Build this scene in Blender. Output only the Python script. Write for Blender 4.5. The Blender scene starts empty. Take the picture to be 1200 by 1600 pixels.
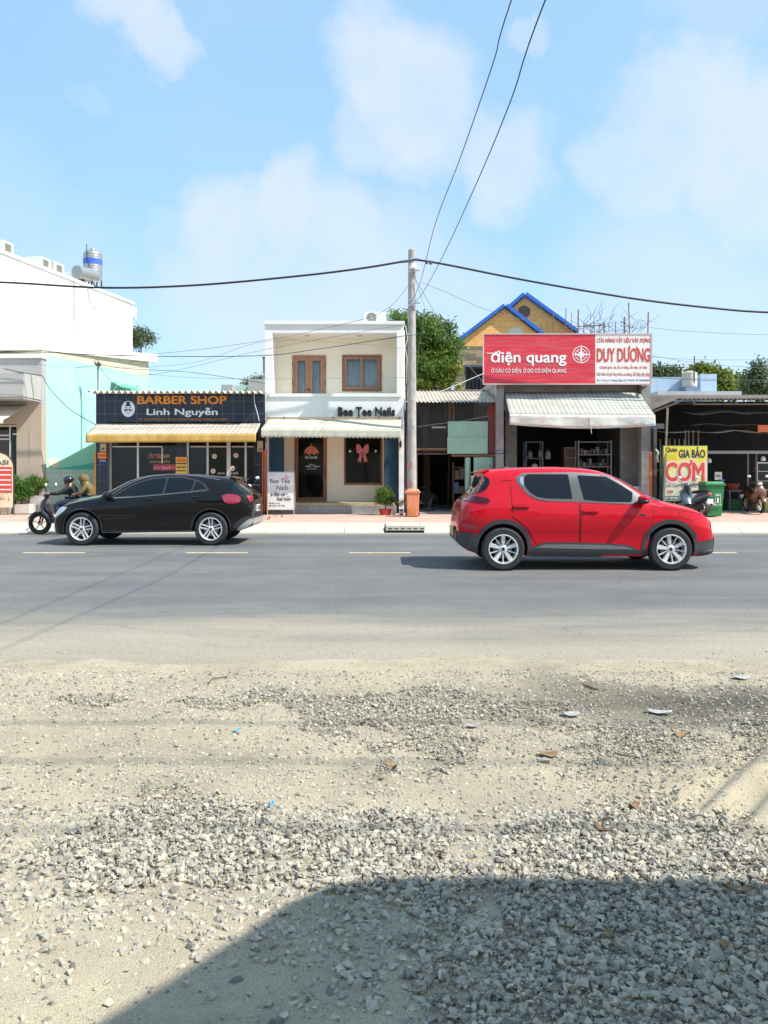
import bpy, bmesh, math, random
import numpy as np
from mathutils import Vector, Matrix
from mathutils.bvhtree import BVHTree
random.seed(7)
RNG = np.random.default_rng(7)
SC = bpy.context.scene
COL = SC.collection
F = 1202.0
HOR = 737.0
CAMZ = 1.54
SWZ = 0.13                     # pavement height

# ---------------------------------------------------------------- camera
cam = bpy.data.cameras.new("camera")
cam.sensor_fit = 'HORIZONTAL'
cam.sensor_width = 36.0
cam.lens = 36.0 * F / 1200.0
cam.shift_y = -63.0 / 1200.0
cam.clip_end = 3000
cam.clip_start = 0.05
co = bpy.data.objects.new("camera", cam)
COL.objects.link(co)
co.location = (0, 0, CAMZ)
co.rotation_euler = (math.pi / 2, 0, 0)
SC.camera = co

# ---------------------------------------------------------------- world and sun
SUN_EL = math.radians(50)
SH = Vector((-0.927, 0.375, 0)).normalized()      # way the shadows fall
SUN_ROT = math.atan2(-SH.x, -SH.y)
world = bpy.data.worlds.new("World")
SC.world = world
world.use_nodes = True
wn, wl = world.node_tree.nodes, world.node_tree.links
wn.clear()


def node(nt, kind, **kw):
    n = nt.new(kind)
    for k, v in kw.items():
        if isinstance(k, str) and k.startswith('i_'):
            n.inputs[k[2:]].default_value = v
        else:
            setattr(n, k, v)
    return n


sky = node(wn, 'ShaderNodeTexSky', sky_type='NISHITA', sun_disc=False)
sky.sun_elevation = SUN_EL
sky.sun_rotation = SUN_ROT
sky.air_density = 1.0
sky.dust_density = 0.6
sky.ozone_density = 1.6
wout = node(wn, 'ShaderNodeOutputWorld')
wbg = node(wn, 'ShaderNodeBackground')
wbg.inputs['Strength'].default_value = 0.15
tc = node(wn, 'ShaderNodeTexCoord')


def wmath(op, a, b=None, clamp=False):
    n = node(wn, 'ShaderNodeMath', operation=op, use_clamp=clamp)
    for i, v in enumerate((a, b)):
        if v is None:
            continue
        if isinstance(v, (int, float)):
            n.inputs[i].default_value = v
        else:
            wl.new(v, n.inputs[i])
    return n.outputs[0]


nz = node(wn, 'ShaderNodeTexNoise')
nz.inputs['Scale'].default_value = 5.0
nz.inputs['Detail'].default_value = 7.0
nz.inputs['Roughness'].default_value = 0.62
wl.new(tc.outputs['Generated'], nz.inputs['Vector'])
warp = node(wn, 'ShaderNodeVectorMath', operation='MULTIPLY_ADD')
wl.new(nz.outputs['Color'], warp.inputs[0])
warp.inputs[1].default_value = (0.17, 0.17, 0.17)
warp.inputs[2].default_value = (-0.085, -0.085, -0.085)
wadd = node(wn, 'ShaderNodeVectorMath', operation='ADD')
wl.new(tc.outputs['Generated'], wadd.inputs[0])
wl.new(warp.outputs[0], wadd.inputs[1])
# banks of cloud: direction (azimuth, elevation in degrees), angular radius, density
CLOUDS = [(-18.3, 29.5, 2.2, .6), (-16.8, 27.8, 2.0, .55), (.5, 27.5, 4.2, .68), (3.5, 25.5, 4.6, .64), (-1, 24.5, 3.0, .5), (9.5, 21.5, 3.4, .55),
          (-7, 19.5, 3.6, .62), (-11.5, 17.5, 4.0, .58), (-4.5, 17.5, 4.4, .55), (-15, 16, 2.6, .3), (1, 15.5, 5, .4), (11, 20, 2.5, .3),
          (22, 22.5, 5, .62), (26, 20, 5.5, .6), (18.5, 19.5, 3.8, .55), (12, 28, 1.4, .45), (25, 31, 5, .3), (-20.5, 24, 1.3, .3),
          (0, 7, 12, .6), (-9, 11, 8, .5), (20, 6, 12, .45), (-25, 6, 12, .35), (-30, 15, 8, .3), (40, 25, 10, .6), (-45, 30, 12, .6), (90, 35, 20, .5),
          (150, 30, 25, .5), (-120, 30, 25, .5)]
acc = None
for az, el, rad, den in CLOUDS:
    a, e = math.radians(az), math.radians(el)
    d = node(wn, 'ShaderNodeVectorMath', operation='DISTANCE')
    wl.new(wadd.outputs[0], d.inputs[0])
    d.inputs[1].default_value = (math.sin(a) * math.cos(e), math.cos(a) * math.cos(e), math.sin(e))
    mr = node(wn, 'ShaderNodeMapRange', interpolation_type='SMOOTHSTEP')
    mr.inputs['From Min'].default_value = math.radians(rad) * 1.45
    mr.inputs['From Max'].default_value = math.radians(rad) * 0.60
    mr.inputs['To Min'].default_value = 0
    mr.inputs['To Max'].default_value = den
    wl.new(d.outputs['Value'], mr.inputs['Value'])
    acc = mr.outputs[0] if acc is None else wmath('MAXIMUM', acc, mr.outputs[0])
nz2 = node(wn, 'ShaderNodeTexNoise')
nz2.inputs['Scale'].default_value = 4.0
nz2.inputs['Detail'].default_value = 9.0
nz2.inputs['Roughness'].default_value = 0.6
wl.new(tc.outputs['Generated'], nz2.inputs['Vector'])
br = node(wn, 'ShaderNodeMapRange')
br.inputs['From Min'].default_value = 0.3
br.inputs['From Max'].default_value = 0.6
br.inputs['To Min'].default_value = 0.55
br.inputs['To Max'].default_value = 1.15
wl.new(nz2.outputs['Fac'], br.inputs['Value'])
mask = wmath('MULTIPLY', acc, br.outputs[0], clamp=True)
thin = wmath('MULTIPLY', nz2.outputs['Fac'], 0.30)
mask = wmath('MAXIMUM', mask, thin, clamp=True)
mixc = node(wn, 'ShaderNodeMix', data_type='RGBA')
wl.new(mask, mixc.inputs[0])
tint = node(wn, 'ShaderNodeMix', data_type='RGBA', blend_type='MULTIPLY')
tint.inputs[0].default_value = 1.0
wl.new(sky.outputs[0], tint.inputs[6])
tint.inputs[7].default_value = (.95, 1.08, 1.03, 1)
veil = node(wn, 'ShaderNodeMix', data_type='RGBA')
veil.inputs[0].default_value = 0.6
wl.new(tint.outputs[2], veil.inputs[6])
veil.inputs[7].default_value = (1.40, 2.85, 4.4, 1)
wl.new(veil.outputs[2], mixc.inputs[6])
mixc.inputs[7].default_value = (3.45, 3.65, 4.1, 1)
wl.new(mixc.outputs[2], wbg.inputs['Color'])
wl.new(wbg.outputs[0], wout.inputs[0])

sl = bpy.data.lights.new("sun", 'SUN')
sl.energy = 4.1
sl.angle = math.radians(0.53)
sl.color = (1.0, 0.95, 0.87)
so = bpy.data.objects.new("sun", sl)
COL.objects.link(so)
so.rotation_euler = (SH * math.cos(SUN_EL) + Vector((0, 0, -math.sin(SUN_EL)))).to_track_quat('-Z', 'Y').to_euler()
so.location = (10, -5, 20)
SC.view_settings.view_transform = 'Standard'
SC.view_settings.look = 'None'
SC.view_settings.exposure = 0.76
SC.view_settings.gamma = 1.0
SC.render.engine = 'CYCLES'
SC.cycles.max_bounces = 8
SC.cycles.transparent_max_bounces = 12


# ---------------------------------------------------------------- helpers
def GX(px, Y): return (px - 600.0) * Y / F
def GZ(py, Y): return CAMZ - (py - HOR) * Y / F
def GP(px, py, Y): return Vector((GX(px, Y), Y, GZ(py, Y)))


def tag(o, label=None, cat=None, group=None, kind=None):
    if label: o['label'] = label
    if cat: o['category'] = cat
    if group: o['group'] = group
    if kind: o['kind'] = kind
    return o


def root_loc(o):
    v = Vector((0, 0, 0))
    while o is not None:
        v += o.location
        o = o.parent
    return v


def thing(name, label, cat, loc=(0, 0, 0), group=None):
    o = bpy.data.objects.new(name, None)
    o.empty_display_size = 0.2
    COL.objects.link(o)
    o.location = loc
    return tag(o, label, cat, group)


def link_mesh(me, name, mat, parent=None, smooth=False, bevel=0.0, off=True):
    """link a mesh whose coordinates are in the scene's frame (or the thing's own frame when its root is at the origin)"""
    o = bpy.data.objects.new(name, me)
    COL.objects.link(o)
    if mat is not None and not me.materials:
        for m in (mat if isinstance(mat, (list, tuple)) else [mat]):
            me.materials.append(m)
    if parent is not None:
        if off:
            rl = root_loc(parent)
            if rl.length > 0:
                me.transform(Matrix.Translation(-rl))
        o.parent = parent
    if smooth:
        me.polygons.foreach_set('use_smooth', [True] * len(me.polygons))
        if smooth == 2:
            try:
                me.set_sharp_from_angle(angle=math.radians(40))
            except Exception:
                pass
    if bevel > 0:
        b = o.modifiers.new('bevel', 'BEVEL')
        b.width = bevel
        b.segments = 2
        b.limit_method = 'ANGLE'
        b.angle_limit = math.radians(40)
    return o


def frames(pts):
    pts = [Vector(p) for p in pts]
    out = []
    ref = None
    for i, p in enumerate(pts):
        a = pts[max(0, i - 1)]
        b = pts[min(len(pts) - 1, i + 1)]
        t = (b - a)
        if t.length < 1e-9: t = Vector((0, 0, 1))
        t.normalize()
        if ref is None:
            ref = Vector((0, 0, 1)) if abs(t.z) < 0.9 else Vector((0, 1, 0))
        x = ref - t * ref.dot(t)
        if x.length < 1e-5:
            x = t.orthogonal()
        x.normalize()
        y = t.cross(x)
        ref = x
        out.append((p, x, y))
    return out


class MB:
    def __init__(s):
        s.v = []
        s.f = []
        s.mi = []

    def add(s, vs, fs, mi=0):
        n = len(s.v)
        s.v.extend([tuple(v) for v in vs])
        s.f.extend([tuple(i + n for i in f) for f in fs])
        s.mi.extend([mi] * len(fs))
        return s

    def hexa(s, c, mi=0):
        return s.add(c, [(0, 3, 2, 1), (4, 5, 6, 7), (0, 1, 5, 4), (1, 2, 6, 5), (2, 3, 7, 6), (3, 0, 4, 7)], mi)

    def box(s, x0, x1, y0, y1, z0, z1, mi=0):
        x0, x1 = min(x0, x1), max(x0, x1)
        y0, y1 = min(y0, y1), max(y0, y1)
        z0, z1 = min(z0, z1), max(z0, z1)
        return s.hexa([(x0, y0, z0), (x1, y0, z0), (x1, y1, z0), (x0, y1, z0), (x0, y0, z1), (x1, y0, z1), (x1, y1, z1), (x0, y1, z1)], mi)

    def bar(s, p, q, w, h=None, up=(0, 0, 1), mi=0):
        h = h or w
        p, q = Vector(p), Vector(q)
        t = (q - p).normalized()
        u = Vector(up)
        if abs(t.dot(u)) > .95: u = Vector((0, 1, 0))
        x = t.cross(u).normalized() * w / 2
        y = x.cross(t).normalized() * h / 2
        return s.hexa([p - x - y, p + x - y, p + x + y, p - x + y, q - x - y, q + x - y, q + x + y, q - x + y], mi)

    def tube(s, pts, r, n=8, caps=True, mi=0, ell=None):
        fr = frames(pts)
        rs = r if isinstance(r, (list, tuple)) else [r] * len(fr)
        vs, fs = [], []
        for (p, x, y), rr in zip(fr, rs):
            for k in range(n):
                a = 2 * math.pi * k / n
                ex, ey = (ell if ell else (1, 1))
                vs.append(p + x * math.cos(a) * rr * ex + y * math.sin(a) * rr * ey)
        for i in range(len(fr) - 1):
            for k in range(n):
                k2 = (k + 1) % n
                fs.append((i * n + k, i * n + k2, (i + 1) * n + k2, (i + 1) * n + k))
        if caps:
            fs.append(tuple(range(n - 1, -1, -1)))
            fs.append(tuple((len(fr) - 1) * n + k for k in range(n)))
        return s.add(vs, fs, mi)

    def lathe(s, prof, c=(0, 0, 0), n=24, axis='z', mi=0):
        vs, fs = [], []
        for r, h in prof:
            for k in range(n):
                a = 2 * math.pi * k / n
                ca, sa = math.cos(a) * r, math.sin(a) * r
                if axis == 'z': vs.append((c[0] + ca, c[1] + sa, c[2] + h))
                elif axis == 'y': vs.append((c[0] + ca, c[1] + h, c[2] - sa))
                else: vs.append((c[0] + h, c[1] + ca, c[2] + sa))
        for i in range(len(prof) - 1):
            for k in range(n):
                k2 = (k + 1) % n
                fs.append((i * n + k, i * n + k2, (i + 1) * n + k2, (i + 1) * n + k))
        if prof[0][0] > 1e-6: fs.append(tuple(range(n - 1, -1, -1)))
        if prof[-1][0] > 1e-6: fs.append(tuple((len(prof) - 1) * n + k for k in range(n)))
        return s.add(vs, fs, mi)

    def prism(s, poly, y0, y1, mi=0):
        """poly in (x, z), extruded in y"""
        n = len(poly)
        ar = sum(poly[i][0] * poly[(i + 1) % n][1] - poly[(i + 1) % n][0] * poly[i][1] for i in range(n))
        if ar < 0: poly = poly[::-1]
        vs = [(x, y0, z) for x, z in poly] + [(x, y1, z) for x, z in poly]
        fs = [tuple(range(n)), tuple(range(2 * n - 1, n - 1, -1))]
        for i in range(n):
            j = (i + 1) % n
            fs.append((j, i, i + n, j + n))
        return s.add(vs, fs, mi)

    def flat(s, poly, z0, z1, mi=0):
        """poly in (x, y), extruded in z"""
        n = len(poly)
        ar = sum(poly[i][0] * poly[(i + 1) % n][1] - poly[(i + 1) % n][0] * poly[i][1] for i in range(n))
        if ar < 0: poly = poly[::-1]
        vs = [(x, y, z0) for x, y in poly] + [(x, y, z1) for x, y in poly]
        fs = [tuple(range(n - 1, -1, -1)), tuple(range(n, 2 * n))]
        for i in range(n):
            j = (i + 1) % n
            fs.append((i, j, j + n, i + n))
        return s.add(vs, fs, mi)

    def grid(s, fn, nu, nv, thick=0.0, mi=0):
        """surface fn(u,v)->point with u,v in 0..1, optional thickness along the normal"""
        P = [[Vector(fn(i / nu, j / nv)) for j in range(nv + 1)] for i in range(nu + 1)]
        vs = [p for row in P for p in row]
        idx = lambda i, j: i * (nv + 1) + j
        fs = [(idx(i, j), idx(i + 1, j), idx(i + 1, j + 1), idx(i, j + 1)) for i in range(nu) for j in range(nv)]
        if thick:
            m = len(vs)
            nv_ = []
            for i in range(nu + 1):
                for j in range(nv + 1):
                    a = P[min(i + 1, nu)][j] - P[max(i - 1, 0)][j]
                    b = P[i][min(j + 1, nv)] - P[i][max(j - 1, 0)]
                    nn = a.cross(b)
                    if nn.length > 0: nn.normalize()
                    nv_.append(P[i][j] - nn * thick)
            vs += nv_
            fs += [tuple(k + m for k in f[::-1]) for f in fs[:nu * nv]]
            for i in range(nu):
                fs.append((idx(i, 0), idx(i, 0) + m, idx(i + 1, 0) + m, idx(i + 1, 0)))
                fs.append((idx(i + 1, nv), idx(i + 1, nv) + m, idx(i, nv) + m, idx(i, nv)))
            for j in range(nv):
                fs.append((idx(0, j + 1), idx(0, j + 1) + m, idx(0, j) + m, idx(0, j)))
                fs.append((idx(nu, j), idx(nu, j) + m, idx(nu, j + 1) + m, idx(nu, j + 1)))
        return s.add(vs, fs, mi)

    def ball(s, c, r, n=12, m=8, mi=0):
        rx, ry, rz = r if isinstance(r, (list, tuple)) else (r, r, r)
        vs, fs = [], []
        for i in range(m + 1):
            th = math.pi * i / m
            for k in range(n):
                a = 2 * math.pi * k / n
                vs.append((c[0] + rx * math.sin(th) * math.cos(a), c[1] + ry * math.sin(th) * math.sin(a), c[2] - rz * math.cos(th)))
        for i in range(m):
            for k in range(n):
                k2 = (k + 1) % n
                fs.append((i * n + k, i * n + k2, (i + 1) * n + k2, (i + 1) * n + k))
        return s.add(vs, fs, mi)

    def split(s, name, mat, parent=None, **kw):
        """one object per connected piece"""
        par = list(range(len(s.v)))

        def find(i):
            while par[i] != i:
                par[i] = par[par[i]]
                i = par[i]
            return i
        for f in s.f:
            for i in f[1:]: par[find(i)] = find(f[0])
        groups = {}
        for f in s.f: groups.setdefault(find(f[0]), []).append(f)
        out = []
        for fl in groups.values():
            ids = sorted({i for f in fl for i in f})
            mp = {i: k for k, i in enumerate(ids)}
            m = MB().add([s.v[i] for i in ids], [tuple(mp[i] for i in f) for f in fl])
            out.append(m.build(name, mat, parent, **kw))
        return out

    def build(s, name, mat, parent=None, smooth=False, bevel=0.0, off=True):
        me = bpy.data.meshes.new(name)
        me.from_pydata(s.v, [], s.f)
        if isinstance(mat, (list, tuple)):
            for m in mat: me.materials.append(m)
            me.polygons.foreach_set('material_index', s.mi)
        me.update()
        bm = bmesh.new()
        bm.from_mesh(me)
        bmesh.ops.remove_doubles(bm, verts=bm.verts, dist=1e-6)
        bm.to_mesh(me)
        bm.free()
        return link_mesh(me, name, mat, parent, smooth, bevel, off)


def box(name, mat, parent, x0, x1, y0, y1, z0, z1, bevel=0.0):
    return MB().box(x0, x1, y0, y1, z0, z1).build(name, mat, parent, bevel=bevel)


def copy_tree(o, parent=None):
    c = o.copy()
    COL.objects.link(c)
    c.parent = parent
    for ch in list(o.children):
        if ch.name in SC.objects: copy_tree(ch, c)
    return c


# ---------------------------------------------------------------- materials
MATS = {}


def L(nt, a, b): nt.links.new(a, b)


def M(name, col, rough=0.7, metal=0.0, var=0.12, vs=2.0, bump=0.0, bs=60.0, dirt=None, dirt_amt=0.0, dirt_s=(1, 1, 1), coat=0.0,
      spec=0.5, trans=0.0, alpha=None, sheen=0.0):
    if name in MATS: return MATS[name]
    m = bpy.data.materials.new(name)
    MATS[name] = m
    m.use_nodes = True
    nt = m.node_tree
    b = nt.nodes['Principled BSDF']
    b.inputs['Roughness'].default_value = rough
    b.inputs['Metallic'].default_value = metal
    b.inputs['Specular IOR Level'].default_value = spec
    if coat:
        b.inputs['Coat Weight'].default_value = coat
        b.inputs['Coat Roughness'].default_value = 0.03
    if trans: b.inputs['Transmission Weight'].default_value = trans
    t = node(nt.nodes, 'ShaderNodeTexCoord')
    n1 = node(nt.nodes, 'ShaderNodeTexNoise')
    n1.inputs['Scale'].default_value = vs
    n1.inputs['Detail'].default_value = 6
    n1.inputs['Roughness'].default_value = 0.6
    L(nt, t.outputs['Object'], n1.inputs['Vector'])
    mr = node(nt.nodes, 'ShaderNodeMapRange')
    mr.inputs['From Min'].default_value = 0.3
    mr.inputs['From Max'].default_value = 0.7
    mr.inputs['To Min'].default_value = 1 - var
    mr.inputs['To Max'].default_value = 1 + var
    L(nt, n1.outputs['Fac'], mr.inputs['Value'])
    mul = node(nt.nodes, 'ShaderNodeVectorMath', operation='SCALE')
    mul.inputs[0].default_value = col[:3]
    L(nt, mr.outputs[0], mul.inputs['Scale'])
    out = mul.outputs[0]
    if dirt is not None:
        mp = node(nt.nodes, 'ShaderNodeMapping')
        mp.inputs['Scale'].default_value = dirt_s
        L(nt, t.outputs['Object'], mp.inputs['Vector'])
        n2 = node(nt.nodes, 'ShaderNodeTexNoise')
        n2.inputs['Scale'].default_value = 2.2
        n2.inputs['Detail'].default_value = 8
        n2.inputs['Roughness'].default_value = 0.7
        L(nt, mp.outputs[0], n2.inputs['Vector'])
        m2 = node(nt.nodes, 'ShaderNodeMapRange')
        m2.inputs['From Min'].default_value = 0.45
        m2.inputs['From Max'].default_value = 0.75
        m2.inputs['To Max'].default_value = dirt_amt
        L(nt, n2.outputs['Fac'], m2.inputs['Value'])
        mx = node(nt.nodes, 'ShaderNodeMix', data_type='RGBA')
        L(nt, m2.outputs[0], mx.inputs[0])
        L(nt, out, mx.inputs[6])
        mx.inputs[7].default_value = (*dirt[:3], 1)
        out = mx.outputs[2]
    L(nt, out, b.inputs['Base Color'])
    if bump:
        n3 = node(nt.nodes, 'ShaderNodeTexNoise')
        n3.inputs['Scale'].default_value = bs
        n3.inputs['Detail'].default_value = 4
        L(nt, t.outputs['Object'], n3.inputs['Vector'])
        bp = node(nt.nodes, 'ShaderNodeBump')
        bp.inputs['Strength'].default_value = bump
        bp.inputs['Distance'].default_value = 0.01
        L(nt, n3.outputs['Fac'], bp.inputs['Height'])
        L(nt, bp.outputs[0], b.inputs['Normal'])
    return m


def brick_mat(name, c1, c2, mortar, w, h, ms=0.01, offset=0.5, rough=0.8, axes='xz', vary=0.0, bias=0.0):
    if name in MATS: return MATS[name]
    m = bpy.data.materials.new(name)
    MATS[name] = m
    m.use_nodes = True
    nt = m.node_tree
    b = nt.nodes['Principled BSDF']
    b.inputs['Roughness'].default_value = rough
    t = node(nt.nodes, 'ShaderNodeTexCoord')
    sp = node(nt.nodes, 'ShaderNodeSeparateXYZ')
    cb = node(nt.nodes, 'ShaderNodeCombineXYZ')
    L(nt, t.outputs['Object'], sp.inputs[0])
    for i, a in enumerate(axes):
        L(nt, sp.outputs[a.upper()], cb.inputs[i])
    br_ = node(nt.nodes, 'ShaderNodeTexBrick')
    br_.offset = offset
    L(nt, cb.outputs[0], br_.inputs['Vector'])
    br_.inputs['Color1'].default_value = (*c1, 1)
    br_.inputs['Color2'].default_value = (*c2, 1)
    br_.inputs['Mortar'].default_value = (*mortar, 1)
    br_.inputs['Scale'].default_value = 1.0
    br_.inputs['Brick Width'].default_value = w
    br_.inputs['Row Height'].default_value = h
    br_.inputs['Mortar Size'].default_value = ms
    br_.inputs['Bias'].default_value = bias
    nn = node(nt.nodes, 'ShaderNodeTexNoise')
    nn.inputs['Scale'].default_value = 1.4
    nn.inputs['Detail'].default_value = 8
    nn.inputs['Roughness'].default_value = 0.65
    L(nt, t.outputs['Object'], nn.inputs['Vector'])
    mr = node(nt.nodes, 'ShaderNodeMapRange')
    mr.inputs['From Min'].default_value = 0.3
    mr.inputs['From Max'].default_value = 0.7
    mr.inputs['To Min'].default_value = 1 - vary
    mr.inputs['To Max'].default_value = 1 + vary
    L(nt, nn.outputs['Fac'], mr.inputs['Value'])
    sc = node(nt.nodes, 'ShaderNodeVectorMath', operation='SCALE')
    L(nt, br_.outputs['Color'], sc.inputs[0])
    L(nt, mr.outputs[0], sc.inputs['Scale'])
    L(nt, sc.outputs[0], b.inputs['Base Color'])
    bp = node(nt.nodes, 'ShaderNodeBump')
    bp.inputs['Strength'].default_value = 0.4
    bp.inputs['Distance'].default_value = 0.01
    bp.invert = True
    L(nt, br_.outputs['Fac'], bp.inputs['Height'])
    L(nt, bp.outputs[0], b.inputs['Normal'])
    return m


def stripes_mat(name, c1, c2, period, duty=0.5, axis='X', rough=0.75, trans=0.25):
    m = bpy.data.materials.new(name)
    MATS[name] = m
    m.use_nodes = True
    nt = m.node_tree
    b = nt.nodes['Principled BSDF']
    b.inputs['Roughness'].default_value = rough
    t = node(nt.nodes, 'ShaderNodeTexCoord')
    sp = node(nt.nodes, 'ShaderNodeSeparateXYZ')
    L(nt, t.outputs['Object'], sp.inputs[0])
    d = node(nt.nodes, 'ShaderNodeMath', operation='DIVIDE')
    d.inputs[1].default_value = period
    L(nt, sp.outputs[axis], d.inputs[0])
    fr = node(nt.nodes, 'ShaderNodeMath', operation='FRACT')
    L(nt, d.outputs[0], fr.inputs[0])
    gt = node(nt.nodes, 'ShaderNodeMath', operation='GREATER_THAN')
    gt.inputs[1].default_value = duty
    L(nt, fr.outputs[0], gt.inputs[0])
    mx = node(nt.nodes, 'ShaderNodeMix', data_type='RGBA')
    L(nt, gt.outputs[0], mx.inputs[0])
    mx.inputs[6].default_value = (*c1, 1)
    mx.inputs[7].default_value = (*c2, 1)
    nn = node(nt.nodes, 'ShaderNodeTexNoise')
    nn.inputs['Scale'].default_value = 3
    nn.inputs['Detail'].default_value = 8
    L(nt, t.outputs['Object'], nn.inputs['Vector'])
    m2 = node(nt.nodes, 'ShaderNodeMix', data_type='RGBA', blend_type='MULTIPLY')
    m2.inputs[0].default_value = 1.0
    mr = node(nt.nodes, 'ShaderNodeMapRange')
    mr.inputs['To Min'].default_value = 0.7
    mr.inputs['To Max'].default_value = 1.2
    L(nt, nn.outputs['Fac'], mr.inputs['Value'])
    L(nt, mx.outputs[2], m2.inputs[6])
    L(nt, mr.outputs[0], m2.inputs[7])
    L(nt, m2.outputs[2], b.inputs['Base Color'])
    if trans:
        tr = node(nt.nodes, 'ShaderNodeBsdfTranslucent')
        L(nt, m2.outputs[2], tr.inputs['Color'])
        ms = node(nt.nodes, 'ShaderNodeMixShader')
        ms.inputs[0].default_value = trans
        L(nt, b.outputs[0], ms.inputs[1])
        L(nt, tr.outputs[0], ms.inputs[2])
        L(nt, ms.outputs[0], nt.nodes['Material Output'].inputs[0])
    return m


def tone_mat(name, c1, c2, rough=0.6, trans=0.3, spec=0.4, noise_s=0.0):
    """colour picked per piece by the 'tone' attribute"""
    m = bpy.data.materials.new(name)
    MATS[name] = m
    m.use_nodes = True
    nt = m.node_tree
    b = nt.nodes['Principled BSDF']
    b.inputs['Roughness'].default_value = rough
    b.inputs['Specular IOR Level'].default_value = spec
    a = node(nt.nodes, 'ShaderNodeAttribute', attribute_name='tone')
    cr = node(nt.nodes, 'ShaderNodeValToRGB')
    e = cr.color_ramp.elements
    cols = [c1, c2] if not isinstance(c1[0], tuple) else list(c1)
    e[0].color = (*cols[0], 1)
    e[1].color = (*cols[-1], 1)
    for i in range(1, len(cols) - 1):
        el = cr.color_ramp.elements.new(i / (len(cols) - 1))
        el.color = (*cols[i], 1)
    L(nt, a.outputs['Fac'], cr.inputs[0])
    src = cr.outputs[0]
    if noise_s:
        t = node(nt.nodes, 'ShaderNodeTexCoord')
        nn = node(nt.nodes, 'ShaderNodeTexNoise')
        nn.inputs['Scale'].default_value = noise_s
        nn.inputs['Detail'].default_value = 5
        L(nt, t.outputs['Object'], nn.inputs['Vector'])
        mr = node(nt.nodes, 'ShaderNodeMapRange')
        mr.inputs['To Min'].default_value = 0.6
        mr.inputs['To Max'].default_value = 1.4
        L(nt, nn.outputs['Fac'], mr.inputs['Value'])
        sc = node(nt.nodes, 'ShaderNodeVectorMath', operation='SCALE')
        L(nt, src, sc.inputs[0])
        L(nt, mr.outputs[0], sc.inputs['Scale'])
        src = sc.outputs[0]
    L(nt, src, b.inputs['Base Color'])
    if trans:
        tr = node(nt.nodes, 'ShaderNodeBsdfTranslucent')
        L(nt, src, tr.inputs['Color'])
        ms = node(nt.nodes, 'ShaderNodeMixShader')
        ms.inputs[0].default_value = trans
        L(nt, b.outputs[0], ms.inputs[1])
        L(nt, tr.outputs[0], ms.inputs[2])
        L(nt, ms.outputs[0], nt.nodes['Material Output'].inputs[0])
    return m


def glass_mat(name, col=(0.02, 0.025, 0.03), rough=0.03, see=0.0):
    """window glass: reflects, and lets a share of the view through"""
    m = bpy.data.materials.new(name)
    MATS[name] = m
    m.use_nodes = True
    nt = m.node_tree
    b = nt.nodes['Principled BSDF']
    b.inputs['Base Color'].default_value = (*col, 1)
    b.inputs['Roughness'].default_value = rough
    b.inputs['Specular IOR Level'].default_value = 0.3
    if see:
        tr = node(nt.nodes, 'ShaderNodeBsdfTransparent')
        tr.inputs['Color'].default_value = (0.93, 0.95, 0.95, 1)
        gl = node(nt.nodes, 'ShaderNodeBsdfGlossy')
        gl.inputs['Roughness'].default_value = rough
        fr = node(nt.nodes, 'ShaderNodeFresnel')
        fr.inputs[0].default_value = 1.5
        ms = node(nt.nodes, 'ShaderNodeMixShader')
        L(nt, fr.outputs[0], ms.inputs[0])
        L(nt, tr.outputs[0], ms.inputs[1])
        L(nt, gl.outputs[0], ms.inputs[2])
        m3 = node(nt.nodes, 'ShaderNodeMixShader')
        m3.inputs[0].default_value = see
        L(nt, b.outputs[0], m3.inputs[1])
        L(nt, ms.outputs[0], m3.inputs[2])
        L(nt, m3.outputs[0], nt.nodes['Material Output'].inputs[0])
    return m


# ---------------------------------------------------------------- lettering
# accented letters drawn as base letter + marks: ~ tilde, . dot below, n horn, b bar, ? hook, ` grave, ' acute
MARKS = {'ễ': 'ê~', 'ệ': 'ê.', 'ẽ': 'e~', 'Ơ': 'On', 'ơ': 'on', 'Ở': 'On?', 'ở': 'on?', 'Ờ': 'On`', 'ờ': 'on`', 'ớ': "on'", 'Đ': 'Db'}


def stroke(bm, pts, w, e):
    n = len(pts)
    P = [Vector((x_, y_, 0)) for x_, y_ in pts]
    a_, b_ = [], []
    for i, p in enumerate(P):
        t_ = (P[min(i + 1, n - 1)] - P[max(i - 1, 0)]).normalized()
        q_ = Vector((-t_.y, t_.x, 0)) * w / 2
        a_.append(p + q_)
        b_.append(p - q_)
    ring = b_ + a_[::-1]
    lo = [bm.verts.new(p - Vector((0, 0, e))) for p in ring]
    hi_ = [bm.verts.new(p + Vector((0, 0, e))) for p in ring]
    m_ = len(ring)
    for i in range(n - 1):
        j = m_ - 1 - i
        bm.faces.new((hi_[i], hi_[i + 1], hi_[j - 1], hi_[j]))
        bm.faces.new((lo[i + 1], lo[i], lo[j], lo[j - 1]))
    for i in range(m_):
        j = (i + 1) % m_
        bm.faces.new((lo[i], lo[j], hi_[j], hi_[i]))


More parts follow.
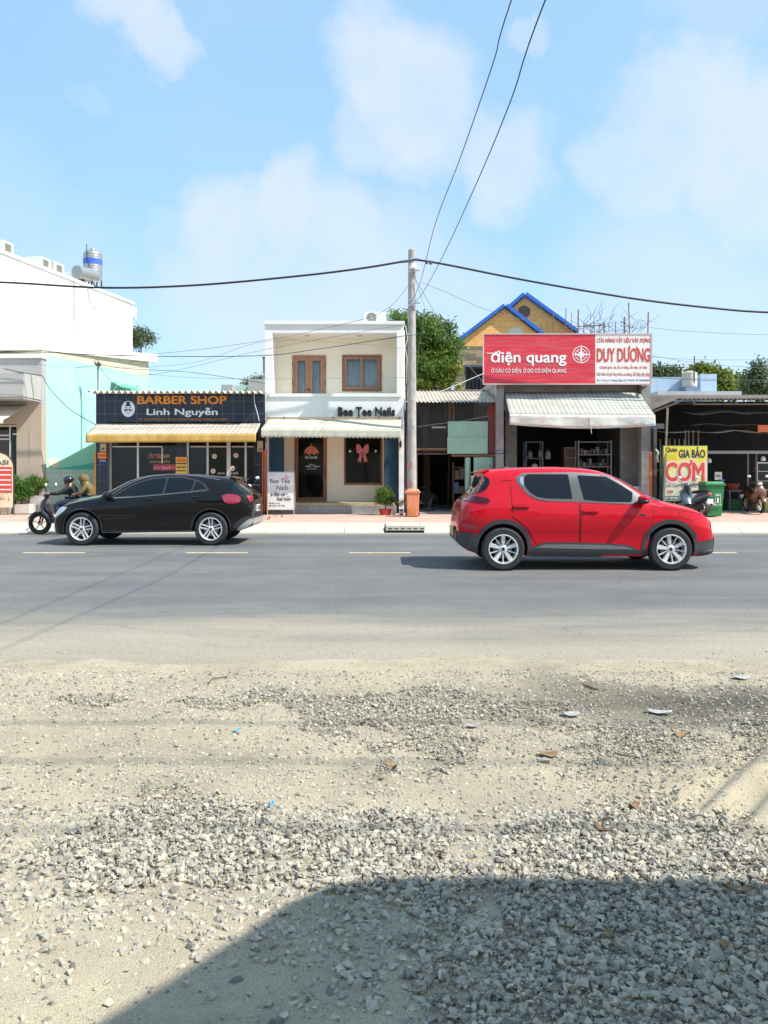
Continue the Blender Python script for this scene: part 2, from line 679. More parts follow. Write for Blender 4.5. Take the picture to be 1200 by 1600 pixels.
def text_mesh(s, ext=0.01, shear=0.0, res=4, spacing=1.0):
    if not any(c in MARKS for c in s): return raw_text(s, ext, shear, res, spacing)
    base = ''.join(MARKS.get(c, c)[0] for c in s)
    me = raw_text(base, ext, shear, res, spacing)
    bm = bmesh.new()
    bm.from_mesh(me)

    def bb(t_):
        m_ = raw_text(t_, ext, shear, 2, spacing)
        v = [tuple(q.co) for q in m_.vertices]
        bpy.data.meshes.remove(m_)
        return min(q[0] for q in v), max(q[0] for q in v), min(q[1] for q in v), max(q[1] for q in v)
    for i, c in enumerate(s):
        if c not in MARKS: continue
        g = bb(base[i])
        x1 = bb(base[:i + 1])[1]
        x0 = x1 - (g[1] - g[0])
        cx, bot, top = (x0 + x1) / 2, g[2], g[3]
        w = .085
        for k in MARKS[c][1:]:
            if k == '~': stroke(bm, [(cx - .13, top + .07), (cx - .07, top + .12), (cx + .02, top + .08), (cx + .09, top + .07), (cx + .14, top + .12)], .06, ext)
            elif k == '.': stroke(bm, [(cx - .05, bot - .13), (cx + .05, bot - .13)], .10, ext)
            elif k == 'n': stroke(bm, [(x1 - .10, top - .075), (x1 - .01, top - .05), (x1 + .03, top + .02), (x1 + .02, top + .09)], .07, ext)
            elif k == 'b': stroke(bm, [(x0 - .08, (top + bot) / 2), (x0 + .20, (top + bot) / 2)], .07, ext)
            elif k == '?': stroke(bm, [(cx - .06, top + .20), (cx + .01, top + .24), (cx + .07, top + .19), (cx + .01, top + .13), (cx + .01, top + .08)], .055, ext)
            elif k == '`': stroke(bm, [(cx - .10, top + .22), (cx + .04, top + .09)], .07, ext)
            else: stroke(bm, [(cx - .04, top + .09), (cx + .10, top + .22)], .07, ext)
    bm.to_mesh(me)
    bm.free()
    return me


def raw_text(s, ext=0.01, shear=0.0, res=4, spacing=1.0):
    cu = bpy.data.curves.new('lettering', 'FONT')
    cu.body = s
    cu.size = 1.0
    cu.extrude = ext
    cu.shear = shear
    cu.resolution_u = res
    cu.space_character = spacing
    cu.align_x = 'LEFT'
    ob = bpy.data.objects.new('lettering', cu)
    COL.objects.link(ob)
    bpy.context.view_layer.update()
    me = bpy.data.meshes.new_from_object(ob.evaluated_get(bpy.context.evaluated_depsgraph_get()))
    bpy.data.objects.remove(ob)
    bpy.data.curves.remove(cu)
    return me


def text(parent, s, x0, x1, y0, y1, Y, mat, bold=0.02, ext=0.01, shear=0.0, spacing=1.0, rotx=0.0):
    """lettering fitted in the box x0..x1, y0..y1 (photo pixels) on the plane at depth Y, facing the street"""
    me = text_mesh(s, 1.0, shear, spacing=spacing)
    n = len(me.vertices)
    a = np.zeros(n * 3)
    me.vertices.foreach_get('co', a)
    a = a.reshape(-1, 3)
    lo, hi = a.min(0), a.max(0)
    X0, X1, Z0, Z1 = GX(x0, Y), GX(x1, Y), GZ(y1, Y), GZ(y0, Y)
    o = np.zeros_like(a)
    o[:, 0] = X0 + (a[:, 0] - lo[0]) / (hi[0] - lo[0]) * (X1 - X0)
    o[:, 2] = Z0 + (a[:, 1] - lo[1]) / (hi[1] - lo[1]) * (Z1 - Z0)
    o[:, 1] = Y - (a[:, 2] - lo[2]) / (hi[2] - lo[2]) * ext
    me.vertices.foreach_set('co', o.ravel())
    me.materials.clear()
    me.update()
    if bold > 0:          # heavier strokes: the same letters struck several times, each a hair in front of the last
        sx, sz = (X1 - X0) / (hi[0] - lo[0]) * bold, (Z1 - Z0) / (hi[1] - lo[1]) * bold
        bm = bmesh.new()
        for k, (dx, dz) in enumerate(((0, 0), (-1, 0), (1, 0), (0, -.8), (0, .8), (.7, .6), (-.7, .6), (.7, -.6), (-.7, -.6))):
            me.transform(Matrix.Translation((dx * sx, -.0007 * k, dz * sz)))
            bm.from_mesh(me)
            me.transform(Matrix.Translation((-dx * sx, .0007 * k, -dz * sz)))
        bm.to_mesh(me)
        bm.free()
    me.name = 'lettering'
    return link_mesh(me, 'lettering', mat, parent)


# ---------------------------------------------------------------- foliage
def set_tone(me, tones):
    ca = me.color_attributes.new('tone', 'FLOAT_COLOR', 'POINT')
    arr = np.ones((len(me.vertices), 4))
    arr[:, :3] = np.asarray(tones)[:, None]
    ca.data.foreach_set('color', arr.ravel())


def np_mesh(name, V, Fq):
    """V (n,3), Fq (m,k) all faces with k corners"""
    me = bpy.data.meshes.new(name)
    k = Fq.shape[1]
    me.vertices.add(len(V))
    me.vertices.foreach_set('co', np.ascontiguousarray(V, dtype=np.float32).ravel())
    me.loops.add(Fq.size)
    me.loops.foreach_set('vertex_index', np.ascontiguousarray(Fq, dtype=np.int32).ravel())
    me.polygons.add(len(Fq))
    me.polygons.foreach_set('loop_start', np.arange(0, Fq.size, k, dtype=np.int32))
    me.polygons.foreach_set('loop_total', np.full(len(Fq), k, dtype=np.int32))
    me.update(calc_edges=True)
    me.shade_flat()
    return me


def leaves(centres, size, rng, tones, droop=0.3, aspect=0.45):
    """a mesh of pointed leaves round the given centres"""
    n = len(centres)
    d = rng.normal(size=(n, 3))
    d[:, 2] -= droop
    d /= np.linalg.norm(d, axis=1)[:, None]
    r = rng.normal(size=(n, 3))
    s = np.cross(d, r)
    s /= np.linalg.norm(s, axis=1)[:, None]
    up = np.cross(d, s)
    sz = size * rng.uniform(0.6, 1.3, n)[:, None]
    a = centres - d * sz * 0.5
    b = centres + s * sz * aspect * 0.5 + up * sz * 0.06
    c = centres + d * sz * 0.5
    e = centres - s * sz * aspect * 0.5 + up * sz * 0.06
    V = np.stack([a, b, c, e], 1).reshape(-1, 3)
    Fq = np.arange(4 * n).reshape(-1, 4)
    return V, Fq, np.repeat(tones, 4)


def crown(name, mat, parent, blobs, n, size, seed=1, nclump=40, cr=0.35, droop=0.3, aspect=0.45, shell=0.55):
    """foliage made of clumps scattered through a set of ellipsoids (centre, radii)"""
    rng = np.random.default_rng(seed)
    vol = np.array([b[1][0] * b[1][1] * b[1][2] for b in blobs]) ** (2 / 3)
    vol /= vol.sum()
    cs, tn = [], []
    for b, w in zip(blobs, vol):
        k = max(3, int(nclump * w))
        d = rng.normal(size=(k, 3))
        d /= np.linalg.norm(d, axis=1)[:, None]
        rr = rng.uniform(shell, 1.0, k)[:, None]
        cs.append(np.array(b[0]) + d * rr * np.array(b[1]))
        tn.append(rng.uniform(0, 1, k))
    cs = np.concatenate(cs)
    tn = np.concatenate(tn)
    pick = rng.integers(0, len(cs), n)
    off = rng.normal(size=(n, 3)) * cr * 0.55
    off[:, 2] *= 0.75
    P = cs[pick] + off
    t = np.clip(tn[pick] * 0.7 + rng.uniform(0, 0.3, n), 0, 1)
    V, Fq, T = leaves(P, size, rng, t, droop, aspect)
    me = np_mesh(name, V, Fq)
    set_tone(me, T)
    return link_mesh(me, name, mat, parent), cs


def trunk(parent, mat, base, top, r, targets, seed=0):
    rng = random.Random(seed)
    mb = MB()
    b, t = Vector(base), Vector(top)
    pts = [b.lerp(t, i / 5) + Vector((rng.uniform(-1, 1), rng.uniform(-1, 1), 0)) * r * (0.5 if i else 0) for i in range(6)]
    mb.tube(pts, [r * (1.15 - 0.6 * i / 5) for i in range(6)], 8)
    for q in targets:
        q = Vector(q)
        s = pts[rng.choice([3, 4, 5])]
        mid = s.lerp(q, .5) + Vector((rng.uniform(-1, 1), rng.uniform(-1, 1), rng.uniform(0, 1))) * (q - s).length * .1
        mb.tube([s, mid, q], [r * .4, r * .25, r * .07], 5)
    return mb.build('trunk', mat, parent, smooth=True)

# ================================================================ THE GROUND
def vnoise(x, y, freq, seed, octs=4):
    """value noise on numpy arrays"""
    out = np.zeros_like(x)
    amp = 1.0
    tot = 0
    for o in range(octs):
        rg = np.random.default_rng(seed + o)
        tab = rg.uniform(-1, 1, (256, 256))
        fx, fy = x * freq + 50, y * freq + 50
        ix, iy = np.floor(fx).astype(int), np.floor(fy).astype(int)
        tx, ty = fx - ix, fy - iy
        tx = tx * tx * (3 - 2 * tx)
        ty = ty * ty * (3 - 2 * ty)
        g = lambda a, b: tab[(ix + a) % 256, (iy + b) % 256]
        out += amp * ((g(0, 0) * (1 - tx) + g(1, 0) * tx) * (1 - ty) + (g(0, 1) * (1 - tx) + g(1, 1) * tx) * ty)
        tot += amp
        amp *= 0.5
        freq *= 2
    return out / tot


def mix_noise_mat(name, stops, scale, rough=0.95, bump=0.5, bs=120, fine=0.25, dust=None):
    m = bpy.data.materials.new(name)
    m.use_nodes = True
    nt = m.node_tree
    b = nt.nodes['Principled BSDF']
    b.inputs['Roughness'].default_value = rough
    b.inputs['Specular IOR Level'].default_value = 0.25
    t = node(nt.nodes, 'ShaderNodeTexCoord')
    n1 = node(nt.nodes, 'ShaderNodeTexNoise')
    n1.inputs['Scale'].default_value = scale
    n1.inputs['Detail'].default_value = 10
    n1.inputs['Roughness'].default_value = 0.65
    L(nt, t.outputs['Object'], n1.inputs['Vector'])
    cr = node(nt.nodes, 'ShaderNodeValToRGB')
    e = cr.color_ramp.elements
    e[0].position, e[0].color = stops[0][0], (*stops[0][1], 1)
    e[1].position, e[1].color = stops[-1][0], (*stops[-1][1], 1)
    for p_, c_ in stops[1:-1]:
        el = e.new(p_)
        el.color = (*c_, 1)
    L(nt, n1.outputs['Fac'], cr.inputs[0])
    n2 = node(nt.nodes, 'ShaderNodeTexNoise')
    n2.inputs['Scale'].default_value = bs
    n2.inputs['Detail'].default_value = 5
    L(nt, t.outputs['Object'], n2.inputs['Vector'])
    mr = node(nt.nodes, 'ShaderNodeMapRange')
    mr.inputs['From Min'].default_value = 0.3
    mr.inputs['From Max'].default_value = 0.7
    mr.inputs['To Min'].default_value = 1 - fine
    mr.inputs['To Max'].default_value = 1 + fine
    L(nt, n2.outputs['Fac'], mr.inputs['Value'])
    sc = node(nt.nodes, 'ShaderNodeVectorMath', operation='SCALE')
    L(nt, cr.outputs[0], sc.inputs[0])
    L(nt, mr.outputs[0], sc.inputs['Scale'])
    L(nt, sc.outputs[0], b.inputs['Base Color'])
    bp = node(nt.nodes, 'ShaderNodeBump')
    bp.inputs['Strength'].default_value = bump
    bp.inputs['Distance'].default_value = 0.008
    L(nt, n2.outputs['Fac'], bp.inputs['Height'])
    L(nt, bp.outputs[0], b.inputs['Normal'])
    return m, nt, b, sc, t


# the far ground, one sheet out to the horizon (under everything, seen only between and beyond the houses)
gm, *_ = mix_noise_mat('earth', [(0.35, (0.30, 0.25, 0.18)), (0.65, (0.42, 0.36, 0.27))], 0.8)
MB().box(-400, 400, -60, 900, -0.6, -0.06).build('ground', gm)
tag(bpy.data.objects['ground'], kind='structure')

# near yard of sandy dirt: real relief
dm, nt, b, sc, t = mix_noise_mat('sandy_dirt', [(0.30, (0.26, 0.223, 0.163)), (0.45, (0.345, 0.299, 0.214)), (0.60, (0.43, 0.371, 0.262)), (0.8, (0.38, 0.34, 0.262))],
                                 1.1, bump=0.8, bs=170, fine=0.22)
# damp patch by the road edge on the right, made of real dark wet earth
spx = node(nt.nodes, 'ShaderNodeSeparateXYZ')
L(nt, t.outputs['Object'], spx.inputs[0])


def nmath(nt, op, a, b_=None, clamp=False):
    n = node(nt.nodes, 'ShaderNodeMath', operation=op, use_clamp=clamp)
    for i, v in enumerate((a, b_)):
        if v is None: continue
        if isinstance(v, (int, float)): n.inputs[i].default_value = v
        else: L(nt, v, n.inputs[i])
    return n.outputs[0]


wet = node(nt.nodes, 'ShaderNodeTexNoise')
wet.inputs['Scale'].default_value = 1.3
wet.inputs['Detail'].default_value = 7
L(nt, t.outputs['Object'], wet.inputs['Vector'])
yy = nmath(nt, 'SUBTRACT', spx.outputs['Y'], 5.10)
yy = nmath(nt, 'ABSOLUTE', nmath(nt, 'ADD', yy, nmath(nt, 'MULTIPLY', nmath(nt, 'SUBTRACT', wet.outputs['Fac'], 0.5), 1.2)))
yy = nmath(nt, 'SUBTRACT', 1.0, nmath(nt, 'DIVIDE', yy, 0.50), clamp=True)
xx = nmath(nt, 'DIVIDE', nmath(nt, 'SUBTRACT', spx.outputs['X'], 0.5), 1.5, clamp=True)
wm = nmath(nt, 'MULTIPLY', yy, xx, clamp=True)
wm = nmath(nt, 'MULTIPLY', nmath(nt, 'POWER', wm, 0.45), 0.95, clamp=True)
mx = node(nt.nodes, 'ShaderNodeMix', data_type='RGBA')
L(nt, wm, mx.inputs[0])
L(nt, sc.outputs[0], mx.inputs[6])
mx.inputs[7].default_value = (0.07, 0.06, 0.048, 1)
L(nt, mx.outputs[2], b.inputs['Base Color'])

gx = np.arange(-7.5, 7.5001, 0.03)
gy = np.arange(0.4, 7.6, 0.022)
XX, YY = np.meshgrid(gx, gy, indexing='ij')


def dirt_h(X, Y):
    h = 0.022 * vnoise(X, Y, 0.7, 11, 3) + 0.010 * vnoise(X, Y, 4.0, 21, 4)
    # wheel ruts on the right, running away to the road edge
    for k, w in ((0.0, 0.05), (0.26, 0.05)):
        d = (X - (1.28 + k) - (Y - 3.41) * 0.9) / 1.3
        h -= 0.034 * np.exp(-(d / w) ** 2) * np.clip((Y - 3.1) / 0.4, 0, 1) * np.clip((4.8 - Y) / 0.5, 0, 1)
        h += 0.020 * np.exp(-((d - 0.09) / w) ** 2) * np.clip((Y - 3.1) / 0.4, 0, 1) * np.clip((4.8 - Y) / 0.5, 0, 1)
    fade = np.clip((6.0 - Y) / 1.0, 0, 1)
    lip = 0.015 + 0.010 * vnoise(X, Y, 0.8, 41, 3) + 0.008 * vnoise(X, Y, 5.0, 51, 4) - 0.040 * np.clip(Y - 5.9, 0, 5)
    return h * fade + 0.006 * fade + lip * (1 - fade)


ZZ = dirt_h(XX, YY)
nx_, ny_ = XX.shape
V = np.stack([XX, YY, ZZ], -1).reshape(-1, 3)
ii = np.arange(nx_ * ny_).reshape(nx_, ny_)
Fq = np.stack([ii[:-1, :-1], ii[1:, :-1], ii[1:, 1:], ii[:-1, 1:]], -1).reshape(-1, 4)
o = link_mesh(np_mesh('dirt_yard', V, Fq), 'dirt_yard', dm, smooth=True)
tag(o, kind='structure')

# road: asphalt, dusted with sand towards the near edge
rm, nt, b, sc, t = mix_noise_mat('asphalt', [(0.3, (0.112, 0.114, 0.115)), (0.7, (0.150, 0.151, 0.150))], 0.9, rough=0.8, bump=0.5, bs=160, fine=0.22)
b.inputs['Specular IOR Level'].default_value = 0.35
spx = node(nt.nodes, 'ShaderNodeSeparateXYZ')
L(nt, t.outputs['Object'], spx.inputs[0])
mp = node(nt.nodes, 'ShaderNodeMapping')
mp.inputs['Scale'].default_value = (0.22, 1.0, 1)
L(nt, t.outputs['Object'], mp.inputs['Vector'])
dn = node(nt.nodes, 'ShaderNodeTexNoise')
dn.inputs['Scale'].default_value = 1.1
dn.inputs['Detail'].default_value = 10
dn.inputs['Roughness'].default_value = 0.68
L(nt, mp.outputs[0], dn.inputs['Vector'])
dy = nmath(nt, 'ADD', spx.outputs['Y'], nmath(nt, 'MULTIPLY', nmath(nt, 'SUBTRACT', dn.outputs['Fac'], 0.5), 4.5))
near = node(nt.nodes, 'ShaderNodeMapRange', interpolation_type='SMOOTHSTEP')
near.inputs['From Min'].default_value = 9.4
near.inputs['From Max'].default_value = 6.1
near.inputs['To Max'].default_value = 1.0
L(nt, dy, near.inputs['Value'])
far = node(nt.nodes, 'ShaderNodeMapRange', interpolation_type='SMOOTHSTEP')
far.inputs['From Min'].default_value = 18.2
far.inputs['From Max'].default_value = 19.7
far.inputs['To Max'].default_value = 0.85
dyf = nmath(nt, 'ADD', spx.outputs['Y'], nmath(nt, 'MULTIPLY', nmath(nt, 'SUBTRACT', dn.outputs['Fac'], 0.5), 1.0))
L(nt, dyf, far.inputs['Value'])
df = nmath(nt, 'MAXIMUM', near.outputs[0], far.outputs[0], clamp=True)
df = nmath(nt, 'MAXIMUM', df, nmath(nt, 'MULTIPLY', nmath(nt, 'SUBTRACT', dn.outputs['Fac'], 0.42, clamp=True), 0.9), clamp=True)
mx = node(nt.nodes, 'ShaderNodeMix', data_type='RGBA')
L(nt, df, mx.inputs[0])
L(nt, sc.outputs[0], mx.inputs[6])
mx.inputs[7].default_value = (0.345, 0.302, 0.228, 1)
# tyre tracks: long darker and paler bands along the road
wv = node(nt.nodes, 'ShaderNodeTexNoise', noise_dimensions='1D')
wv.inputs['Scale'].default_value = 0.9
wv.inputs['Detail'].default_value = 3
L(nt, nmath(nt, 'ADD', spx.outputs['Y'], nmath(nt, 'MULTIPLY', spx.outputs['X'], 0.012)), wv.inputs['W'])
tr_ = node(nt.nodes, 'ShaderNodeMapRange')
tr_.inputs['To Min'].default_value = 0.82
tr_.inputs['To Max'].default_value = 1.18
L(nt, wv.outputs['Fac'], tr_.inputs['Value'])
s2 = node(nt.nodes, 'ShaderNodeVectorMath', operation='SCALE')
L(nt, mx.outputs[2], s2.inputs[0])
L(nt, tr_.outputs[0], s2.inputs['Scale'])
sk = node(nt.nodes, 'ShaderNodeTexNoise')
sk.inputs['Scale'].default_value = 26
sk.inputs['Detail'].default_value = 8
sk.inputs['Roughness'].default_value = 0.8
L(nt, t.outputs['Object'], sk.inputs['Vector'])
skr = node(nt.nodes, 'ShaderNodeMapRange')
skr.inputs['From Min'].default_value = 0.3
skr.inputs['From Max'].default_value = 0.7
skr.inputs['To Min'].default_value = 0.72
skr.inputs['To Max'].default_value = 1.24
L(nt, sk.outputs['Fac'], skr.inputs['Value'])
vc = node(nt.nodes, 'ShaderNodeTexVoronoi', feature='DISTANCE_TO_EDGE')
vc.inputs['Scale'].default_value = 0.42
vw = node(nt.nodes, 'ShaderNodeVectorMath', operation='MULTIPLY_ADD')
L(nt, dn.outputs['Color'], vw.inputs[0])
vw.inputs[1].default_value = (1.6, 1.6, 0)
L(nt, t.outputs['Object'], vw.inputs[2])
L(nt, vw.outputs[0], vc.inputs['Vector'])
ck = nmath(nt, 'MULTIPLY', nmath(nt, 'LESS_THAN', vc.outputs['Distance'], 0.0045), nmath(nt, 'GREATER_THAN', wv.outputs['Fac'], 0.52))
kk = nmath(nt, 'MULTIPLY', skr.outputs[0], nmath(nt, 'SUBTRACT', 1.0, nmath(nt, 'MULTIPLY', ck, 0.16)))
s3 = node(nt.nodes, 'ShaderNodeVectorMath', operation='SCALE')
L(nt, s2.outputs[0], s3.inputs[0])
L(nt, kk, s3.inputs['Scale'])
L(nt, s3.outputs[0], b.inputs['Base Color'])
# ragged near edge
xs = np.arange(-60, 60.1, 0.08)
edge = 5.6 + 0.10 * vnoise(xs, xs * 0 + 3, 0.8, 77, 5)
poly_far = 19.48
vs = [(x, e, 0.0) for x, e in zip(xs, edge)] + [(x, 7.2, 0.0) for x in xs] + [(x, poly_far, 0.0) for x in xs] + [(x, e - 0.03, -0.05) for x, e in zip(xs, edge)]
n = len(xs)
fs = []
for i in range(n - 1):
    fs.append((i, i + 1, n + i + 1, n + i))
    fs.append((n + i, n + i + 1, 2 * n + i + 1, 2 * n + i))
    fs.append((3 * n + i, 3 * n + i + 1, i + 1, i))
r = MB().add(vs, fs).build('road', rm)
tag(r, kind='structure')

# painted centre line of short dashes
pm = M('road_paint', (0.62, 0.52, 0.28), rough=0.7, var=0.25, vs=9, dirt=(0.2, 0.19, 0.17), dirt_amt=0.7, dirt_s=(3, 3, 1))
mb = MB()
per = 255 / F * 14.57
for k in range(-9, 14):
    x0 = GX(545, 14.57) + k * per
    mb.box(x0, x0 + 1.17, 14.53, 14.65, 0.001, 0.005)
o = mb.build('road_marking', pm)
tag(o, kind='structure')

# pavement: kerb, pale concrete strip, red tiles
km = M('kerb_concrete', (0.56, 0.51, 0.41), rough=0.9, var=0.12, vs=3, bump=0.4, dirt=(0.36, 0.31, 0.24), dirt_amt=0.5, dirt_s=(2, 2, 2))
mb = MB()
x = -60.0
while x < 60:
    if not (GX(603, 19.6) - 0.02 < x + 0.5 < GX(664, 19.6)):
        mb.hexa([(x + .004, 19.30, -.05), (x + .996, 19.30, -.05), (x + .996, 19.63, -.05), (x + .004, 19.63, -.05), (x + .004, 19.32, .02), (x + .996, 19.32, .02), (x + .996, 19.63, SWZ), (x + .004, 19.63, SWZ)])
    x += 1.0
tag(mb.build('kerb', km, bevel=0.012), kind='structure')
cm_ = brick_mat('pale_paving', (0.52, 0.465, 0.36), (0.56, 0.50, 0.40), (0.42, 0.37, 0.29), 0.5, 0.4, 0.008, 0.0, 0.92, 'xy', 0.16)
tag(box('pavement_strip', cm_, None, -60, 60, 19.635, 21.3, -0.05, SWZ), kind='structure')
rt = brick_mat('red_paving', (0.51, 0.31, 0.24), (0.56, 0.36, 0.285), (0.48, 0.38, 0.30), 0.4, 0.4, 0.012, 0.0, 0.9, 'xy', 0.2)
tag(box('pavement', rt, None, -60, 60, 21.304, 27.6, -0.05, SWZ), kind='structure')

# ================================================================ GRAVEL (nobody could count it)
def stones(P, S, rng, kind):
    """irregular crushed stones at points P with sizes S, returns V, faces (tris)"""
    if kind == 'ico':
        t_ = (1 + 5 ** .5) / 2
        B = np.array([(-1, t_, 0), (1, t_, 0), (-1, -t_, 0), (1, -t_, 0), (0, -1, t_), (0, 1, t_), (0, -1, -t_), (0, 1, -t_), (t_, 0, -1), (t_, 0, 1), (-t_, 0, -1), (-t_, 0, 1)]) / 1.9
        Tf = np.array([(0, 11, 5), (0, 5, 1), (0, 1, 7), (0, 7, 10), (0, 10, 11), (1, 5, 9), (5, 11, 4), (11, 10, 2), (10, 7, 6), (7, 1, 8), (3, 9, 4), (3, 4, 2), (3, 2, 6), (3, 6, 8), (3, 8, 9), (4, 9, 5), (2, 4, 11), (6, 2, 10), (8, 6, 7), (9, 8, 1)])
        jit = 0.30
    else:
        B = np.array([(1, 0, 0), (-1, 0, 0), (0, 1, 0), (0, -1, 0), (0, 0, 1), (0, 0, -1)], float)
        Tf = np.array([(0, 2, 4), (2, 1, 4), (1, 3, 4), (3, 0, 4), (2, 0, 5), (1, 2, 5), (3, 1, 5), (0, 3, 5)])
        jit = 0.3
    n, k = len(P), len(B)
    V = B[None] * np.ones((n, 1, 1)) + rng.normal(size=(n, k, 3)) * jit
    sc_ = rng.uniform(0.5, 1.0, (n, 1, 3))
    sc_[:, 0, 2] *= 0.75
    V = np.sign(V) * np.abs(V) ** 0.85
    V = V * sc_ * (S * 0.62)[:, None, None]
    a = rng.uniform(0, 2 * np.pi, n)
    ti = rng.normal(size=n) * 0.35
    ca, sa, ct, st = np.cos(a), np.sin(a), np.cos(ti), np.sin(ti)
    x, y, z = V[..., 0].copy(), V[..., 1].copy(), V[..., 2].copy()
    y, z = y * ct[:, None] - z * st[:, None], y * st[:, None] + z * ct[:, None]
    V[..., 0], V[..., 1], V[..., 2] = x * ca[:, None] - y * sa[:, None], x * sa[:, None] + y * ca[:, None], z
    V += P[:, None, :]
    Fq = Tf[None] + (np.arange(n) * k)[:, None, None]
    return V.reshape(-1, 3), Fq.reshape(-1, 3), k


def density(X, Y):
    """0..1: how much stone covers the dirt (beds seen in the photograph)"""
    n1 = vnoise(X, Y, 0.9, 5, 4)
    n2 = vnoise(X, Y, 2.6, 15, 3)
    d = np.full_like(X, 0.38)
    bell = lambda cx, cy, rx, ry: np.exp(-(((X - cx) / rx) ** 2 + ((Y - cy) / ry) ** 2))
    d += 1.1 * bell(1.0, 2.25, 1.05, 0.62)          # thick bed under the shade
    d += 0.75 * bell(1.7, 1.6, 1.2, 0.9)
    d -= 0.3 * bell(-.55, 2.35, 0.5, 0.35)
    d += 0.75 * bell(0.35, 3.0, 1.0, 0.38)           # its sunny edge
    d += 0.38 * bell(0.35, 4.4, 0.9, 0.9)
    d += 0.5 * bell(0.2, 5.15, 1.2, 0.4)
    d += 0.35 * bell(-1.3, 5.1, 1.0, 0.2)
    d += 0.16 * bell(-0.6, 3.45, 1.1, 0.45)
    d += 0.25 * bell(-0.5, 2.7, 0.5, 0.5)
    d += 0.40 * bell(2.0, 4.4, 1.0, 0.5)
    d -= 0.35 * bell(-0.3, 2.1, 0.45, 0.5)
    d -= 0.5 * bell(2.0, 3.6, 0.55, 0.8)
    d -= 0.25 * bell(0.45, 3.65, 0.5, 0.2)
    d = d * (1 + 0.55 * n1 + 0.45 * n2) + 0.12 * n2
    return np.clip(d, 0.0, 1.0)


def scatter(N, xr, yr, lo, hi, kind, seed, power=1.0, base=0.0):
    rng = np.random.default_rng(seed)
    X = rng.uniform(*xr, N)
    Y = rng.uniform(*yr, N)
    keep = rng.uniform(0, 1, N) < (density(X, Y) ** power + base)
    X, Y = X[keep], Y[keep]
    S = lo + (hi - lo) * rng.uniform(0, 1, len(X)) ** 2.2
    Z = np.maximum(dirt_h(X, Y), 0.0) + S * rng.uniform(-0.28, 0.14, len(X))
    D = density(X, Y)
    Z += np.where(D > 0.7, rng.uniform(0, 0.018, len(X)), 0)
    V, Fq, k = stones(np.stack([X, Y, Z], 1), S, rng, kind)
    wetness = np.exp(-((Y - 5.1) / 0.35) ** 2) * np.clip((X - 0.5) / 1.5, 0, 1)
    tone = np.clip(rng.normal(0.5, 0.24, len(X)) - 0.35 * wetness, 0, 1)
    return V, Fq, np.repeat(tone, k)


parts = [scatter(80000, (-2.4, 3.2), (1.2, 3.5), 0.008, 0.037, 'ico', 1, 1.15),
         scatter(95000, (-3.2, 3.8), (3.1, 5.9), 0.006, 0.028, 'ico', 2, 1.15),
         scatter(300000, (-4.0, 4.3), (1.2, 6.2), 0.0035, 0.012, 'oct', 3, 0.7, 0.08),
         scatter(14000, (-4.5, 4.8), (4.8, 6.6), 0.006, 0.022, 'oct', 4, 0.8, .04),
         scatter(16000, (-5.5, 5.8), (6.2, 9.5), 0.004, 0.013, 'oct', 5, 2.0, -.03)]
# a few large lone stones
rg = np.random.default_rng(31)
bigs = [(630, 1720 / 1.333 / 1.0, 0)]
BX = []
for px, py, s in [(335, 1370, .075), (80, 1490, .075), (110, 1360, .04), (945, 1190, .085), (850, 1192, .06), (425, 1290, .05), (470, 1390, .055), (315, 1350, .04),
                  (640, 1330, .05), (345, 1455, .05), (330, 1560, .06), (290, 1540, .05), (1040, 1390, .06), (1120, 1500, .09), (850, 1500, .07), (720, 1500, .07), (960, 1550, .08),
                  (455, 1460, .05), (520, 1455, .05), (540, 1490, .05), (560, 1545, .06), (105, 1540, .05), (60, 1210, .03), (1095, 1450, .06), (690, 1440, .05), (930, 1430, .05),
                  (1020, 1560, .08), (420, 1575, .05), (230, 1480, .045), (170, 1570, .06), (980, 1480, .07)]:
    Y = F * CAMZ / (py - HOR)
    BX.append((GX(px, Y), Y, 0.0, s * Y / 2.6 * .62))
BX = np.array(BX)
BX[:, 2] = dirt_h(BX[:, 0], BX[:, 1]) + BX[:, 3] * 0.15
V, Fq, k = stones(BX[:, :3], BX[:, 3], rg, 'ico')
parts.append((V, Fq, np.repeat(rg.uniform(.4, .75, len(BX)), k)))
Vs, Fs, Ts = [], [], []
nn = 0
for V, Fq, T in parts:
    Vs.append(V)
    Fs.append(Fq + nn)
    Ts.append(T)
    nn += len(V)
me = np_mesh('gravel', np.concatenate(Vs), np.concatenate(Fs))
set_tone(me, np.concatenate(Ts))
gmat = tone_mat('crushed_stone', ((0.15, 0.142, 0.125), (0.285, 0.268, 0.228), (0.37, 0.345, 0.283), (0.44, 0.402, 0.318), (0.52, 0.46, 0.345)), None, rough=0.85, trans=0, spec=0.3, noise_s=60)
o = link_mesh(me, 'gravel', gmat)
tag(o, 'grey crushed stone scattered over the sandy dirt in the foreground', 'gravel', kind='stuff')

# ---------------------------------------------------------------- litter on the dirt
leafm = M('dry_leaf', (0.23, 0.14, 0.065), rough=0.8, var=0.3, vs=20)
blue = M('blue_plastic', (0.05, 0.35, 0.75), rough=0.35)
whitep = M('white_scrap', (0.36, 0.36, 0.34), rough=0.8, var=0.35, vs=20)
twigm = M('twig_bark', (0.16, 0.11, 0.07), rough=0.9)


def gpt(px, py, dz=0.0):
    Y = F * CAMZ / (py - HOR)
    X = GX(px, Y)
    return Vector((X, Y, float(dirt_h(np.array([X]), np.array([Y]))[0]) + dz))


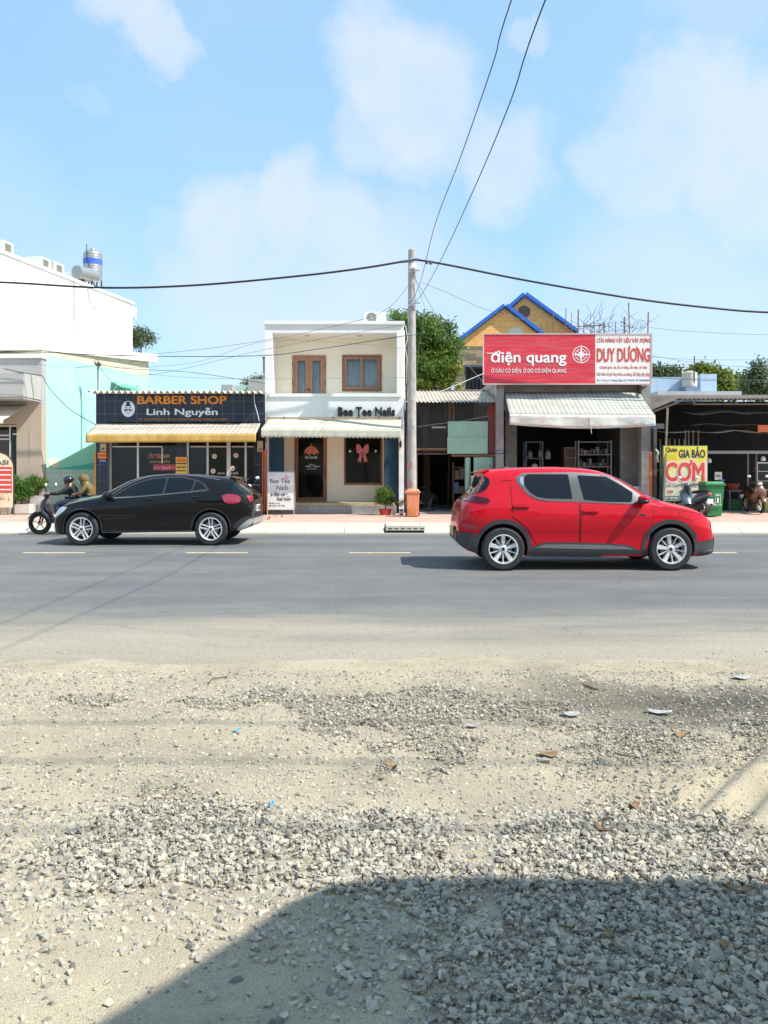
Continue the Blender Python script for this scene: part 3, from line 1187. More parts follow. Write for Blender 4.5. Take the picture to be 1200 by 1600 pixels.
def scrap(name, px, py, w, d, ang, mat, label, cat, curl=0.4, h=0.02, seed=0):
    rg_ = random.Random(seed)
    c = gpt(px, py, h)
    ca, sa = math.cos(ang), math.sin(ang)
    ph = rg_.uniform(0, 6)

    def fn(u, v):
        a, b_ = (u - .5), (v - .5) * (1 - 1.6 * abs(u - .5) ** 1.5)
        x_, y_ = a * w * .75, b_ * d * .75
        z_ = curl * w * (a * a * 1.5 + 0.12 * math.sin(7 * u + ph) * math.cos(5 * v)) - curl * d * 0.3 * abs(b_)
        return (c.x + x_ * ca - y_ * sa, c.y + x_ * sa + y_ * ca, c.z + z_)
    o_ = MB().grid(fn, 8, 6, 0.0015).build(name, mat, smooth=True)
    return tag(o_, label, cat)


scrap('dry_leaf', 612, 1208, .11, .05, -.9, leafm, 'curled brown leaf on the gravel left of centre, steeply tilted', 'leaf', 0.6, seed=1)
scrap('dry_leaf', 857, 1182, .14, .10, .1, leafm, 'broad flat tan leaf lying right of the centre of the gravel', 'leaf', .25, .015, seed=2)
scrap('dry_leaf', 1064, 1150, .14, .07, -.4, leafm, 'dark curled leaf lying below the damp patch at right', 'leaf', .5, seed=3)
scrap('dry_leaf', 990, 1262, .08, .06, .5, leafm, 'reddish brown leaf beside the wheel ruts', 'leaf', .4, seed=4)
scrap('dry_leaf', 945, 1300, .12, .06, -.6, leafm, 'long dull brown leaf half buried above the shadow edge', 'leaf', .4, seed=5)
scrap('dry_leaf', 1155, 1400, .11, .03, -.3, leafm, 'narrow yellowish leaf at the right end of the shadow edge', 'leaf', .3, .03, seed=6)
scrap('dry_leaf', 947, 1475, .045, .04, .8, leafm, 'small orange brown leaf among the shaded stones', 'leaf', .4, .035, seed=7)
scrap('dry_leaf', 1130, 1490, .04, .05, .2, leafm, 'small rusty leaf near the lower right corner', 'leaf', .4, .035, seed=8)
scrap('plastic_scrap', 372, 1147, .05, .03, .3, blue, 'tiny blue plastic scrap left of centre, farther up the dirt', 'litter', .6, seed=9)
scrap('plastic_scrap', 424, 1270, .055, .018, 1.2, blue, 'narrow blue plastic scrap standing up on the sandy dirt', 'litter', .8, seed=10)
scrap('paper_scrap', 892, 1120, .14, .12, .0, whitep, 'crumpled pale blue white bag scrap near the road edge', 'litter', .18, seed=11)
scrap('paper_scrap', 1030, 1116, .20, .10, -.3, whitep, 'bent white cardboard piece by the damp patch', 'litter', .15, .02, seed=12)
scrap('paper_scrap', 738, 1138, .12, .06, .1, whitep, 'flat whitish flake between the gravel and the road', 'litter', .2, seed=13)
scrap('paper_scrap', 1158, 1062, .17, .12, .2, whitep, 'beige paper scrap at the far right edge of the road', 'litter', .12, .015, seed=14)
for k, (pts, lab) in enumerate([([(948, 1173), (972, 1180), (1000, 1184)], 'thin dry twig lying beside the pale stone at right'),
                                ([(326, 1072), (332, 1064), (356, 1061)], 'bent dark twig at the edge of the asphalt on the left'),
                                ([(912, 1075), (935, 1083)], 'short straight twig at the road edge near the damp patch')]):
    P = [gpt(a, b_, .012) for a, b_ in pts]
    tag(MB().tube(P, [.007, .006, .004][:len(P)], 6).build('twig', twigm), lab, 'twig')

# ================================================================ MATERIALS OF THE STREET
white_paint = M('white_paint', (0.80, 0.79, 0.76), rough=0.75, var=0.04, vs=1.2, dirt=(0.62, 0.60, 0.54), dirt_amt=0.35, dirt_s=(1, 1, .25))
cream_paint = M('cream_paint', (0.90, 0.80, 0.63), rough=0.8, var=0.04, vs=1.2, dirt=(0.75, 0.64, 0.47), dirt_amt=0.2, dirt_s=(1, 1, .3))
grey_paint = M('grey_paint', (0.40, 0.395, 0.385), rough=0.85, var=0.06, vs=1.5, dirt=(0.36, 0.35, 0.33), dirt_amt=0.4, dirt_s=(1, 1, .25))
beige_paint = M('beige_paint', (0.47, 0.405, 0.32), rough=0.85, var=0.06, vs=1.2, dirt=(0.38, 0.33, 0.27), dirt_amt=0.5, dirt_s=(1, 1, .3))
cyan_paint = M('cyan_paint', (0.36, 0.70, 0.62), rough=0.8, var=0.05, vs=1.0, dirt=(0.42, 0.68, 0.61), dirt_amt=0.4, dirt_s=(1, 1, .3))
teal_shade = M('teal_shade', (0.10, 0.52, 0.45), rough=0.8, var=0.05)
wood = M('brown_wood', (0.30, 0.125, 0.06), rough=0.5, var=0.2, vs=8, dirt=(0.2, 0.08, 0.04), dirt_amt=0.5, dirt_s=(8, 8, .6))
wood2 = M('pale_wood', (0.42, 0.20, 0.11), rough=0.5, var=0.15, vs=8, dirt=(0.3, 0.13, 0.07), dirt_amt=0.4, dirt_s=(8, 8, .6))
alu = M('aluminium', (0.62, 0.61, 0.58), rough=0.4, metal=0.5, var=0.08)
steel = M('steel', (0.55, 0.56, 0.58), rough=0.3, metal=0.9, var=0.08, vs=4)
rust = M('rusty_steel', (0.24, 0.12, 0.07), rough=0.85, var=0.3, vs=6, bump=.3)
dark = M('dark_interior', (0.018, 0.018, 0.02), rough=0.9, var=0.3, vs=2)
darkmetal = M('dark_metal', (0.045, 0.045, 0.05), rough=0.5, metal=.3)
black_rubber = M('black_rubber', (0.022, 0.022, 0.023), rough=0.75, var=0.15, vs=20)
black_plastic = M('black_plastic', (0.03, 0.03, 0.033), rough=0.45, var=0.1, vs=10)
concrete = M('old_concrete', (0.36, 0.34, 0.31), rough=0.9, var=0.15, vs=3, bump=.4, dirt=(0.18, 0.17, 0.15), dirt_amt=0.6, dirt_s=(1.5, 1.5, .6))
polem = M('pole_concrete', (0.42, 0.40, 0.37), rough=0.9, var=0.12, vs=5, bump=.5, dirt=(0.20, 0.19, 0.18), dirt_amt=0.75, dirt_s=(4, 4, 1.6))
cable_black = M('cable_black', (0.02, 0.02, 0.022), rough=0.6)
cable_grey = M('cable_grey', (0.16, 0.16, 0.17), rough=0.7)
cable_white = M('cable_white', (0.75, 0.75, 0.72), rough=0.6)
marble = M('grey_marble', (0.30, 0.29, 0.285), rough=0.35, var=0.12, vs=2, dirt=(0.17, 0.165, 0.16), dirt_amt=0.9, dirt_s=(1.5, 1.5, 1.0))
glass_dark = glass_mat('shop_glass', (0.008, 0.009, 0.010), 0.04, see=0.45)
glass_plain = glass_mat('window_glass', (0.05, 0.06, 0.065), 0.03, see=0.9)
txt_black = M('letter_black', (0.015, 0.015, 0.02), rough=0.5)
txt_white = M('letter_white', (0.82, 0.82, 0.80), rough=0.6)
txt_orange = M('letter_orange', (0.80, 0.27, 0.03), rough=0.5)
txt_red = M('letter_red', (0.62, 0.06, 0.05), rough=0.6)
txt_navy = M('letter_navy', (0.03, 0.03, 0.14), rough=0.6)
txt_purple = M('letter_purple', (0.33, 0.22, 0.52), rough=0.6)
pinkm = M('pink_ribbon', (0.72, 0.22, 0.27), rough=0.6, var=.15, vs=15)
tarp_grey = M('grey_tarp', (0.42, 0.43, 0.38), rough=0.7, var=0.1, vs=4)
white_pl = M('white_plastic', (0.74, 0.74, 0.70), rough=0.45, var=0.06)
corr = M('corrugated_sheet', (0.55, 0.53, 0.46), rough=0.6, metal=0.1, var=0.15, vs=2, dirt=(0.34, 0.25, 0.17), dirt_amt=0.8, dirt_s=(2, 2, 2))
corr_dark = M('rusted_sheet', (0.19, 0.155, 0.125), rough=0.8, var=0.25, vs=2, dirt=(0.10, 0.06, 0.04), dirt_amt=0.9, dirt_s=(2, 2, 2))
leaf_green = tone_mat('leaf_green', ((0.02, 0.06, 0.01), (0.065, 0.14, 0.02), (0.14, 0.24, 0.03), (0.30, 0.38, 0.07)), None, rough=.5, trans=.3)
leaf_bright = tone_mat('leaf_bright', ((0.03, 0.10, 0.015), (0.07, 0.19, 0.03), (0.15, 0.30, 0.045)), None, rough=.5, trans=.35)
leaf_dull = tone_mat('leaf_dull', ((0.05, 0.085, 0.035), (0.11, 0.15, 0.06), (0.20, 0.23, 0.10)), None, rough=.6, trans=.3)
leaf_yellow = tone_mat('leaf_yellow', ((0.06, 0.10, 0.015), (0.17, 0.22, 0.03), (0.34, 0.36, 0.06)), None, rough=.5, trans=.35)
bark = M('bark', (0.13, 0.10, 0.075), rough=0.95, var=.25, vs=10, bump=.6)


def corrugated(x0, x1, yb, zb, yf, zf, period=0.09, amp=0.014, thick=0.003, sag=0.0, jag=0.0, seed=0):
    """corrugated sheet from (yb, zb) at the back to (yf, zf) at the front edge"""
    mb = MB()
    nx = max(8, int((x1 - x0) / period * 6))
    rg_ = random.Random(seed)
    js = [rg_.uniform(-jag, jag) for _ in range(40)]

    def fn(u, v):
        x = x0 + (x1 - x0) * u
        w = amp * math.sin(2 * math.pi * x / period)
        j = js[int(u * 7.999)] if jag else 0
        return (x, yb + (yf - yb) * v + j * v, zb + (zf - zb) * v + w + sag * math.sin(u * math.pi) * v + 0.3 * j * v)
    mb.grid(fn, nx, 3, -thick)
    return mb


def awning(name, mat, parent, bl, brt, fl, fr, drop, scallop=0.0, nsc=20, sag=0.02, wave=0.0, valmat=None, droop2=None):
    """sheet from back-left, back-right to front-left, front-right plus a hanging valance. bl.. are points"""
    bl, brt, fl, fr = map(Vector, (bl, brt, fl, fr))

    def top(u, v):
        a = bl.lerp(brt, u)
        b_ = fl.lerp(fr, u)
        p = a.lerp(b_, v)
        p.z -= sag * math.sin(math.pi * v) * (1 + .5 * math.sin(u * 9)) + wave * math.sin(u * 41) * v * (1 - v)
        return p
    t_ = MB().grid(top, 60, 8, 0.004).build(name, mat, parent, smooth=True)

    def val(u, v):
        p = fl.lerp(fr, u)
        d = drop if droop2 is None else drop * droop2(u)
        sc_ = scallop * (1 - abs(math.sin(math.pi * nsc * u))) if scallop else 0
        y = 0.012 * math.sin(u * 60) * v + 0.02 * math.sin(u * 23 + 1) * v
        return Vector((p.x, p.y - 0.006 - abs(y) * .6 + (wave * math.sin(u * 17) * v * 1.5), p.z - 0.004 - (d - sc_) * v))
    MB().grid(val, max(80, nsc * 8 if scallop else 80), 4, 0.003).build('valance', valmat or mat, t_, smooth=True)
    return t_


def frame_rect(mb, x0, x1, z0, z1, y0, y1, t, tb=None):
    """rectangular frame in the facade plane, corner pieces butted"""
    tb = t if tb is None else tb
    mb.box(x0, x0 + t, y0, y1, z0, z1)
    mb.box(x1 - t, x1, y0, y1, z0, z1)
    mb.box(x0 + t, x1 - t, y0, y1, z1 - t, z1)
    if tb > 0: mb.box(x0 + t, x1 - t, y0, y1, z0, z0 + tb)
    return mb


def wall_with_holes(mb, x0, x1, z0, z1, y0, y1, holes):
    """front wall as boxes round rectangular openings (x0,x1,z0,z1)"""
    xs = sorted(set([x0, x1] + [h[0] for h in holes] + [h[1] for h in holes]))
    for a, b_ in zip(xs[:-1], xs[1:]):
        hs = sorted([(h[2], h[3]) for h in holes if h[0] <= a + 1e-6 and h[1] >= b_ - 1e-6])
        z = z0
        for h0, h1 in hs:
            if h0 > z + 1e-4: mb.box(a, b_, y0, y1, z, h0)
            z = h1
        if z < z1 - 1e-4: mb.box(a, b_, y0, y1, z, z1)
    return mb


def ac_unit(parent_name, label, x0, x1, z0, z1, y, depth=0.32, side_fan=False, group=None, loc_rot=None):
    t = thing(parent_name, label, 'air conditioner', (0, 0, 0), group)
    w, h = x1 - x0, z1 - z0
    box('casing', white_pl, t, x0, x1, y, y + depth, z0 + .03, z1, bevel=.012)
    cx, cz, r = x0 + w * .36, z0 + .03 + (h - .03) * .5, min(w * .3, h * .42)
    g = MB()
    for k in range(9):
        rr = r * (k + 1) / 9
        if k % 2 == 0: g.tube([(cx + rr * math.cos(a), y - .012, cz + rr * math.sin(a)) for a in np.linspace(0, 2 * math.pi, 25)], .0025, 4, caps=False)
    for k in range(12):
        a = k * math.pi / 6
        g.bar((cx, y - .012, cz), (cx + r * math.cos(a), y - .012, cz + r * math.sin(a)), .004, .004)
    g.build('fan_grille', white_pl, t)
    MB().lathe([(r * .98, -0.006), (r * .98, -.002), (0, -.002)], (cx, y, cz), 28, 'y').build('fan_opening', M('fan_dark', (0.16, .155, .13), rough=.7), t)
    for xx in (x0 + w * .15, x1 - w * .15):
        box('foot', darkmetal, t, xx - .04, xx + .04, y + .03, y + depth - .03, z0, z0 + .03)
    return t


# ================================================================ LEFT: BEIGE HOUSE, CYAN HOUSE, TALL WHITE HOUSE
BY = 26.2
# beige-grey house at the left edge
h = thing('house', 'grey and beige two storey house at the left edge with a white balcony', 'house', (GX(0, BY), BY, 0))
x1 = GX(65, BY)
zt = GZ(560, BY)
w_open = (GX(-70, BY), GX(26, BY), SWZ, GZ(663, BY))
mb = MB()
wall_with_holes(mb, -24, x1, SWZ - .3, GZ(632, BY), BY, BY + .25, [w_open])
mb.box(x1 - .25, x1, BY + .253, BY + .38, SWZ - .3, GZ(632, BY))
mb.box(x1 - 2.5, x1 - 2.4, BY + .253, BY + 9, SWZ - .3, zt)
mb.build('lower_wall', beige_paint, h)
MB().box(-24, x1, BY, BY + .38, GZ(632, BY) + .003, zt).build('upper_wall', grey_paint, h)
box('roof_edge', white_paint, h, -24, x1 + .05, BY - .08, BY + .40, zt + .003, zt + .14, bevel=.01)
bx1 = GX(65, BY)
box('balcony', M('balcony_paint', (.42, .41, .39), rough=.8, var=.05), h, -24, bx1 - .003, BY - 1.3, BY - .003, GZ(623, BY - .6), GZ(586, BY - .6), bevel=.01)
box('balcony_slab', M('slab_grey', (.42, .41, .39), rough=.9), h, -24, bx1 - .03, BY - 1.27, BY - .003, GZ(623, BY - .6) - .06, GZ(623, BY - .6) - .003)
# awning over its door
a = thing('awning', 'faded cream folding awning at the left edge above the beige house door', 'awning', (GX(0, BY), BY - .2, 3.2))
awning('canvas', M('cream_canvas', (.62, .56, .44), rough=.8), a, (-20, BY - .01, GZ(632, BY)), (GX(44, BY), BY - .01, GZ(632, BY)), (-20, BY - 1.5, GZ(664, BY - 1.5)), (GX(5, BY - 1.5), BY - 1.5, GZ(656, BY - 1.5)), .12)
# door and window set
g = thing('glass_door', 'dark glass doors with pale frames in the beige house at left', 'door', (GX(0, BY), BY, SWZ))
f = MB()
for px in (-70, -30, 13, 24.5):
    f.box(GX(px, BY), GX(px, BY) + .05, BY + .06, BY + .14, SWZ, GZ(664, BY) - .06)
f.box(GX(-70, BY), GX(26, BY), BY + .06, BY + .14, GZ(664, BY) - .058, GZ(664, BY))
for py, x0_, x1_ in ((679, -29, 13), (685, -29, 13), (677, 15.5, 24.5)):
    f.box(GX(x0_, BY) + .055, GX(x1_, BY) - .003, BY + .065, BY + .135, GZ(py, BY) - .05, GZ(py, BY))
f.build('frame', alu, g)
box('pane', glass_dark, g, GX(-69, BY), GX(25, BY), BY + .095, BY + .105, SWZ, GZ(665, BY))
box('roof_slab', concrete, h, -24, x1 - 2.4, BY + .41, BY + 9, zt + .003, zt + .1)
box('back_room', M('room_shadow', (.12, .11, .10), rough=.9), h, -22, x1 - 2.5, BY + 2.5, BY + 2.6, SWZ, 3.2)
box('seam', M('wall_crack', (.2, .17, .14), rough=.9), h, GX(45, BY), GX(45.6, BY), BY - .004, BY, GZ(724, BY), GZ(672, BY))

dv = Vector((0.225, 0.974, 0)).normalized()
nv = Vector((0.974, -0.225, 0)).normalized()       # right-hand side of that direction


def wall_t(P0, px):
    k = (px - 600.0) / F
    return (k * P0[1] - P0[0]) / (dv.x - k * dv.y)


def wp(P0, px):
    t_ = wall_t(P0, px)
    return Vector((P0[0] + dv.x * t_, P0[1] + dv.y * t_, 0))


def oblique_block(mb, a, b_, width, z0, z1, z1b=None, out=0.0, mi=0):
    """block whose right-hand wall runs a->b; body extends to the left by width"""
    z1b = z1 if z1b is None else z1b
    a, b_ = Vector(a) + nv * out, Vector(b_) + nv * out
    c, d = b_ - nv * (width + out), a - nv * (width + out)
    mb.hexa([(d.x, d.y, z0), (a.x, a.y, z0), (b_.x, b_.y, z0), (c.x, c.y, z0), (d.x, d.y, z1), (a.x, a.y, z1), (b_.x, b_.y, z1b), (c.x, c.y, z1b)], mi)


# cyan house
CA = Vector((GX(65, 26.6), 26.6, 0))
CB = wp(CA, 230)
zc0, zc1 = GZ(552, CA.y), GZ(576, CB.y)
h = thing('house', 'pale cyan house with a long side wall left of the barber shop', 'house', (CA.x, CA.y, 0))
mb = MB()
oblique_block(mb, CA, CB, 2.2, SWZ - .3, zc0, zc1)
mb.build('wall', cyan_paint, h)
mb = MB()
zd = GZ(733.5, CA.y)
oblique_block(mb, CA + dv * .02, CB - dv * .02, .2, SWZ - .3, zd, None, .012)
mb.build('tiled_dado', brick_mat('white_wall_tile', (.60, .70, .68), (.64, .72, .70), (.45, .52, .5), .5, .5, .006, 0, .4, 'yz', .08), h)
# barber shop's cast shadow, painted as a teal triangle low on the wall
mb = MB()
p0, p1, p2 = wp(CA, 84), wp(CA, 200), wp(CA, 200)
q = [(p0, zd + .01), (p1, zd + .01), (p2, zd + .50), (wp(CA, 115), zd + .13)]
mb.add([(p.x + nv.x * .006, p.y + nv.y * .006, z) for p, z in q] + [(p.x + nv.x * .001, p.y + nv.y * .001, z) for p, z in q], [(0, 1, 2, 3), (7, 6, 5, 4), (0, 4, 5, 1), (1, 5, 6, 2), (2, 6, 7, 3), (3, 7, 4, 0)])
mb.build('painted_shadow', teal_shade, h)
mb = MB()
A2, B2 = CA + dv * .0, wp(CA, 232)
oblique_block(mb, A2, B2, 2.2, zc0 + .003, zc0 + .1, zc1 + .45, .004)
mb.build('cornice', M('cornice_cream', (.62, .55, .40), rough=.8), h)
mb = MB()
A3, B3 = CA - dv * .05, wp(CA, 238)
mb.hexa([(A3.x - 2.2, A3.y, zc0 + .104), (A3.x + .02, A3.y, zc0 + .104), (B3.x + .25, B3.y, GZ(566, B3.y)), (B3.x - 2.2, B3.y, GZ(566, B3.y)),
         (A3.x - 2.2, A3.y, zc0 + .2), (A3.x + .02, A3.y, zc0 + .2), (B3.x + .25, B3.y, GZ(553, B3.y)), (B3.x - 2.2, B3.y, GZ(553, B3.y))])
mb.build('roof_slab', white_paint, h)
# little green lean-to sheet on its wall
gr = thing('lean_to_roof', 'small green metal sheet leaning out behind the barber shop roof', 'roof sheet', tuple(wp(CA, 188) + Vector((0, 0, 4.2))))
a_, b_ = wp(CA, 174), wp(CA, 206)
mb = MB()
za, zb = GZ(596, a_.y), GZ(603, b_.y)
mb.add([(a_.x + .02, a_.y - .02, za), (b_.x + .02, b_.y, zb), (b_.x + .5, b_.y - .5, zb - .22), (a_.x + .5, a_.y - .5, za - .22)] +
       [(a_.x + .02, a_.y - .02, za - .05), (b_.x + .02, b_.y, zb - .05), (b_.x + .5, b_.y - .5, zb - .27), (a_.x + .5, a_.y - .5, za - .27)],
       [(0, 3, 2, 1), (4, 5, 6, 7), (0, 1, 5, 4), (1, 2, 6, 5), (2, 3, 7, 6), (3, 0, 4, 7)])
mb.build('sheet', M('green_sheet', (.10, .42, .28), rough=.6), gr)
mb = MB()
for p in (a_, b_):
    mb.bar((p.x + .02, p.y, GZ(612, p.y)), (p.x + .45, p.y - .45, GZ(602, p.y)), .03)
mb.split('bracket', steel, gr)
# stickers on the wall
for px, py, r_, m_, lab in ((84, 723, .18, M('sticker_cream', (.75, .68, .50), rough=.6), 'round cream and pink poster stuck on the cyan wall'),):
    p = wp(CA, px)
    z = GZ(py, p.y)
    mb = MB()
    vs = [p + nv * .014 + dv * r_ * 1.6 * math.cos(a) + Vector((0, 0, z + r_ * math.sin(a))) for a in np.linspace(0, 2 * math.pi, 20, endpoint=False)]
    vb = [v - nv * .01 for v in vs]
    mb.add(vs + vb, [tuple(range(20)), tuple(range(39, 19, -1))] + [((i + 1) % 20, i, i + 20, (i + 1) % 20 + 20) for i in range(20)])
    tag(mb.build('poster', m_), lab, 'poster')

# tall white house behind
TB = Vector((GX(207, 35.2), 35.2, 0))
TA = TB - dv * 12
zT = GZ(475, TB.y)
h = thing('house', 'tall blank white house rising behind the cyan house at far left', 'house', (TA.x, TA.y, 0))
mb = MB()
oblique_block(mb, TA, TB, 9, -.2, zT - .02)
mb.build('wall', white_paint, h)
mb = MB()
oblique_block(mb, TA - dv * .06, TB + dv * .06, 9, zT - .017, zT + .10, None, .06)
mb.build('roof_edge', white_paint, h)
e = TB + dv * .07
mb = MB()
oblique_block(mb, e, e + dv * .3, .3, zT - .6, zT - .08, None, -.02)
mb.build('corner_box', white_paint, h)
p = wp(TA, 115)
mb = MB()
mb.tube([(p.x + nv.x * .05, p.y + nv.y * .05, z) for z in (GZ(437, p.y) , GZ(500, p.y), GZ(555, p.y))], .03, 6)
mb.build('drain_pipe', M('stained_pipe', (.50, .46, .40), rough=.7), h)
p = wp(TA, 138)
mb = MB()
mb.tube([(wp(TA, a).x + .04, wp(TA, a).y - .02, GZ(b_, wp(TA, a).y)) for a, b_ in ((136, 450), (137, 462), (141, 476), (146, 483), (149, 480))], .018, 5)
mb.build('hose', cable_grey, h)
# air conditioners and tank on its roof edge
for k, (a0, a1, ytop, ybot, lab) in enumerate(((4, 21, 385, 402, 'white air conditioner on the tall white roof at the very left'), (64, 79, 409, 424, 'white air conditioner on the tall roof, second from left'),
                                             (85, 100, 417, 432, 'white air conditioner on the tall roof, just left of the drain pipe'), (122, 134, 431, 445, 'small white air conditioner just left of the roof water tank'))):
    pa = wp(TA - nv * .3, a0)
    pb = wp(TA - nv * .3, a1)
    t_ = thing('air_conditioner', lab, 'air conditioner', (pa.x, pa.y, zT + .1), 'air conditioners along the tall white roof edge')
    z0 = zT + .12
    hgt = GZ(ytop, pa.y) - GZ(ybot + 0, pa.y) + .1
    mb = MB()
    oblique_block(mb, pa, pb, .8, z0, z0 + hgt)
    mb.build('casing', white_pl, t_, bevel=.01)
    mb = MB()
    for j in range(9):
        zz = z0 + hgt * (.15 + .08 * j)
        oblique_block(mb, pa + dv * .12, pb - dv * .12, .02, zz, zz + hgt * .05, None, .014)
    mb.build('fan_grille', M('grille_dark', (.20, .19, .15), rough=.6), t_)
TP = wp(TA - nv * .8, 145)
t_ = thing('water_tank', 'stainless steel water tank with a blue band on the tall white roof', 'water tank', (TP.x, TP.y, zT + .1))
r_ = 14.3 / F * TP.y
zb, zt_ = GZ(438, TP.y), GZ(397, TP.y)
tankm = M('tank_steel', (.42, .42, .41), rough=.4, metal=.7, var=.08)
prof = [(r_ * .3, zb - .05), (r_ * .95, zb)]
nr = 11
for k in range(nr * 4 + 1):
    z = zb + (zt_ - zb) * k / (nr * 4)
    prof.append((r_ * (1 - .022 * (k % 4 == 0)), z))
prof += [(r_ * .8, zt_ + .1), (r_ * .3, zt_ + .16), (r_ * .28, zt_ + .22), (0, zt_ + .22)]
MB().lathe(prof, (TP.x, TP.y, 0), 28).build('drum', tankm, t_, smooth=2)
zm = GZ(410, TP.y)
MB().lathe([(r_ * 1.004, zm - .13), (r_ * 1.012, zm - .13), (r_ * 1.012, zm + .11), (r_ * 1.004, zm + .11)], (TP.x, TP.y, 0), 28).build('blue_band', M('tank_blue', (.05, .13, .52), rough=.4), t_)
mb = MB()
for sx in (-1, 1):
    for sy in (-1, 1):
        mb.bar((TP.x + sx * r_ * .7, TP.y + sy * r_ * .7, zT + .1), (TP.x + sx * r_ * .7, TP.y + sy * r_ * .7, zb), .05)
mb.split('stand_leg', darkmetal, t_)
MB().tube([(TP.x - .1, TP.y - r_ - .03, zt_ + .3), (TP.x - .1, TP.y - r_ - .03, zm), (TP.x + .1, TP.y - r_ - .03, zb + .2)], .018, 5).build('pipe', darkmetal, t_)
hp, hq = wp(TA - nv * .2, 123), wp(TA - nv * .2, 156)
t_ = thing('solar_water_heater', 'steel cylinder of a solar water heater lying beside the roof water tank', 'water heater', (hp.x, hp.y, zT))
MB().tube([(hp.x, hp.y - .2, GZ(427, hp.y)), (hq.x, hq.y - .6, GZ(437, hq.y))], .27, 16).build('drum', tankm, t_, smooth=2)
mb = MB()
for q_ in (.25, .8):
    c = Vector((hp.x, hp.y - .2, GZ(427, hp.y))).lerp(Vector((hq.x, hq.y - .6, GZ(437, hq.y))), q_)
    mb.bar((c.x - .15, c.y + .5, zT + .1), (c.x, c.y, c.z - .2), .05)
    mb.bar((c.x + .15, c.y + .1, zT + .1), (c.x, c.y, c.z - .2), .05)
mb.split('stand_leg', darkmetal, t_)
# small tree on the terrace behind its corner
t_ = thing('tree', 'small leafy tree on the terrace at the corner of the tall white house', 'tree', (GX(220, 38), 38, 5))
_, cs = crown('crown', leaf_dull, t_, [((GX(221, 38), 38, GZ(528, 38)), (.55, .6, .6))], 2600, .12, seed=3, nclump=22, cr=.3)
trunk(t_, bark, (GX(219, 38), 38, 5.2), (GX(221, 38), 38, GZ(535, 38)), .05, cs[:6], 3)

# ================================================================ BARBER SHOP
BR = 26.0
h = thing('barber_shop', 'low barber shop faced in dark blue tiles with orange and white lettering', 'shop', (GX(282, BR), BR, SWZ))
x0, x1 = GX(152, BR), GX(413, BR)
navy = brick_mat('navy_tile', (.014, .017, .034), (.020, .024, .045), (.13, .14, .16), .36, .42, .006, 0, .25, 'xz', .15)
navy2 = brick_mat('navy_tile_small', (.014, .017, .034), (.020, .024, .045), (.09, .10, .12), .30, .55, .006, 0, .25, 'xz', .15)
zr = GZ(616, BR)
box('fascia', navy, h, x0, x1, BR - .12, BR + .1, GZ(660, BR), zr)
mb = MB()
mb.box(x0, GX(171, BR), BR - .12, BR + .3, SWZ - .1, GZ(660, BR) - .003)
mb.box(GX(397, BR), x1 - .02, BR - .12, BR + .3, SWZ - .1, GZ(660, BR) - .003)
mb.split('pillar', navy2, h)
box('side_wall', cream_paint, h, x0 + .02, x0 + .2, BR + .303, BR + 8, SWZ, zr - .05)
box('side_wall', cream_paint, h, x1 - .22, x1 - .02, BR + .303, BR + 8, SWZ, zr - .05)
box('corner_trim', txt_orange, h, x0 - .05, x0 - .003, BR - .13, BR + .1, SWZ, GZ(706, BR))
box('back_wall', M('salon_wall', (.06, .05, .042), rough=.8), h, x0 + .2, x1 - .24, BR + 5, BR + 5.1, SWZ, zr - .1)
box('floor', concrete, h, x0 + .2, x1 - .24, BR - .1, BR + 5, SWZ - .03, SWZ + .05)
roof = corrugated(GX(136, BR - .6), GX(413, BR - .6) - .02, BR + 8, zr + .5, BR - .6, GZ(612.5, BR - .6), .20, .055, jag=.02, seed=2)
roof.build('roof', M('barber_roof', (.60, .58, .50), rough=.6, var=.15, vs=2, dirt=(.42, .36, .28), dirt_amt=.7, dirt_s=(2, 2, 2)), h)
# shopfront
doors = MB()
zs0, zl = SWZ + .05, GZ(697, BR)
for px in (170.5, 213.5, 291.5, 322.5, 354, 382, 396):
    doors.box(GX(px, BR), GX(px, BR) + (.07 if px not in (354,) else .13), BR + .02, BR + .1, zs0, GZ(661, BR))
doors.build('frame', alu, h)
mb = MB()
for a, b_ in ((175, 213), (217, 253), (297, 322), (326, 354), (362, 382), (386, 396)):
    mb.box(GX(a, BR), GX(b_, BR), BR + .03, BR + .09, zl - .04, zl)
mb.box(GX(254, BR) - .04, GX(254, BR), BR + .03, BR + .09, GZ(724, BR), zl - .045)
mb.split('transom', alu, h)
box('pane', glass_dark, h, GX(174, BR), GX(275, BR), BR + .055, BR + .062, zs0, GZ(661, BR))
box('pane', glass_dark, h, GX(296, BR), GX(396, BR), BR + .055, BR + .062, zs0, GZ(661, BR))
box('pillar', navy2, h, GX(275, BR), GX(291, BR), BR + .0, BR + .2, zs0, GZ(661, BR))
# folding gate lattice behind the left pane
mb = MB()
for k in range(9):
    xx = GX(178 + k * 4.2, BR)
    mb.box(xx, xx + .02, BR + .12, BR + .14, zs0, GZ(699, BR))
for zz in (GZ(726, BR), GZ(746, BR)):
    for k in range(5):
        xx = GX(181 + k * 7, BR)
        mb.prism([(xx - .06, zz), (xx, zz + .05), (xx + .06, zz), (xx, zz - .05)], BR + .10, BR + .115)
mb.build('folding_gate', M('gate_grey', (.22, .23, .24), rough=.5, metal=.5), h)
for px, py in ((334.5, 713), (368, 711.5), (332.5, 736), (363, 732)):
    t_ = MB().lathe([(.0, -.008), (.07, -.008), (.085, -.002), (.085, 0)], (GX(px, BR), BR + .05, GZ(py, BR)), 16, 'y').build('flower_decal', M('decal_cream', (.68, .58, .48), rough=.6), h)
    MB().lathe([(.0, -.012), (.03, -.012), (.03, -.0085)], (GX(px, BR), BR + .05, GZ(py, BR)), 10, 'y').build('flower_centre', M('decal_orange', (.6, .2, .1), rough=.6), t_)
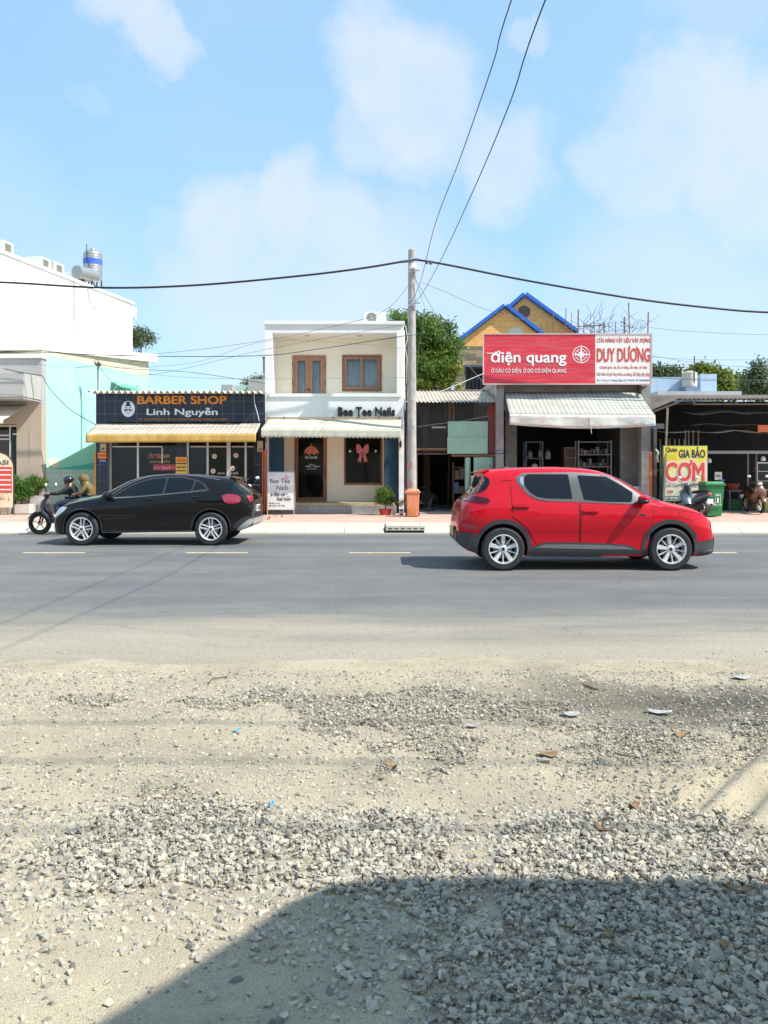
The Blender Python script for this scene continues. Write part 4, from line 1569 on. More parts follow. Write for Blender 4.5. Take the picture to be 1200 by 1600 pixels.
text(h, 'BARBER SHOP', 216, 354, 619, 631.3, BR - .13, txt_orange, .03, .05)
text(h, 'Linh Nguyễn', 230, 340, 637.2, 651.5, BR - .13, txt_white, .018, .04)
text(h, 'ĐC: 171 ĐƯỜNG LÒ LU, KP. ÍCH THẠNH, P. TRƯỜNG THẠNH, Q.9, TP.HCM', 217, 355, 653, 657.6, BR - .13, txt_orange, .0, .012)
text(h, 'CẮT TÓC NAM', 232, 265, 706, 716, BR + .045, M('decal_gold', (.75, .40, .16), rough=.5), .0, .004)
text(h, 'LINH NGUYỄN', 234, 265, 718.5, 723, BR + .045, M('decal_gold2', (.6, .42, .2), rough=.5), .01, .004)
b2 = box('pink_band', M('decal_red', (.35, .05, .07), rough=.5), h, GX(239, BR), GX(273, BR), BR + .046, BR + .050, GZ(735, BR), GZ(725.5, BR))
text(b2, 'Linh Nguyễn 3', 240.5, 272, 727, 734, BR + .043, M('decal_pink', (.85, .45, .5), rough=.5), .0, .003, .2)
text(h, '« Hair salon »', 340, 352, 737.5, 741, BR + .045, txt_white, .0, .004)
text(h, 'Linh', 361, 372, 737, 741, BR + .045, txt_white, .0, .004)
# emblem
cx, cz = GX(202.5, BR), GZ(638.5, BR)
e = MB().prism([(cx + .225 * math.sin(a) * (1 + .0 * math.cos(3 * a)), cz + .27 * math.cos(a) - .02) for a in np.linspace(0, 2 * math.pi, 26, endpoint=False)], BR - .15, BR - .123).build('emblem', txt_white, h)
mb = MB()
mb.box(cx - .10, cx + .10, BR - .158, BR - .152, cz + .07, cz + .095)
mb.box(cx - .06, cx + .06, BR - .158, BR - .152, cz + .096, cz + .22)
for s_ in (-1, 1):
    mb.prism([(cx, cz - .04), (cx + s_ * .05, cz - .02), (cx + s_ * .12, cz - .06), (cx + s_ * .16, cz - .03), (cx + s_ * .11, cz - .1), (cx + s_ * .04, cz - .09)], BR - .158, BR - .152)
    mb.box(cx + s_ * .07 - .035, cx + s_ * .07 + .035, BR - .158, BR - .152, cz + .01, cz + .03)
mb.box(cx - .05, cx + .05, BR - .158, BR - .152, cz - .17, cz - .15)
mb.build('emblem_detail', txt_navy, e)
# awning
aw_b = stripes_mat('barber_stripe', (.64, .59, .50), (.54, .47, .38), .16, .55, trans=.2)
yel = stripes_mat('barber_valance', (.74, .46, .10), (.72, .50, .16), .34, .5, trans=.3)
a = thing('awning', 'striped beige awning with a yellow valance on the barber shop', 'awning', (GX(280, BR), BR - .12, 3))
YA = BR - 1.45
awning('canvas', aw_b, a, (GX(153, BR), BR - .125, GZ(662, BR)), (GX(408, BR), BR - .125, GZ(662, BR)), (GX(134, YA), YA, GZ(678.5, YA)), (GX(400, YA), YA, GZ(677.5, YA)), GZ(678, YA) - GZ(691, YA), valmat=yel, sag=.015, wave=.01)
mb = MB()
for px in (150, 280, 398):
    mb.bar((GX(px, BR), BR - .13, GZ(690, BR)), (GX(px, YA), YA + .02, GZ(680, YA)), .03)
mb.split('arm', alu, a)


def small_sign(name, lab, cat, x0, x1, y0, y1, Y, mat, s, tm, bold=.02, tb=(.08, .15), th=.03):
    o_ = box(name, mat, None, GX(x0, Y), GX(x1, Y), Y, Y + th, GZ(y1, Y), GZ(y0, Y))
    tag(o_, lab, cat)
    if s:
        w_, h_ = x1 - x0, y1 - y0
        text(o_, s, x0 + w_ * tb[0], x1 - w_ * tb[0], y0 + h_ * tb[1], y1 - h_ * tb[1], Y - .003, tm, min(bold, .008), .004)
    return o_


ysign = M('sign_yellow', (.80, .55, .08), rough=.5)
ysign2 = M('sign_amber', (.82, .42, .06), rough=.5)
for k, (y0_, y1_, s_, m_, tm_, l_) in enumerate(((714, 723.6, 'CẮT TÓC', ysign2, txt_red, 'amber sign reading CẮT TÓC, topmost of three on the barber pillar'),
                                               (725.2, 734.8, 'RỬA MẶT', ysign, txt_navy, 'yellow sign with dark letters, middle of three on the barber pillar'),
                                               (736.4, 746, 'RÁY TAI', ysign, txt_navy, 'yellow sign reading RÁY TAI, lowest of three on the barber pillar'))):
    small_sign('service_sign', l_, 'sign', 274.5, 292.5, y0_, y1_, BR - .045, m_, s_, tm_, .02, (.1, .25))
small_sign('notice_sign', 'small orange notice on the left pillar of the barber shop', 'sign', 153, 166, 707, 716.5, BR - .16, txt_orange, 'SALON', txt_red, .01, (.1, .3))
small_sign('house_number', 'tiny blue house number 171 on the left barber pillar', 'sign', 156, 165.5, 717.6, 722.4, BR - .14, M('plate_blue', (.03, .05, .25), rough=.4), '171', txt_white, .02, (.1, .18), .012)


def meter(lab, x0, x1, y0, y1, Y):
    t_ = thing('electricity_meter', lab, 'meter', (GX(x0, Y), Y, GZ(y1, Y)), 'electricity meters on the shop fronts')
    box('meter_box', M('meter_beige', (.50, .42, .28), rough=.6), t_, GX(x0, Y), GX(x1, Y), Y, Y + .12, GZ(y1, Y), GZ(y0, Y), bevel=.01)
    c = ((GX(x0, Y) + GX(x1, Y)) / 2, Y, GZ(y1 - 4, Y))
    MB().lathe([(0, -.012), (.04, -.012), (.045, 0)], c, 14, 'y').build('dial', glass_plain, t_, smooth=2)


meter('beige electricity meter at the left end under the barber awning', 156.5, 165.5, 693, 705.5, BR - .26)
meter('beige electricity meter between the barber shop and the nail salon', 402, 410.5, 689, 706, BR - .26)
# things seen far behind, over the barber roof
box_ = thing('rooftop_block', 'distant grey and mint rooftops seen over the barber shop roof', 'building', (GX(385, 46), 46, 0))
box('wall', M('mint_far', (.45, .62, .52), rough=.8), box_, GX(345, 46), GX(415, 46), 46, 50, 0, GZ(602, 46))
box('stair_head', grey_paint, box_, GX(388, 45), GX(416, 45), 45, 45.9, 0, GZ(592, 45))
box('stair_head', grey_paint, box_, GX(346, 45), GX(363, 45), 45, 45.9, 0, GZ(601, 45))
t_ = thing('tree', 'far strip of green treetops just left of the white nail salon', 'tree', (GX(405, 60), 60, 0))
_, cs = crown('crown', leaf_dull, t_, [((GX(400, 60), 60, GZ(601, 60)), (1.6, 1, .45))], 1500, .25, seed=33, nclump=20, cr=.5)
trunk(t_, bark, (GX(402, 60), 60, 0), (GX(402, 60), 60, GZ(606, 60)), .12, cs[:4], 3)

# ================================================================ NAIL SALON
NY = 26.0
h = thing('nail_salon', 'narrow white two storey nail salon with a recessed upper balcony', 'shop', (GX(522, NY), NY, SWZ))
x0, x1 = GX(414, NY), GX(631, NY)
zt = GZ(502, NY)
rx0, rx1 = GX(425.5, NY), GX(620, NY)
rz0, rz1 = GZ(616, NY), GZ(520, NY)
YR = NY + 1.0                 # back wall of the upper recess
YG = NY + 1.15                # ground floor wall, set back
zG = GZ(652, NY)
mb = MB()
mb.box(x0, rx0, NY, YR, rz0 + .003, zt - .12)
mb.box(rx1, x1, NY, YR, rz0 + .003, zt - .12)
mb.box(rx0 + .001, rx1 - .001, NY + .002, YR, rz1, zt - .12)
mb.box(x0, x1, NY, YR, zG, rz0)
mb.build('front_frame', white_paint, h)
box('parapet_ledge', white_paint, h, GX(420.5, NY), GX(627, NY), NY - .05, NY + .12, rz0 - .09, rz0 + .02, bevel=.006)
box('roof_cap', white_paint, h, x0 - .05, x1 + .02, NY - .06, YR + 8, zt - .117, zt, bevel=.008)
mb = MB()
dx0, dx1, dz0, dz1 = GX(456.5, YR), GX(509.5, YR), GZ(628, YR), GZ(555, YR)
wx0, wx1, wz0, wz1 = GX(534.5, YR), GX(596.5, YR), GZ(611.5, YR), GZ(554.5, YR)
wall_with_holes(mb, rx0 - .3, rx1 + .3, zG, zt - .12, YR + .003, YR + .2, [(dx0, dx1, dz0, dz1), (wx0, wx1, wz0, wz1)])
mb.build('upper_wall', cream_paint, h)
mb = MB()
mb.box(x0 + .003, x0 + .15, YR + .21, YR + 8, SWZ, zt - .12)
mb.box(x1 - .15, x1 - .003, YR + .21, YR + 8, SWZ, zt - .12)
mb.box(x0 + .15, x1 - .15, YR + 7.9, YR + 8, SWZ, zt - .12)
mb.split('side_wall', white_paint, h)
box('ceiling_lamp', M('lamp_recess', (.55, .48, .38), rough=.6), h, GX(476, NY + .5), GX(484, NY + .5), NY + .4, NY + .55, rz1 - .03, rz1 - .001)
box('ceiling_lamp', M('lamp_recess'  , (.5, .5, .5)), h, GX(558, NY + .5), GX(566, NY + .5), NY + .4, NY + .55, rz1 - .03, rz1 - .001)
box('room_back', M('upper_room', (.45, .46, .45), rough=.9), h, x0 + .16, x1 - .16, YR + 1.5, YR + 1.6, zG + .2, zt - .13)


def curtain(name, parent, x0, x1, y, z0, z1, mat, n=9, amp=.03):
    def fn(u, v):
        return (x0 + (x1 - x0) * u, y + amp * math.sin(u * n * 2 * math.pi) + .01 * math.sin(u * 37 + v * 3), z1 + (z0 - z1) * v)
    return MB().grid(fn, n * 8, 4, .002).build(name, mat, parent, smooth=True)


curt = M('curtain_grey', (.88, .90, .90), rough=.9, var=.08)
# upper door
d = MB()
frame_rect(d, dx0, dx1, dz0, dz1, YR - .02, YR + .08, .07)
dr = d.build('balcony_door', wood2, h, bevel=.004)
for a, b_, hx in ((dx0 + .075, (dx0 + dx1) / 2 - .004, 1), ((dx0 + dx1) / 2 + .004, dx1 - .075, -1)):
    lf = frame_rect(MB(), a, b_, dz0 + .075, dz1 - .075, YR - .005, YR + .04, .12, .2).build('door_leaf', wood2, dr, bevel=.004)
    box('pane', glass_plain, dr, a + .1, b_ - .1, YR + .015, YR + .02, dz0 + .2, dz1 - .15)
    curtain('curtain', dr, a + .05, b_ - .05, YR + .16, dz0 + .1, dz1 - .1, curt, 4)
mb = MB()
for a in (dx0 + .01, dx1 - .03):
    for zz in (dz1 - .4, dz1 - 1.05):
        mb.box(a, a + .02, YR - .035, YR - .021, zz, zz + .12)
mb.box((dx0 + dx1) / 2 - .1, (dx0 + dx1) / 2 + .02, YR - .05, YR - .03, dz0 + .42, dz0 + .445)
mb.box((dx0 + dx1) / 2 - .0, (dx0 + dx1) / 2 + .02, YR - .03, YR - .006, dz0 + .35, dz0 + .5)
mb.split('door_handle', black_plastic, dr)
# upper window
wn_ = frame_rect(MB(), wx0, wx1, wz0, wz1, YR - .02, YR + .08, .08).build('balcony_window', wood, h, bevel=.004)
m_ = (wx0 + wx1) / 2
for a, b_, yy_ in ((wx0 + .085, m_ + .02, YR - .01), (m_ - .02, wx1 - .085, YR + .03)):
    frame_rect(MB(), a, b_, wz0 + .085, wz1 - .085, yy_, yy_ + .035, .07).build('sash', wood2, wn_)
    box('pane', glass_plain, wn_, a + .06, b_ - .06, yy_ + .012, yy_ + .017, wz0 + .14, wz1 - .14)
curtain('curtain', wn_, wx0 + .05, m_ - .03, YR + .16, wz0 + .05, wz1 - .08, curt, 6, .04)
curtain('curtain', wn_, m_ + .03, wx1 - .05, YR + .2, wz0 + .05, wz1 - .08, curt, 6, .04)
# ground floor
zs = GZ(786, NY - .2)          # top of the step
gx0, gx1 = GX(444, YG), GX(601, YG)
mb = MB()
ddx0, ddx1, ddz1 = GX(460.5, YG), GX(511, YG), GZ(675, YG)
gwx0, gwx1, gwz0, gwz1 = GX(537.5, YG), GX(597, YG), GZ(757.5, YG), GZ(675, YG)
wall_with_holes(mb, GX(430, YG), GX(618, YG), zs, zG - .003, YG, YG + .15, [(ddx0, ddx1, zs, ddz1), (gwx0, gwx1, gwz0, gwz1)])
mb.build('lower_wall', cream_paint, h)
mb = MB()
mb.box(x0 + .004, x0 + .12, NY + .002, YG + .2, zs + .003, zG - .003)
mb.box(GX(623.5, NY), x1 - .004, NY + .002, YG + .2, SWZ, zG - .003)
mb.split('side_post', white_paint, h)
box('soffit', cream_paint, h, x0 + .125, GX(623, NY), NY + .1, YG + .15, zG - .10, zG - .004)
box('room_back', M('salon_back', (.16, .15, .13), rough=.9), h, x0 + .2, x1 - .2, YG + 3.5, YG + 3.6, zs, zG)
box('room_floor', concrete, h, x0 + .2, x1 - .2, YG + .16, YG + 3.5, SWZ, zs)
st = MB().box(x0 + .13, x1 - .3, NY - .25, YG + .15, zs - .10, zs)
st.build('step_tread', M('step_stone', (.42, .36, .22), rough=.6, var=.2, vs=5), h, bevel=.006)
box('step_base', M('step_granite', (.33, .32, .31), rough=.8, var=.2, vs=12, dirt=(.2, .19, .18), dirt_amt=.6), h, x0 + .08, x1 - .25, NY - .30, YG, SWZ - .02, zs - .103)
# glass door
dr = frame_rect(MB(), ddx0, ddx1, zs + .002, ddz1, YG - .03, YG + .05, .13, .14).build('door', wood, h, bevel=.005)
box('pane', glass_dark, dr, ddx0 + .12, ddx1 - .12, YG + .0, YG + .008, zs + .13, ddz1 - .12)
mb = MB()
mb.box(ddx1 - .09, ddx1 - .06, YG - .09, YG - .07, zs + .85, zs + 1.25)
mb.box(ddx0 + .02, ddx0 + .04, YG - .05, YG - .031, zs + .35, zs + .5)
mb.box(ddx0 + .02, ddx0 + .04, YG - .05, YG - .031, zs + 1.1, zs + 1.25)
mb.split('door_handle', black_plastic, dr)
# decals on the door glass
YD = YG - .004
mb = MB()
cx, cz = GX(486.5, YD), GZ(711, YD)
mb.prism([(cx + .27 * math.cos(a), cz + .32 * math.sin(a)) for a in np.linspace(0.1, math.pi - .1, 14)] + [(cx - .2, cz + .08), (cx - .1, cz + .0), (cx, cz + .06), (cx + .1, cz + .0), (cx + .2, cz + .08)], YD - .003, YD)
mb.box(cx - .02, cx + .02, YD - .003, YD, cz + .325, cz + .40)
mb.build('parasol_decal', M('decal_coral', (.62, .20, .11), rough=.6, var=.2, vs=12), dr)
text(dr, 'Bee Tee nails', 477, 496, 712, 716.5, YD, txt_white, .015, .003)
text(dr, 'OPEN', 482, 491, 725, 727, YD, txt_white, .0, .003)
text(dr, '9:00am - 8:00pm', 477.5, 500, 727.5, 730.5, YD, txt_white, .01, .003)
text(dr, 'Bee Tee Nails', 480, 494, 731.5, 733.5, YD, txt_white, .0, .003)
# shop window
gw = frame_rect(MB(), gwx0, gwx1, gwz0, gwz1, YG - .03, YG + .05, .055, .07).build('shop_window', wood, h, bevel=.004)
box('pane', glass_dark, gw, gwx0 + .05, gwx1 - .05, YG + .0, YG + .008, gwz0 + .06, gwz1 - .05)
mb = MB()
cx, cz = GX(566.5, YD), GZ(703, YD)
for s_ in (-1, 1):
    mb.prism([(cx, cz + .02), (cx + s_ * .08, cz + .16), (cx + s_ * .20, cz + .22), (cx + s_ * .23, cz + .06), (cx + s_ * .20, cz - .10), (cx + s_ * .10, cz - .14)], YD - .012, YD)
    mb.prism([(cx + s_ * .01, cz - .05), (cx + s_ * .10, cz - .15), (cx + s_ * .19, cz - .44), (cx + s_ * .12, cz - .38), (cx + s_ * .07, cz - .46), (cx + s_ * .02, cz - .25)], YD - .010, YD)
mb.lathe([(0, -.03), (.05, -.02), (.06, 0)], (cx, YD - .006, cz - .03), 12, 'y')
mb.build('ribbon_bow', pinkm, gw)
mb = MB()
for px, py in ((547, 705), (587, 705)):
    mb.lathe([(0, -.02), (.04, -.01), (.045, 0)], (GX(px, YD), YD, GZ(py, YD)), 10, 'y')
mb.split('window_lamp', txt_white, gw)
# folded roller-gate stacks at both ends, ribbed and blue
bl_ = M('gate_blue', (.10, .19, .27), rough=.45, metal=.2, var=.12, vs=5)
for a, b_, nm in ((417.5, 444, 0), (600, 622.5, 1)):
    xa, xb = GX(a, NY + .15), GX(b_, NY + .15)
    mb = MB()
    nr_ = 11
    pts = []
    for k in range(nr_ * 2 + 1):
        pts.append((xa + (xb - xa) * k / (nr_ * 2), NY + .13 + (.05 if k % 2 else 0)))
    poly = pts + [(x_, y_ + .02) for x_, y_ in pts[::-1]]
    for (p, q) in zip(pts[:-1], pts[1:]):
        mb.hexa([(p[0], p[1], zs + .01), (q[0], q[1], zs + .01), (q[0], q[1] + .02, zs + .01), (p[0], p[1] + .02, zs + .01), (p[0], p[1], zG - .11), (q[0], q[1], zG - .11), (q[0], q[1] + .02, zG - .11), (p[0], p[1] + .02, zG - .11)])
    mb.build('folding_shutter', bl_, h)
text(h, 'Bee Tee Nails', 528.5, 617, 636.5, 650.5, NY, txt_black, .022, .10)
# awning
YA = NY - 1.4
a = thing('awning', 'pale grey green awning with a scalloped valance on the nail salon', 'awning', (GX(520, NY), NY, 3))
awn = M('awning_green_grey', (.50, .50, .40), rough=.8, var=.06, vs=2, dirt=(.38, .37, .30), dirt_amt=.5, dirt_s=(2, 2, 2))
awning('canvas', awn, a, (GX(418, NY), NY - .01, GZ(655, NY)), (GX(627, NY), NY - .01, GZ(655, NY)), (GX(408, YA), YA, GZ(669.5, YA)), (GX(626, YA), YA, GZ(671, YA)), GZ(669.5, YA) - GZ(683.5, YA), scallop=.04, nsc=34, sag=.02)
mb = MB()
for px in (419, 444, 521, 560, 592, 625):
    mb.lathe([(0, -.05), (.03, -.04), (.03, 0)], (GX(px, NY), NY, GZ(652.5, NY)), 8, 'y')
for px in (412, 622):
    mb.bar((GX(px + 4, NY), NY - .02, GZ(690, NY)), (GX(px, YA), YA + .03, GZ(674, YA)), .03)
mb.split('bracket', rust, a)
MB().tube([(GX(417.5, NY - .3), NY - .3, SWZ), (GX(417.5, NY - .3), NY - .3, GZ(684, NY - .3))], .02, 8).build('pole', alu, a)
# AC on its roof
ac_unit('air_conditioner', 'white air conditioner with a round fan grille on the nail salon roof', GX(568, NY + .5), GX(603, NY + .5), zt, zt + .42, NY + .5)
# slim black unit on its left side wall, meter on the right
t_ = thing('vent_box', 'narrow grey box fixed to the left side of the upper nail salon wall', 'box', (x0, NY, 4.8))
box('housing', M('box_grey', (.3, .31, .3), rough=.6), t_, x0 - .12, x0 - .005, NY + .3, NY + .7, GZ(581, NY), GZ(558, NY))
box('cap', darkmetal, t_, x0 - .13, x0 - .004, NY + .28, NY + .72, GZ(558, NY) + .002, GZ(557, NY) + .03)
# A-frame sign
YS = 25.15
t_ = thing('pavement_sign', 'white standing Bee Tee Nails board with a pink flower on the pavement', 'sign', (GX(438, YS), YS, SWZ))
bd = MB()
xa, xb = GX(418.5, YS), GX(459, YS)
za, zb = GZ(796.5, YS), GZ(738.5, YS)
bd.box(xa, xb, YS, YS + .03, za, zb)
bd = bd.build('board', white_pl, t_, bevel=.004)
fr_ = MB()
for xx in (xa - .012, xb + .012):
    fr_.bar((xx, YS + .01, SWZ), (xx, YS + .01, zb + .02), .025)
    fr_.bar((xx, YS + .55, SWZ), (xx, YS + .04, zb), .025)
fr_.bar((xa, YS + .015, zb + .014), (xb, YS + .015, zb + .014), .025)
fr_.split('leg', alu, t_)
grt = M('board_ink', (.05, .07, .09), rough=.6)
text(bd, 'Bee Tee', 422, 453, 748, 755.5, YS - .002, grt, .0, .003)
text(bd, 'Nails', 432, 450.5, 758.5, 765.5, YS - .002, grt, .0, .003)
text(bd, '# đẹp mê •_', 423, 452, 769, 776, YS - .002, grt, .01, .003)
text(bd, 'Nail Xinh', 433, 454, 777, 782, YS - .002, grt, .01, .003)
text(bd, '■ Bee Tee', 421, 437, 785, 787.3, YS - .002, grt, .0, .003)
text(bd, '■ 0353 727 881', 421, 445, 789, 791.4, YS - .002, grt, .0, .003)
mb = MB()
for (px, py, rr) in ((447.5, 746.5, .085), (424.5, 741.5, .04), (429, 742.5, .03)):
    cx, cz = GX(px, YS), GZ(py, YS)
    for k in range(5):
        a_ = k * 2 * math.pi / 5 + .3
        mb.prism([(cx + rr * .5 * math.cos(a_) + rr * .5 * math.cos(b__), cz + rr * .5 * math.sin(a_) + rr * .45 * math.sin(b__)) for b__ in np.linspace(0, 2 * math.pi, 9)[:-1]], YS - .004 - k * .0006, YS - .0005)
mb.build('flower_print', M('flower_pink', (.80, .35, .62), rough=.6), bd)
# orange steel gate post between the shops
t_ = thing('folded_gate', 'orange red folded steel gate bars between the barber shop and the nail salon', 'gate', (GX(412, NY - .35), NY - .35, SWZ))
og = M('gate_orange', (.60, .14, .04), rough=.5, var=.15, vs=4)
for k, px in enumerate((409.5, 412.5, 415.3)):
    mb = MB().box(GX(px, NY - .35), GX(px, NY - .35) + .045, NY - .38 + .03 * k, NY - .33 + .03 * k, SWZ, GZ(704 - k, NY - .35))
    mb.build('bar', og, t_)
box('foot', darkmetal, t_, GX(408, NY - .35), GX(418, NY - .35), NY - .42, NY - .39, SWZ, SWZ + .05)
# potted bush
YP = 25.05
t_ = thing('potted_plant', 'round green bush in a shallow red pot by the nail salon step', 'plant', (GX(601.5, YP), YP, SWZ))
c = (GX(602, YP), YP, SWZ)
MB().lathe([(.13, 0), (.16, .01), (.20, .16), (.215, .17), (.215, .195), (.185, .195), (.17, .13), (0, .13)], c, 24).build('pot', M('pot_red', (.50, .05, .035), rough=.4), t_, smooth=2)
_, cs = crown('foliage', leaf_green, t_, [((c[0] - .02, YP, GZ(776, YP)), (.33, .30, .31))], 6500, .055, seed=5, nclump=90, cr=.13, shell=.25)
trunk(t_, bark, (c[0], YP, SWZ + .12), (c[0], YP, GZ(780, YP)), .018, [tuple(x_) for x_ in cs[:8]], 1)
# small junk by the pole
YJ = 25.0
t_ = tag(MB().lathe([(.06, 0), (.065, .01), (.065, .17), (.07, .175), (.07, .19), (0, .19)], (GX(627, YJ), YJ, SWZ), 16).build('paint_can', M('can_violet', (.20, .15, .30), rough=.5), None, smooth=2), 'small violet grey tin standing left of the pole foot', 'tin')
MB().lathe([(.0655, .05), (.067, .05), (.067, .12), (.0655, .12)], (GX(627, YJ), YJ, SWZ), 16).build('label_band', white_pl, t_)
t_ = tag(MB().box(GX(614, YJ), GX(617, YJ), YJ, YJ + .1, SWZ, SWZ + .20).build('brick', M('brick_cream', (.62, .5, .38), rough=.9), bevel=.01), 'cream brick standing between the red pot and the pole', 'brick')
t_ = thing('plant', 'dry little weed growing at the foot of the white salon post', 'plant', (GX(627, 25.5), 25.5, SWZ))
_, cs = crown('foliage', tone_mat('leaf_dry', ((.2, .13, .08), (.35, .24, .15)), None), t_, [((GX(627, 25.5), 25.5, GZ(787, 25.5)), (.10, .1, .13))], 260, .05, seed=8, nclump=12, cr=.07)
trunk(t_, bark, (GX(627, 25.5), 25.5, SWZ), (GX(627, 25.5), 25.5, GZ(790, 25.5)), .01, [tuple(x_) for x_ in cs[:4]], 2)
# drain pipe cluster right of the salon
t_ = thing('cable_conduit', 'dark conduit with a hanging white loop on the right side of the nail salon', 'conduit', (GX(634, NY), NY, SWZ))
MB().tube([(GX(635, NY + .1), NY + .1, SWZ), (GX(635, NY + .1), NY + .1, GZ(520, NY))], .035, 8).build('pipe', darkmetal, t_)
MB().tube([(GX(px, NY - .15), NY - .15, GZ(py, NY)) for px, py in ((629, 503), (634, 512), (637, 530), (633, 545), (636, 560), (635, 600))], .012, 6).build('cable', cable_white, t_, smooth=True)
box('junction_box', black_plastic, t_, GX(624, NY), GX(627.5, NY), NY - .12, NY - .003, GZ(699, NY), GZ(690, NY))
# blue pile-up bag next to bin omitted: nothing distinct there

# ================================================================ UTILITY POLE, BIN, DRAIN
PY = 24.75
PX = GX(643.5, PY)
t_ = thing('utility_pole', 'tall weathered concrete utility pole beside the nail salon', 'utility pole', (PX, PY, SWZ))
zT_ = GZ(390, PY)
mb = MB()
mb.lathe([(.155, 0), (.150, 1.0), (.118, zT_ - SWZ - .02), (.10, zT_ - SWZ), (0, zT_ - SWZ)], (PX, PY, SWZ), 24)
mb.build('shaft', polem, t_, smooth=2)
mb = MB()
for z, r_ in ((GZ(407, PY), .126), (GZ(470, PY), .131), (GZ(478, PY), .131), (GZ(523, PY), .135), (GZ(425, PY), .128)):
    mb.lathe([(r_ - .003, -.02), (r_ + .004, -.02), (r_ + .004, .02), (r_ - .003, .02)], (PX, PY, z), 20)
for z in (GZ(407, PY), GZ(475, PY)):
    mb.bar((PX - .05, PY - .2, z), (PX + .25, PY - .16, z), .05)
mb.split('steel_band', steel, t_)
z = GZ(421, PY)
sp_ = MB()
sp_.lathe([(.02, .14), (.10, .12), (.12, 0), (.13, -.02), (.14, -.03), (0, -.03)], (GX(645, PY), PY - .24, z), 16)
sp_.box(GX(643, PY) + .1, GX(653, PY) + .03, PY - .35, PY - .12, z - .09, z + .02)
sp_.build('distribution_box', white_pl, t_, smooth=2)
gf = M('graffiti_red', (.60, .10, .13), rough=.7)
for s_, a0, a1, b0, b1 in (('PZ', 636.8, 645, 724, 731), ('K5', 637.5, 645, 752, 759)):
    text(t_, s_, a0, a1, b0, b1, PY - .158, gf, .0, .006)
mb = MB()
for py in (450, 560, 585, 640, 680):
    mb.lathe([(0, -.165), (.012, -.165), (.012, -.12)], (PX - .02, PY, GZ(py, PY)), 8, 'y')
mb.build('bolt', rust, t_)

YB_ = 23.95
t_ = thing('litter_bin', 'faded orange wheeled litter bin in front of the utility pole', 'bin', (GX(645, YB_), YB_, SWZ))


def taper_box(mb, cx, cy, z0, z1, wx0, wy0, wx1, wy1):
    return mb.hexa([(cx - wx0, cy - wy0, z0), (cx + wx0, cy - wy0, z0), (cx + wx0, cy + wy0, z0), (cx - wx0, cy + wy0, z0),
                    (cx - wx1, cy - wy1, z1), (cx + wx1, cy - wy1, z1), (cx + wx1, cy + wy1, z1), (cx - wx1, cy + wy1, z1)])


obin = M('bin_orange', (.66, .23, .09), rough=.6, var=.15, vs=5, dirt=(.70, .45, .32), dirt_amt=.7, dirt_s=(4, 4, 1.5))
cx = GX(645.2, YB_)
zt_ = GZ(766, YB_)
b1_ = taper_box(MB(), cx, YB_ + .18, SWZ + .02, zt_ - .1, .17, .17, .205, .21).build('body', obin, t_, bevel=.02)
taper_box(MB(), cx, YB_ + .18, zt_ - .098, zt_ - .03, .225, .23, .232, .24).build('rim', obin, t_, bevel=.01)
l_ = taper_box(MB(), cx, YB_ + .18, zt_ - .028, zt_ + .04, .22, .22, .15, .15).build('lid', obin, t_, bevel=.02)
mb = MB()
for s_ in (-1, 1):
    mb.lathe([(0, -.02), (.09, -.02), (.09, .02), (0, .02)], (cx + s_ * .2, YB_ + .38, SWZ + .09), 14, 'x')
mb.split('wheel', black_rubber, t_)
mb = MB()
for k in (-1, 0, 1):
    taper_box(mb, cx + k * .09, YB_ + .0, SWZ + .12, zt_ - .2, .012, .012, .012, .012)
mb.build('rib', obin, b1_)

# drain inlet in the kerb
t_ = thing('drain_inlet', 'rectangular pale concrete drain inlet set in the kerb near the pole', 'drain', (GX(632, 19.6), 19.6, 0))
xa, xb = GX(603, 19.5), GX(664, 19.5)
dc = M('drain_concrete', (.55, .51, .43), rough=.9, var=.15, vs=4)
mb = MB()
mb.box(xa, xb, 19.38, 19.50, .055, .185)
mb.box(xa, xa + .09, 19.503, 20.75, -.02, .185)
mb.box(xb - .09, xb, 19.503, 20.75, -.02, .185)
mb.box(xa + .093, xb - .093, 20.6, 20.75, -.02, .185)
mb.build('rim', dc, t_, bevel=.01)
box('cover', M('drain_cover', (.50, .45, .36), rough=.9, var=.15), t_, xa + .093, xb - .093, 19.503, 20.597, .1, .172, bevel=.008)
mb = MB()
for k in range(6):
    mb.box(xa + .06 + k * .16, xa + .16 + k * .16, 19.373, 19.379, .10, .12)
mb.build('slot', M('slot_dark', (.03, .03, .03)), t_)
box('mouth', M('slot_dark', (.03, .03, .03)), t_, xa + .02, xb - .02, 19.44, 19.49, -.02, .052)

# ================================================================ TIN SHACK / GARAGE
GYY = 26.3
h = thing('tin_shed', 'dark open tin shed with a mesh front between the pole and the building supply shop', 'shed', (GX(710, GYY), GYY, SWZ))
gx0_, gx1_ = GX(634, GYY) + .1, GX(775, GYY)
mint = M('mint_panel', (.30, .50, .40), rough=.45, var=.1, vs=3, dirt=(.42, .45, .36), dirt_amt=.5, dirt_s=(1, 1, 1))
box('side_wall', concrete, h, gx0_, gx0_ + .1, GYY + .05, GYY + 6, SWZ, GZ(625, GYY))
box('side_wall', concrete, h, gx1_ - .06, gx1_ - .003, GYY + .05, GYY + 6, SWZ, GZ(625, GYY))
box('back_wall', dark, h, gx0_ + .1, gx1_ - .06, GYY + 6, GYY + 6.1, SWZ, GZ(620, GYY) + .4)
box('floor', concrete, h, gx0_, gx1_, GYY - .6, GYY + 6, SWZ + .001, SWZ + .03)
rf = corrugated(gx0_ - .1, GX(776, GYY - .5), GYY + 2.4, GZ(612, GYY) + .28, GYY - .5, GZ(628, GYY - .5) , .13, .022, jag=.03, seed=9)
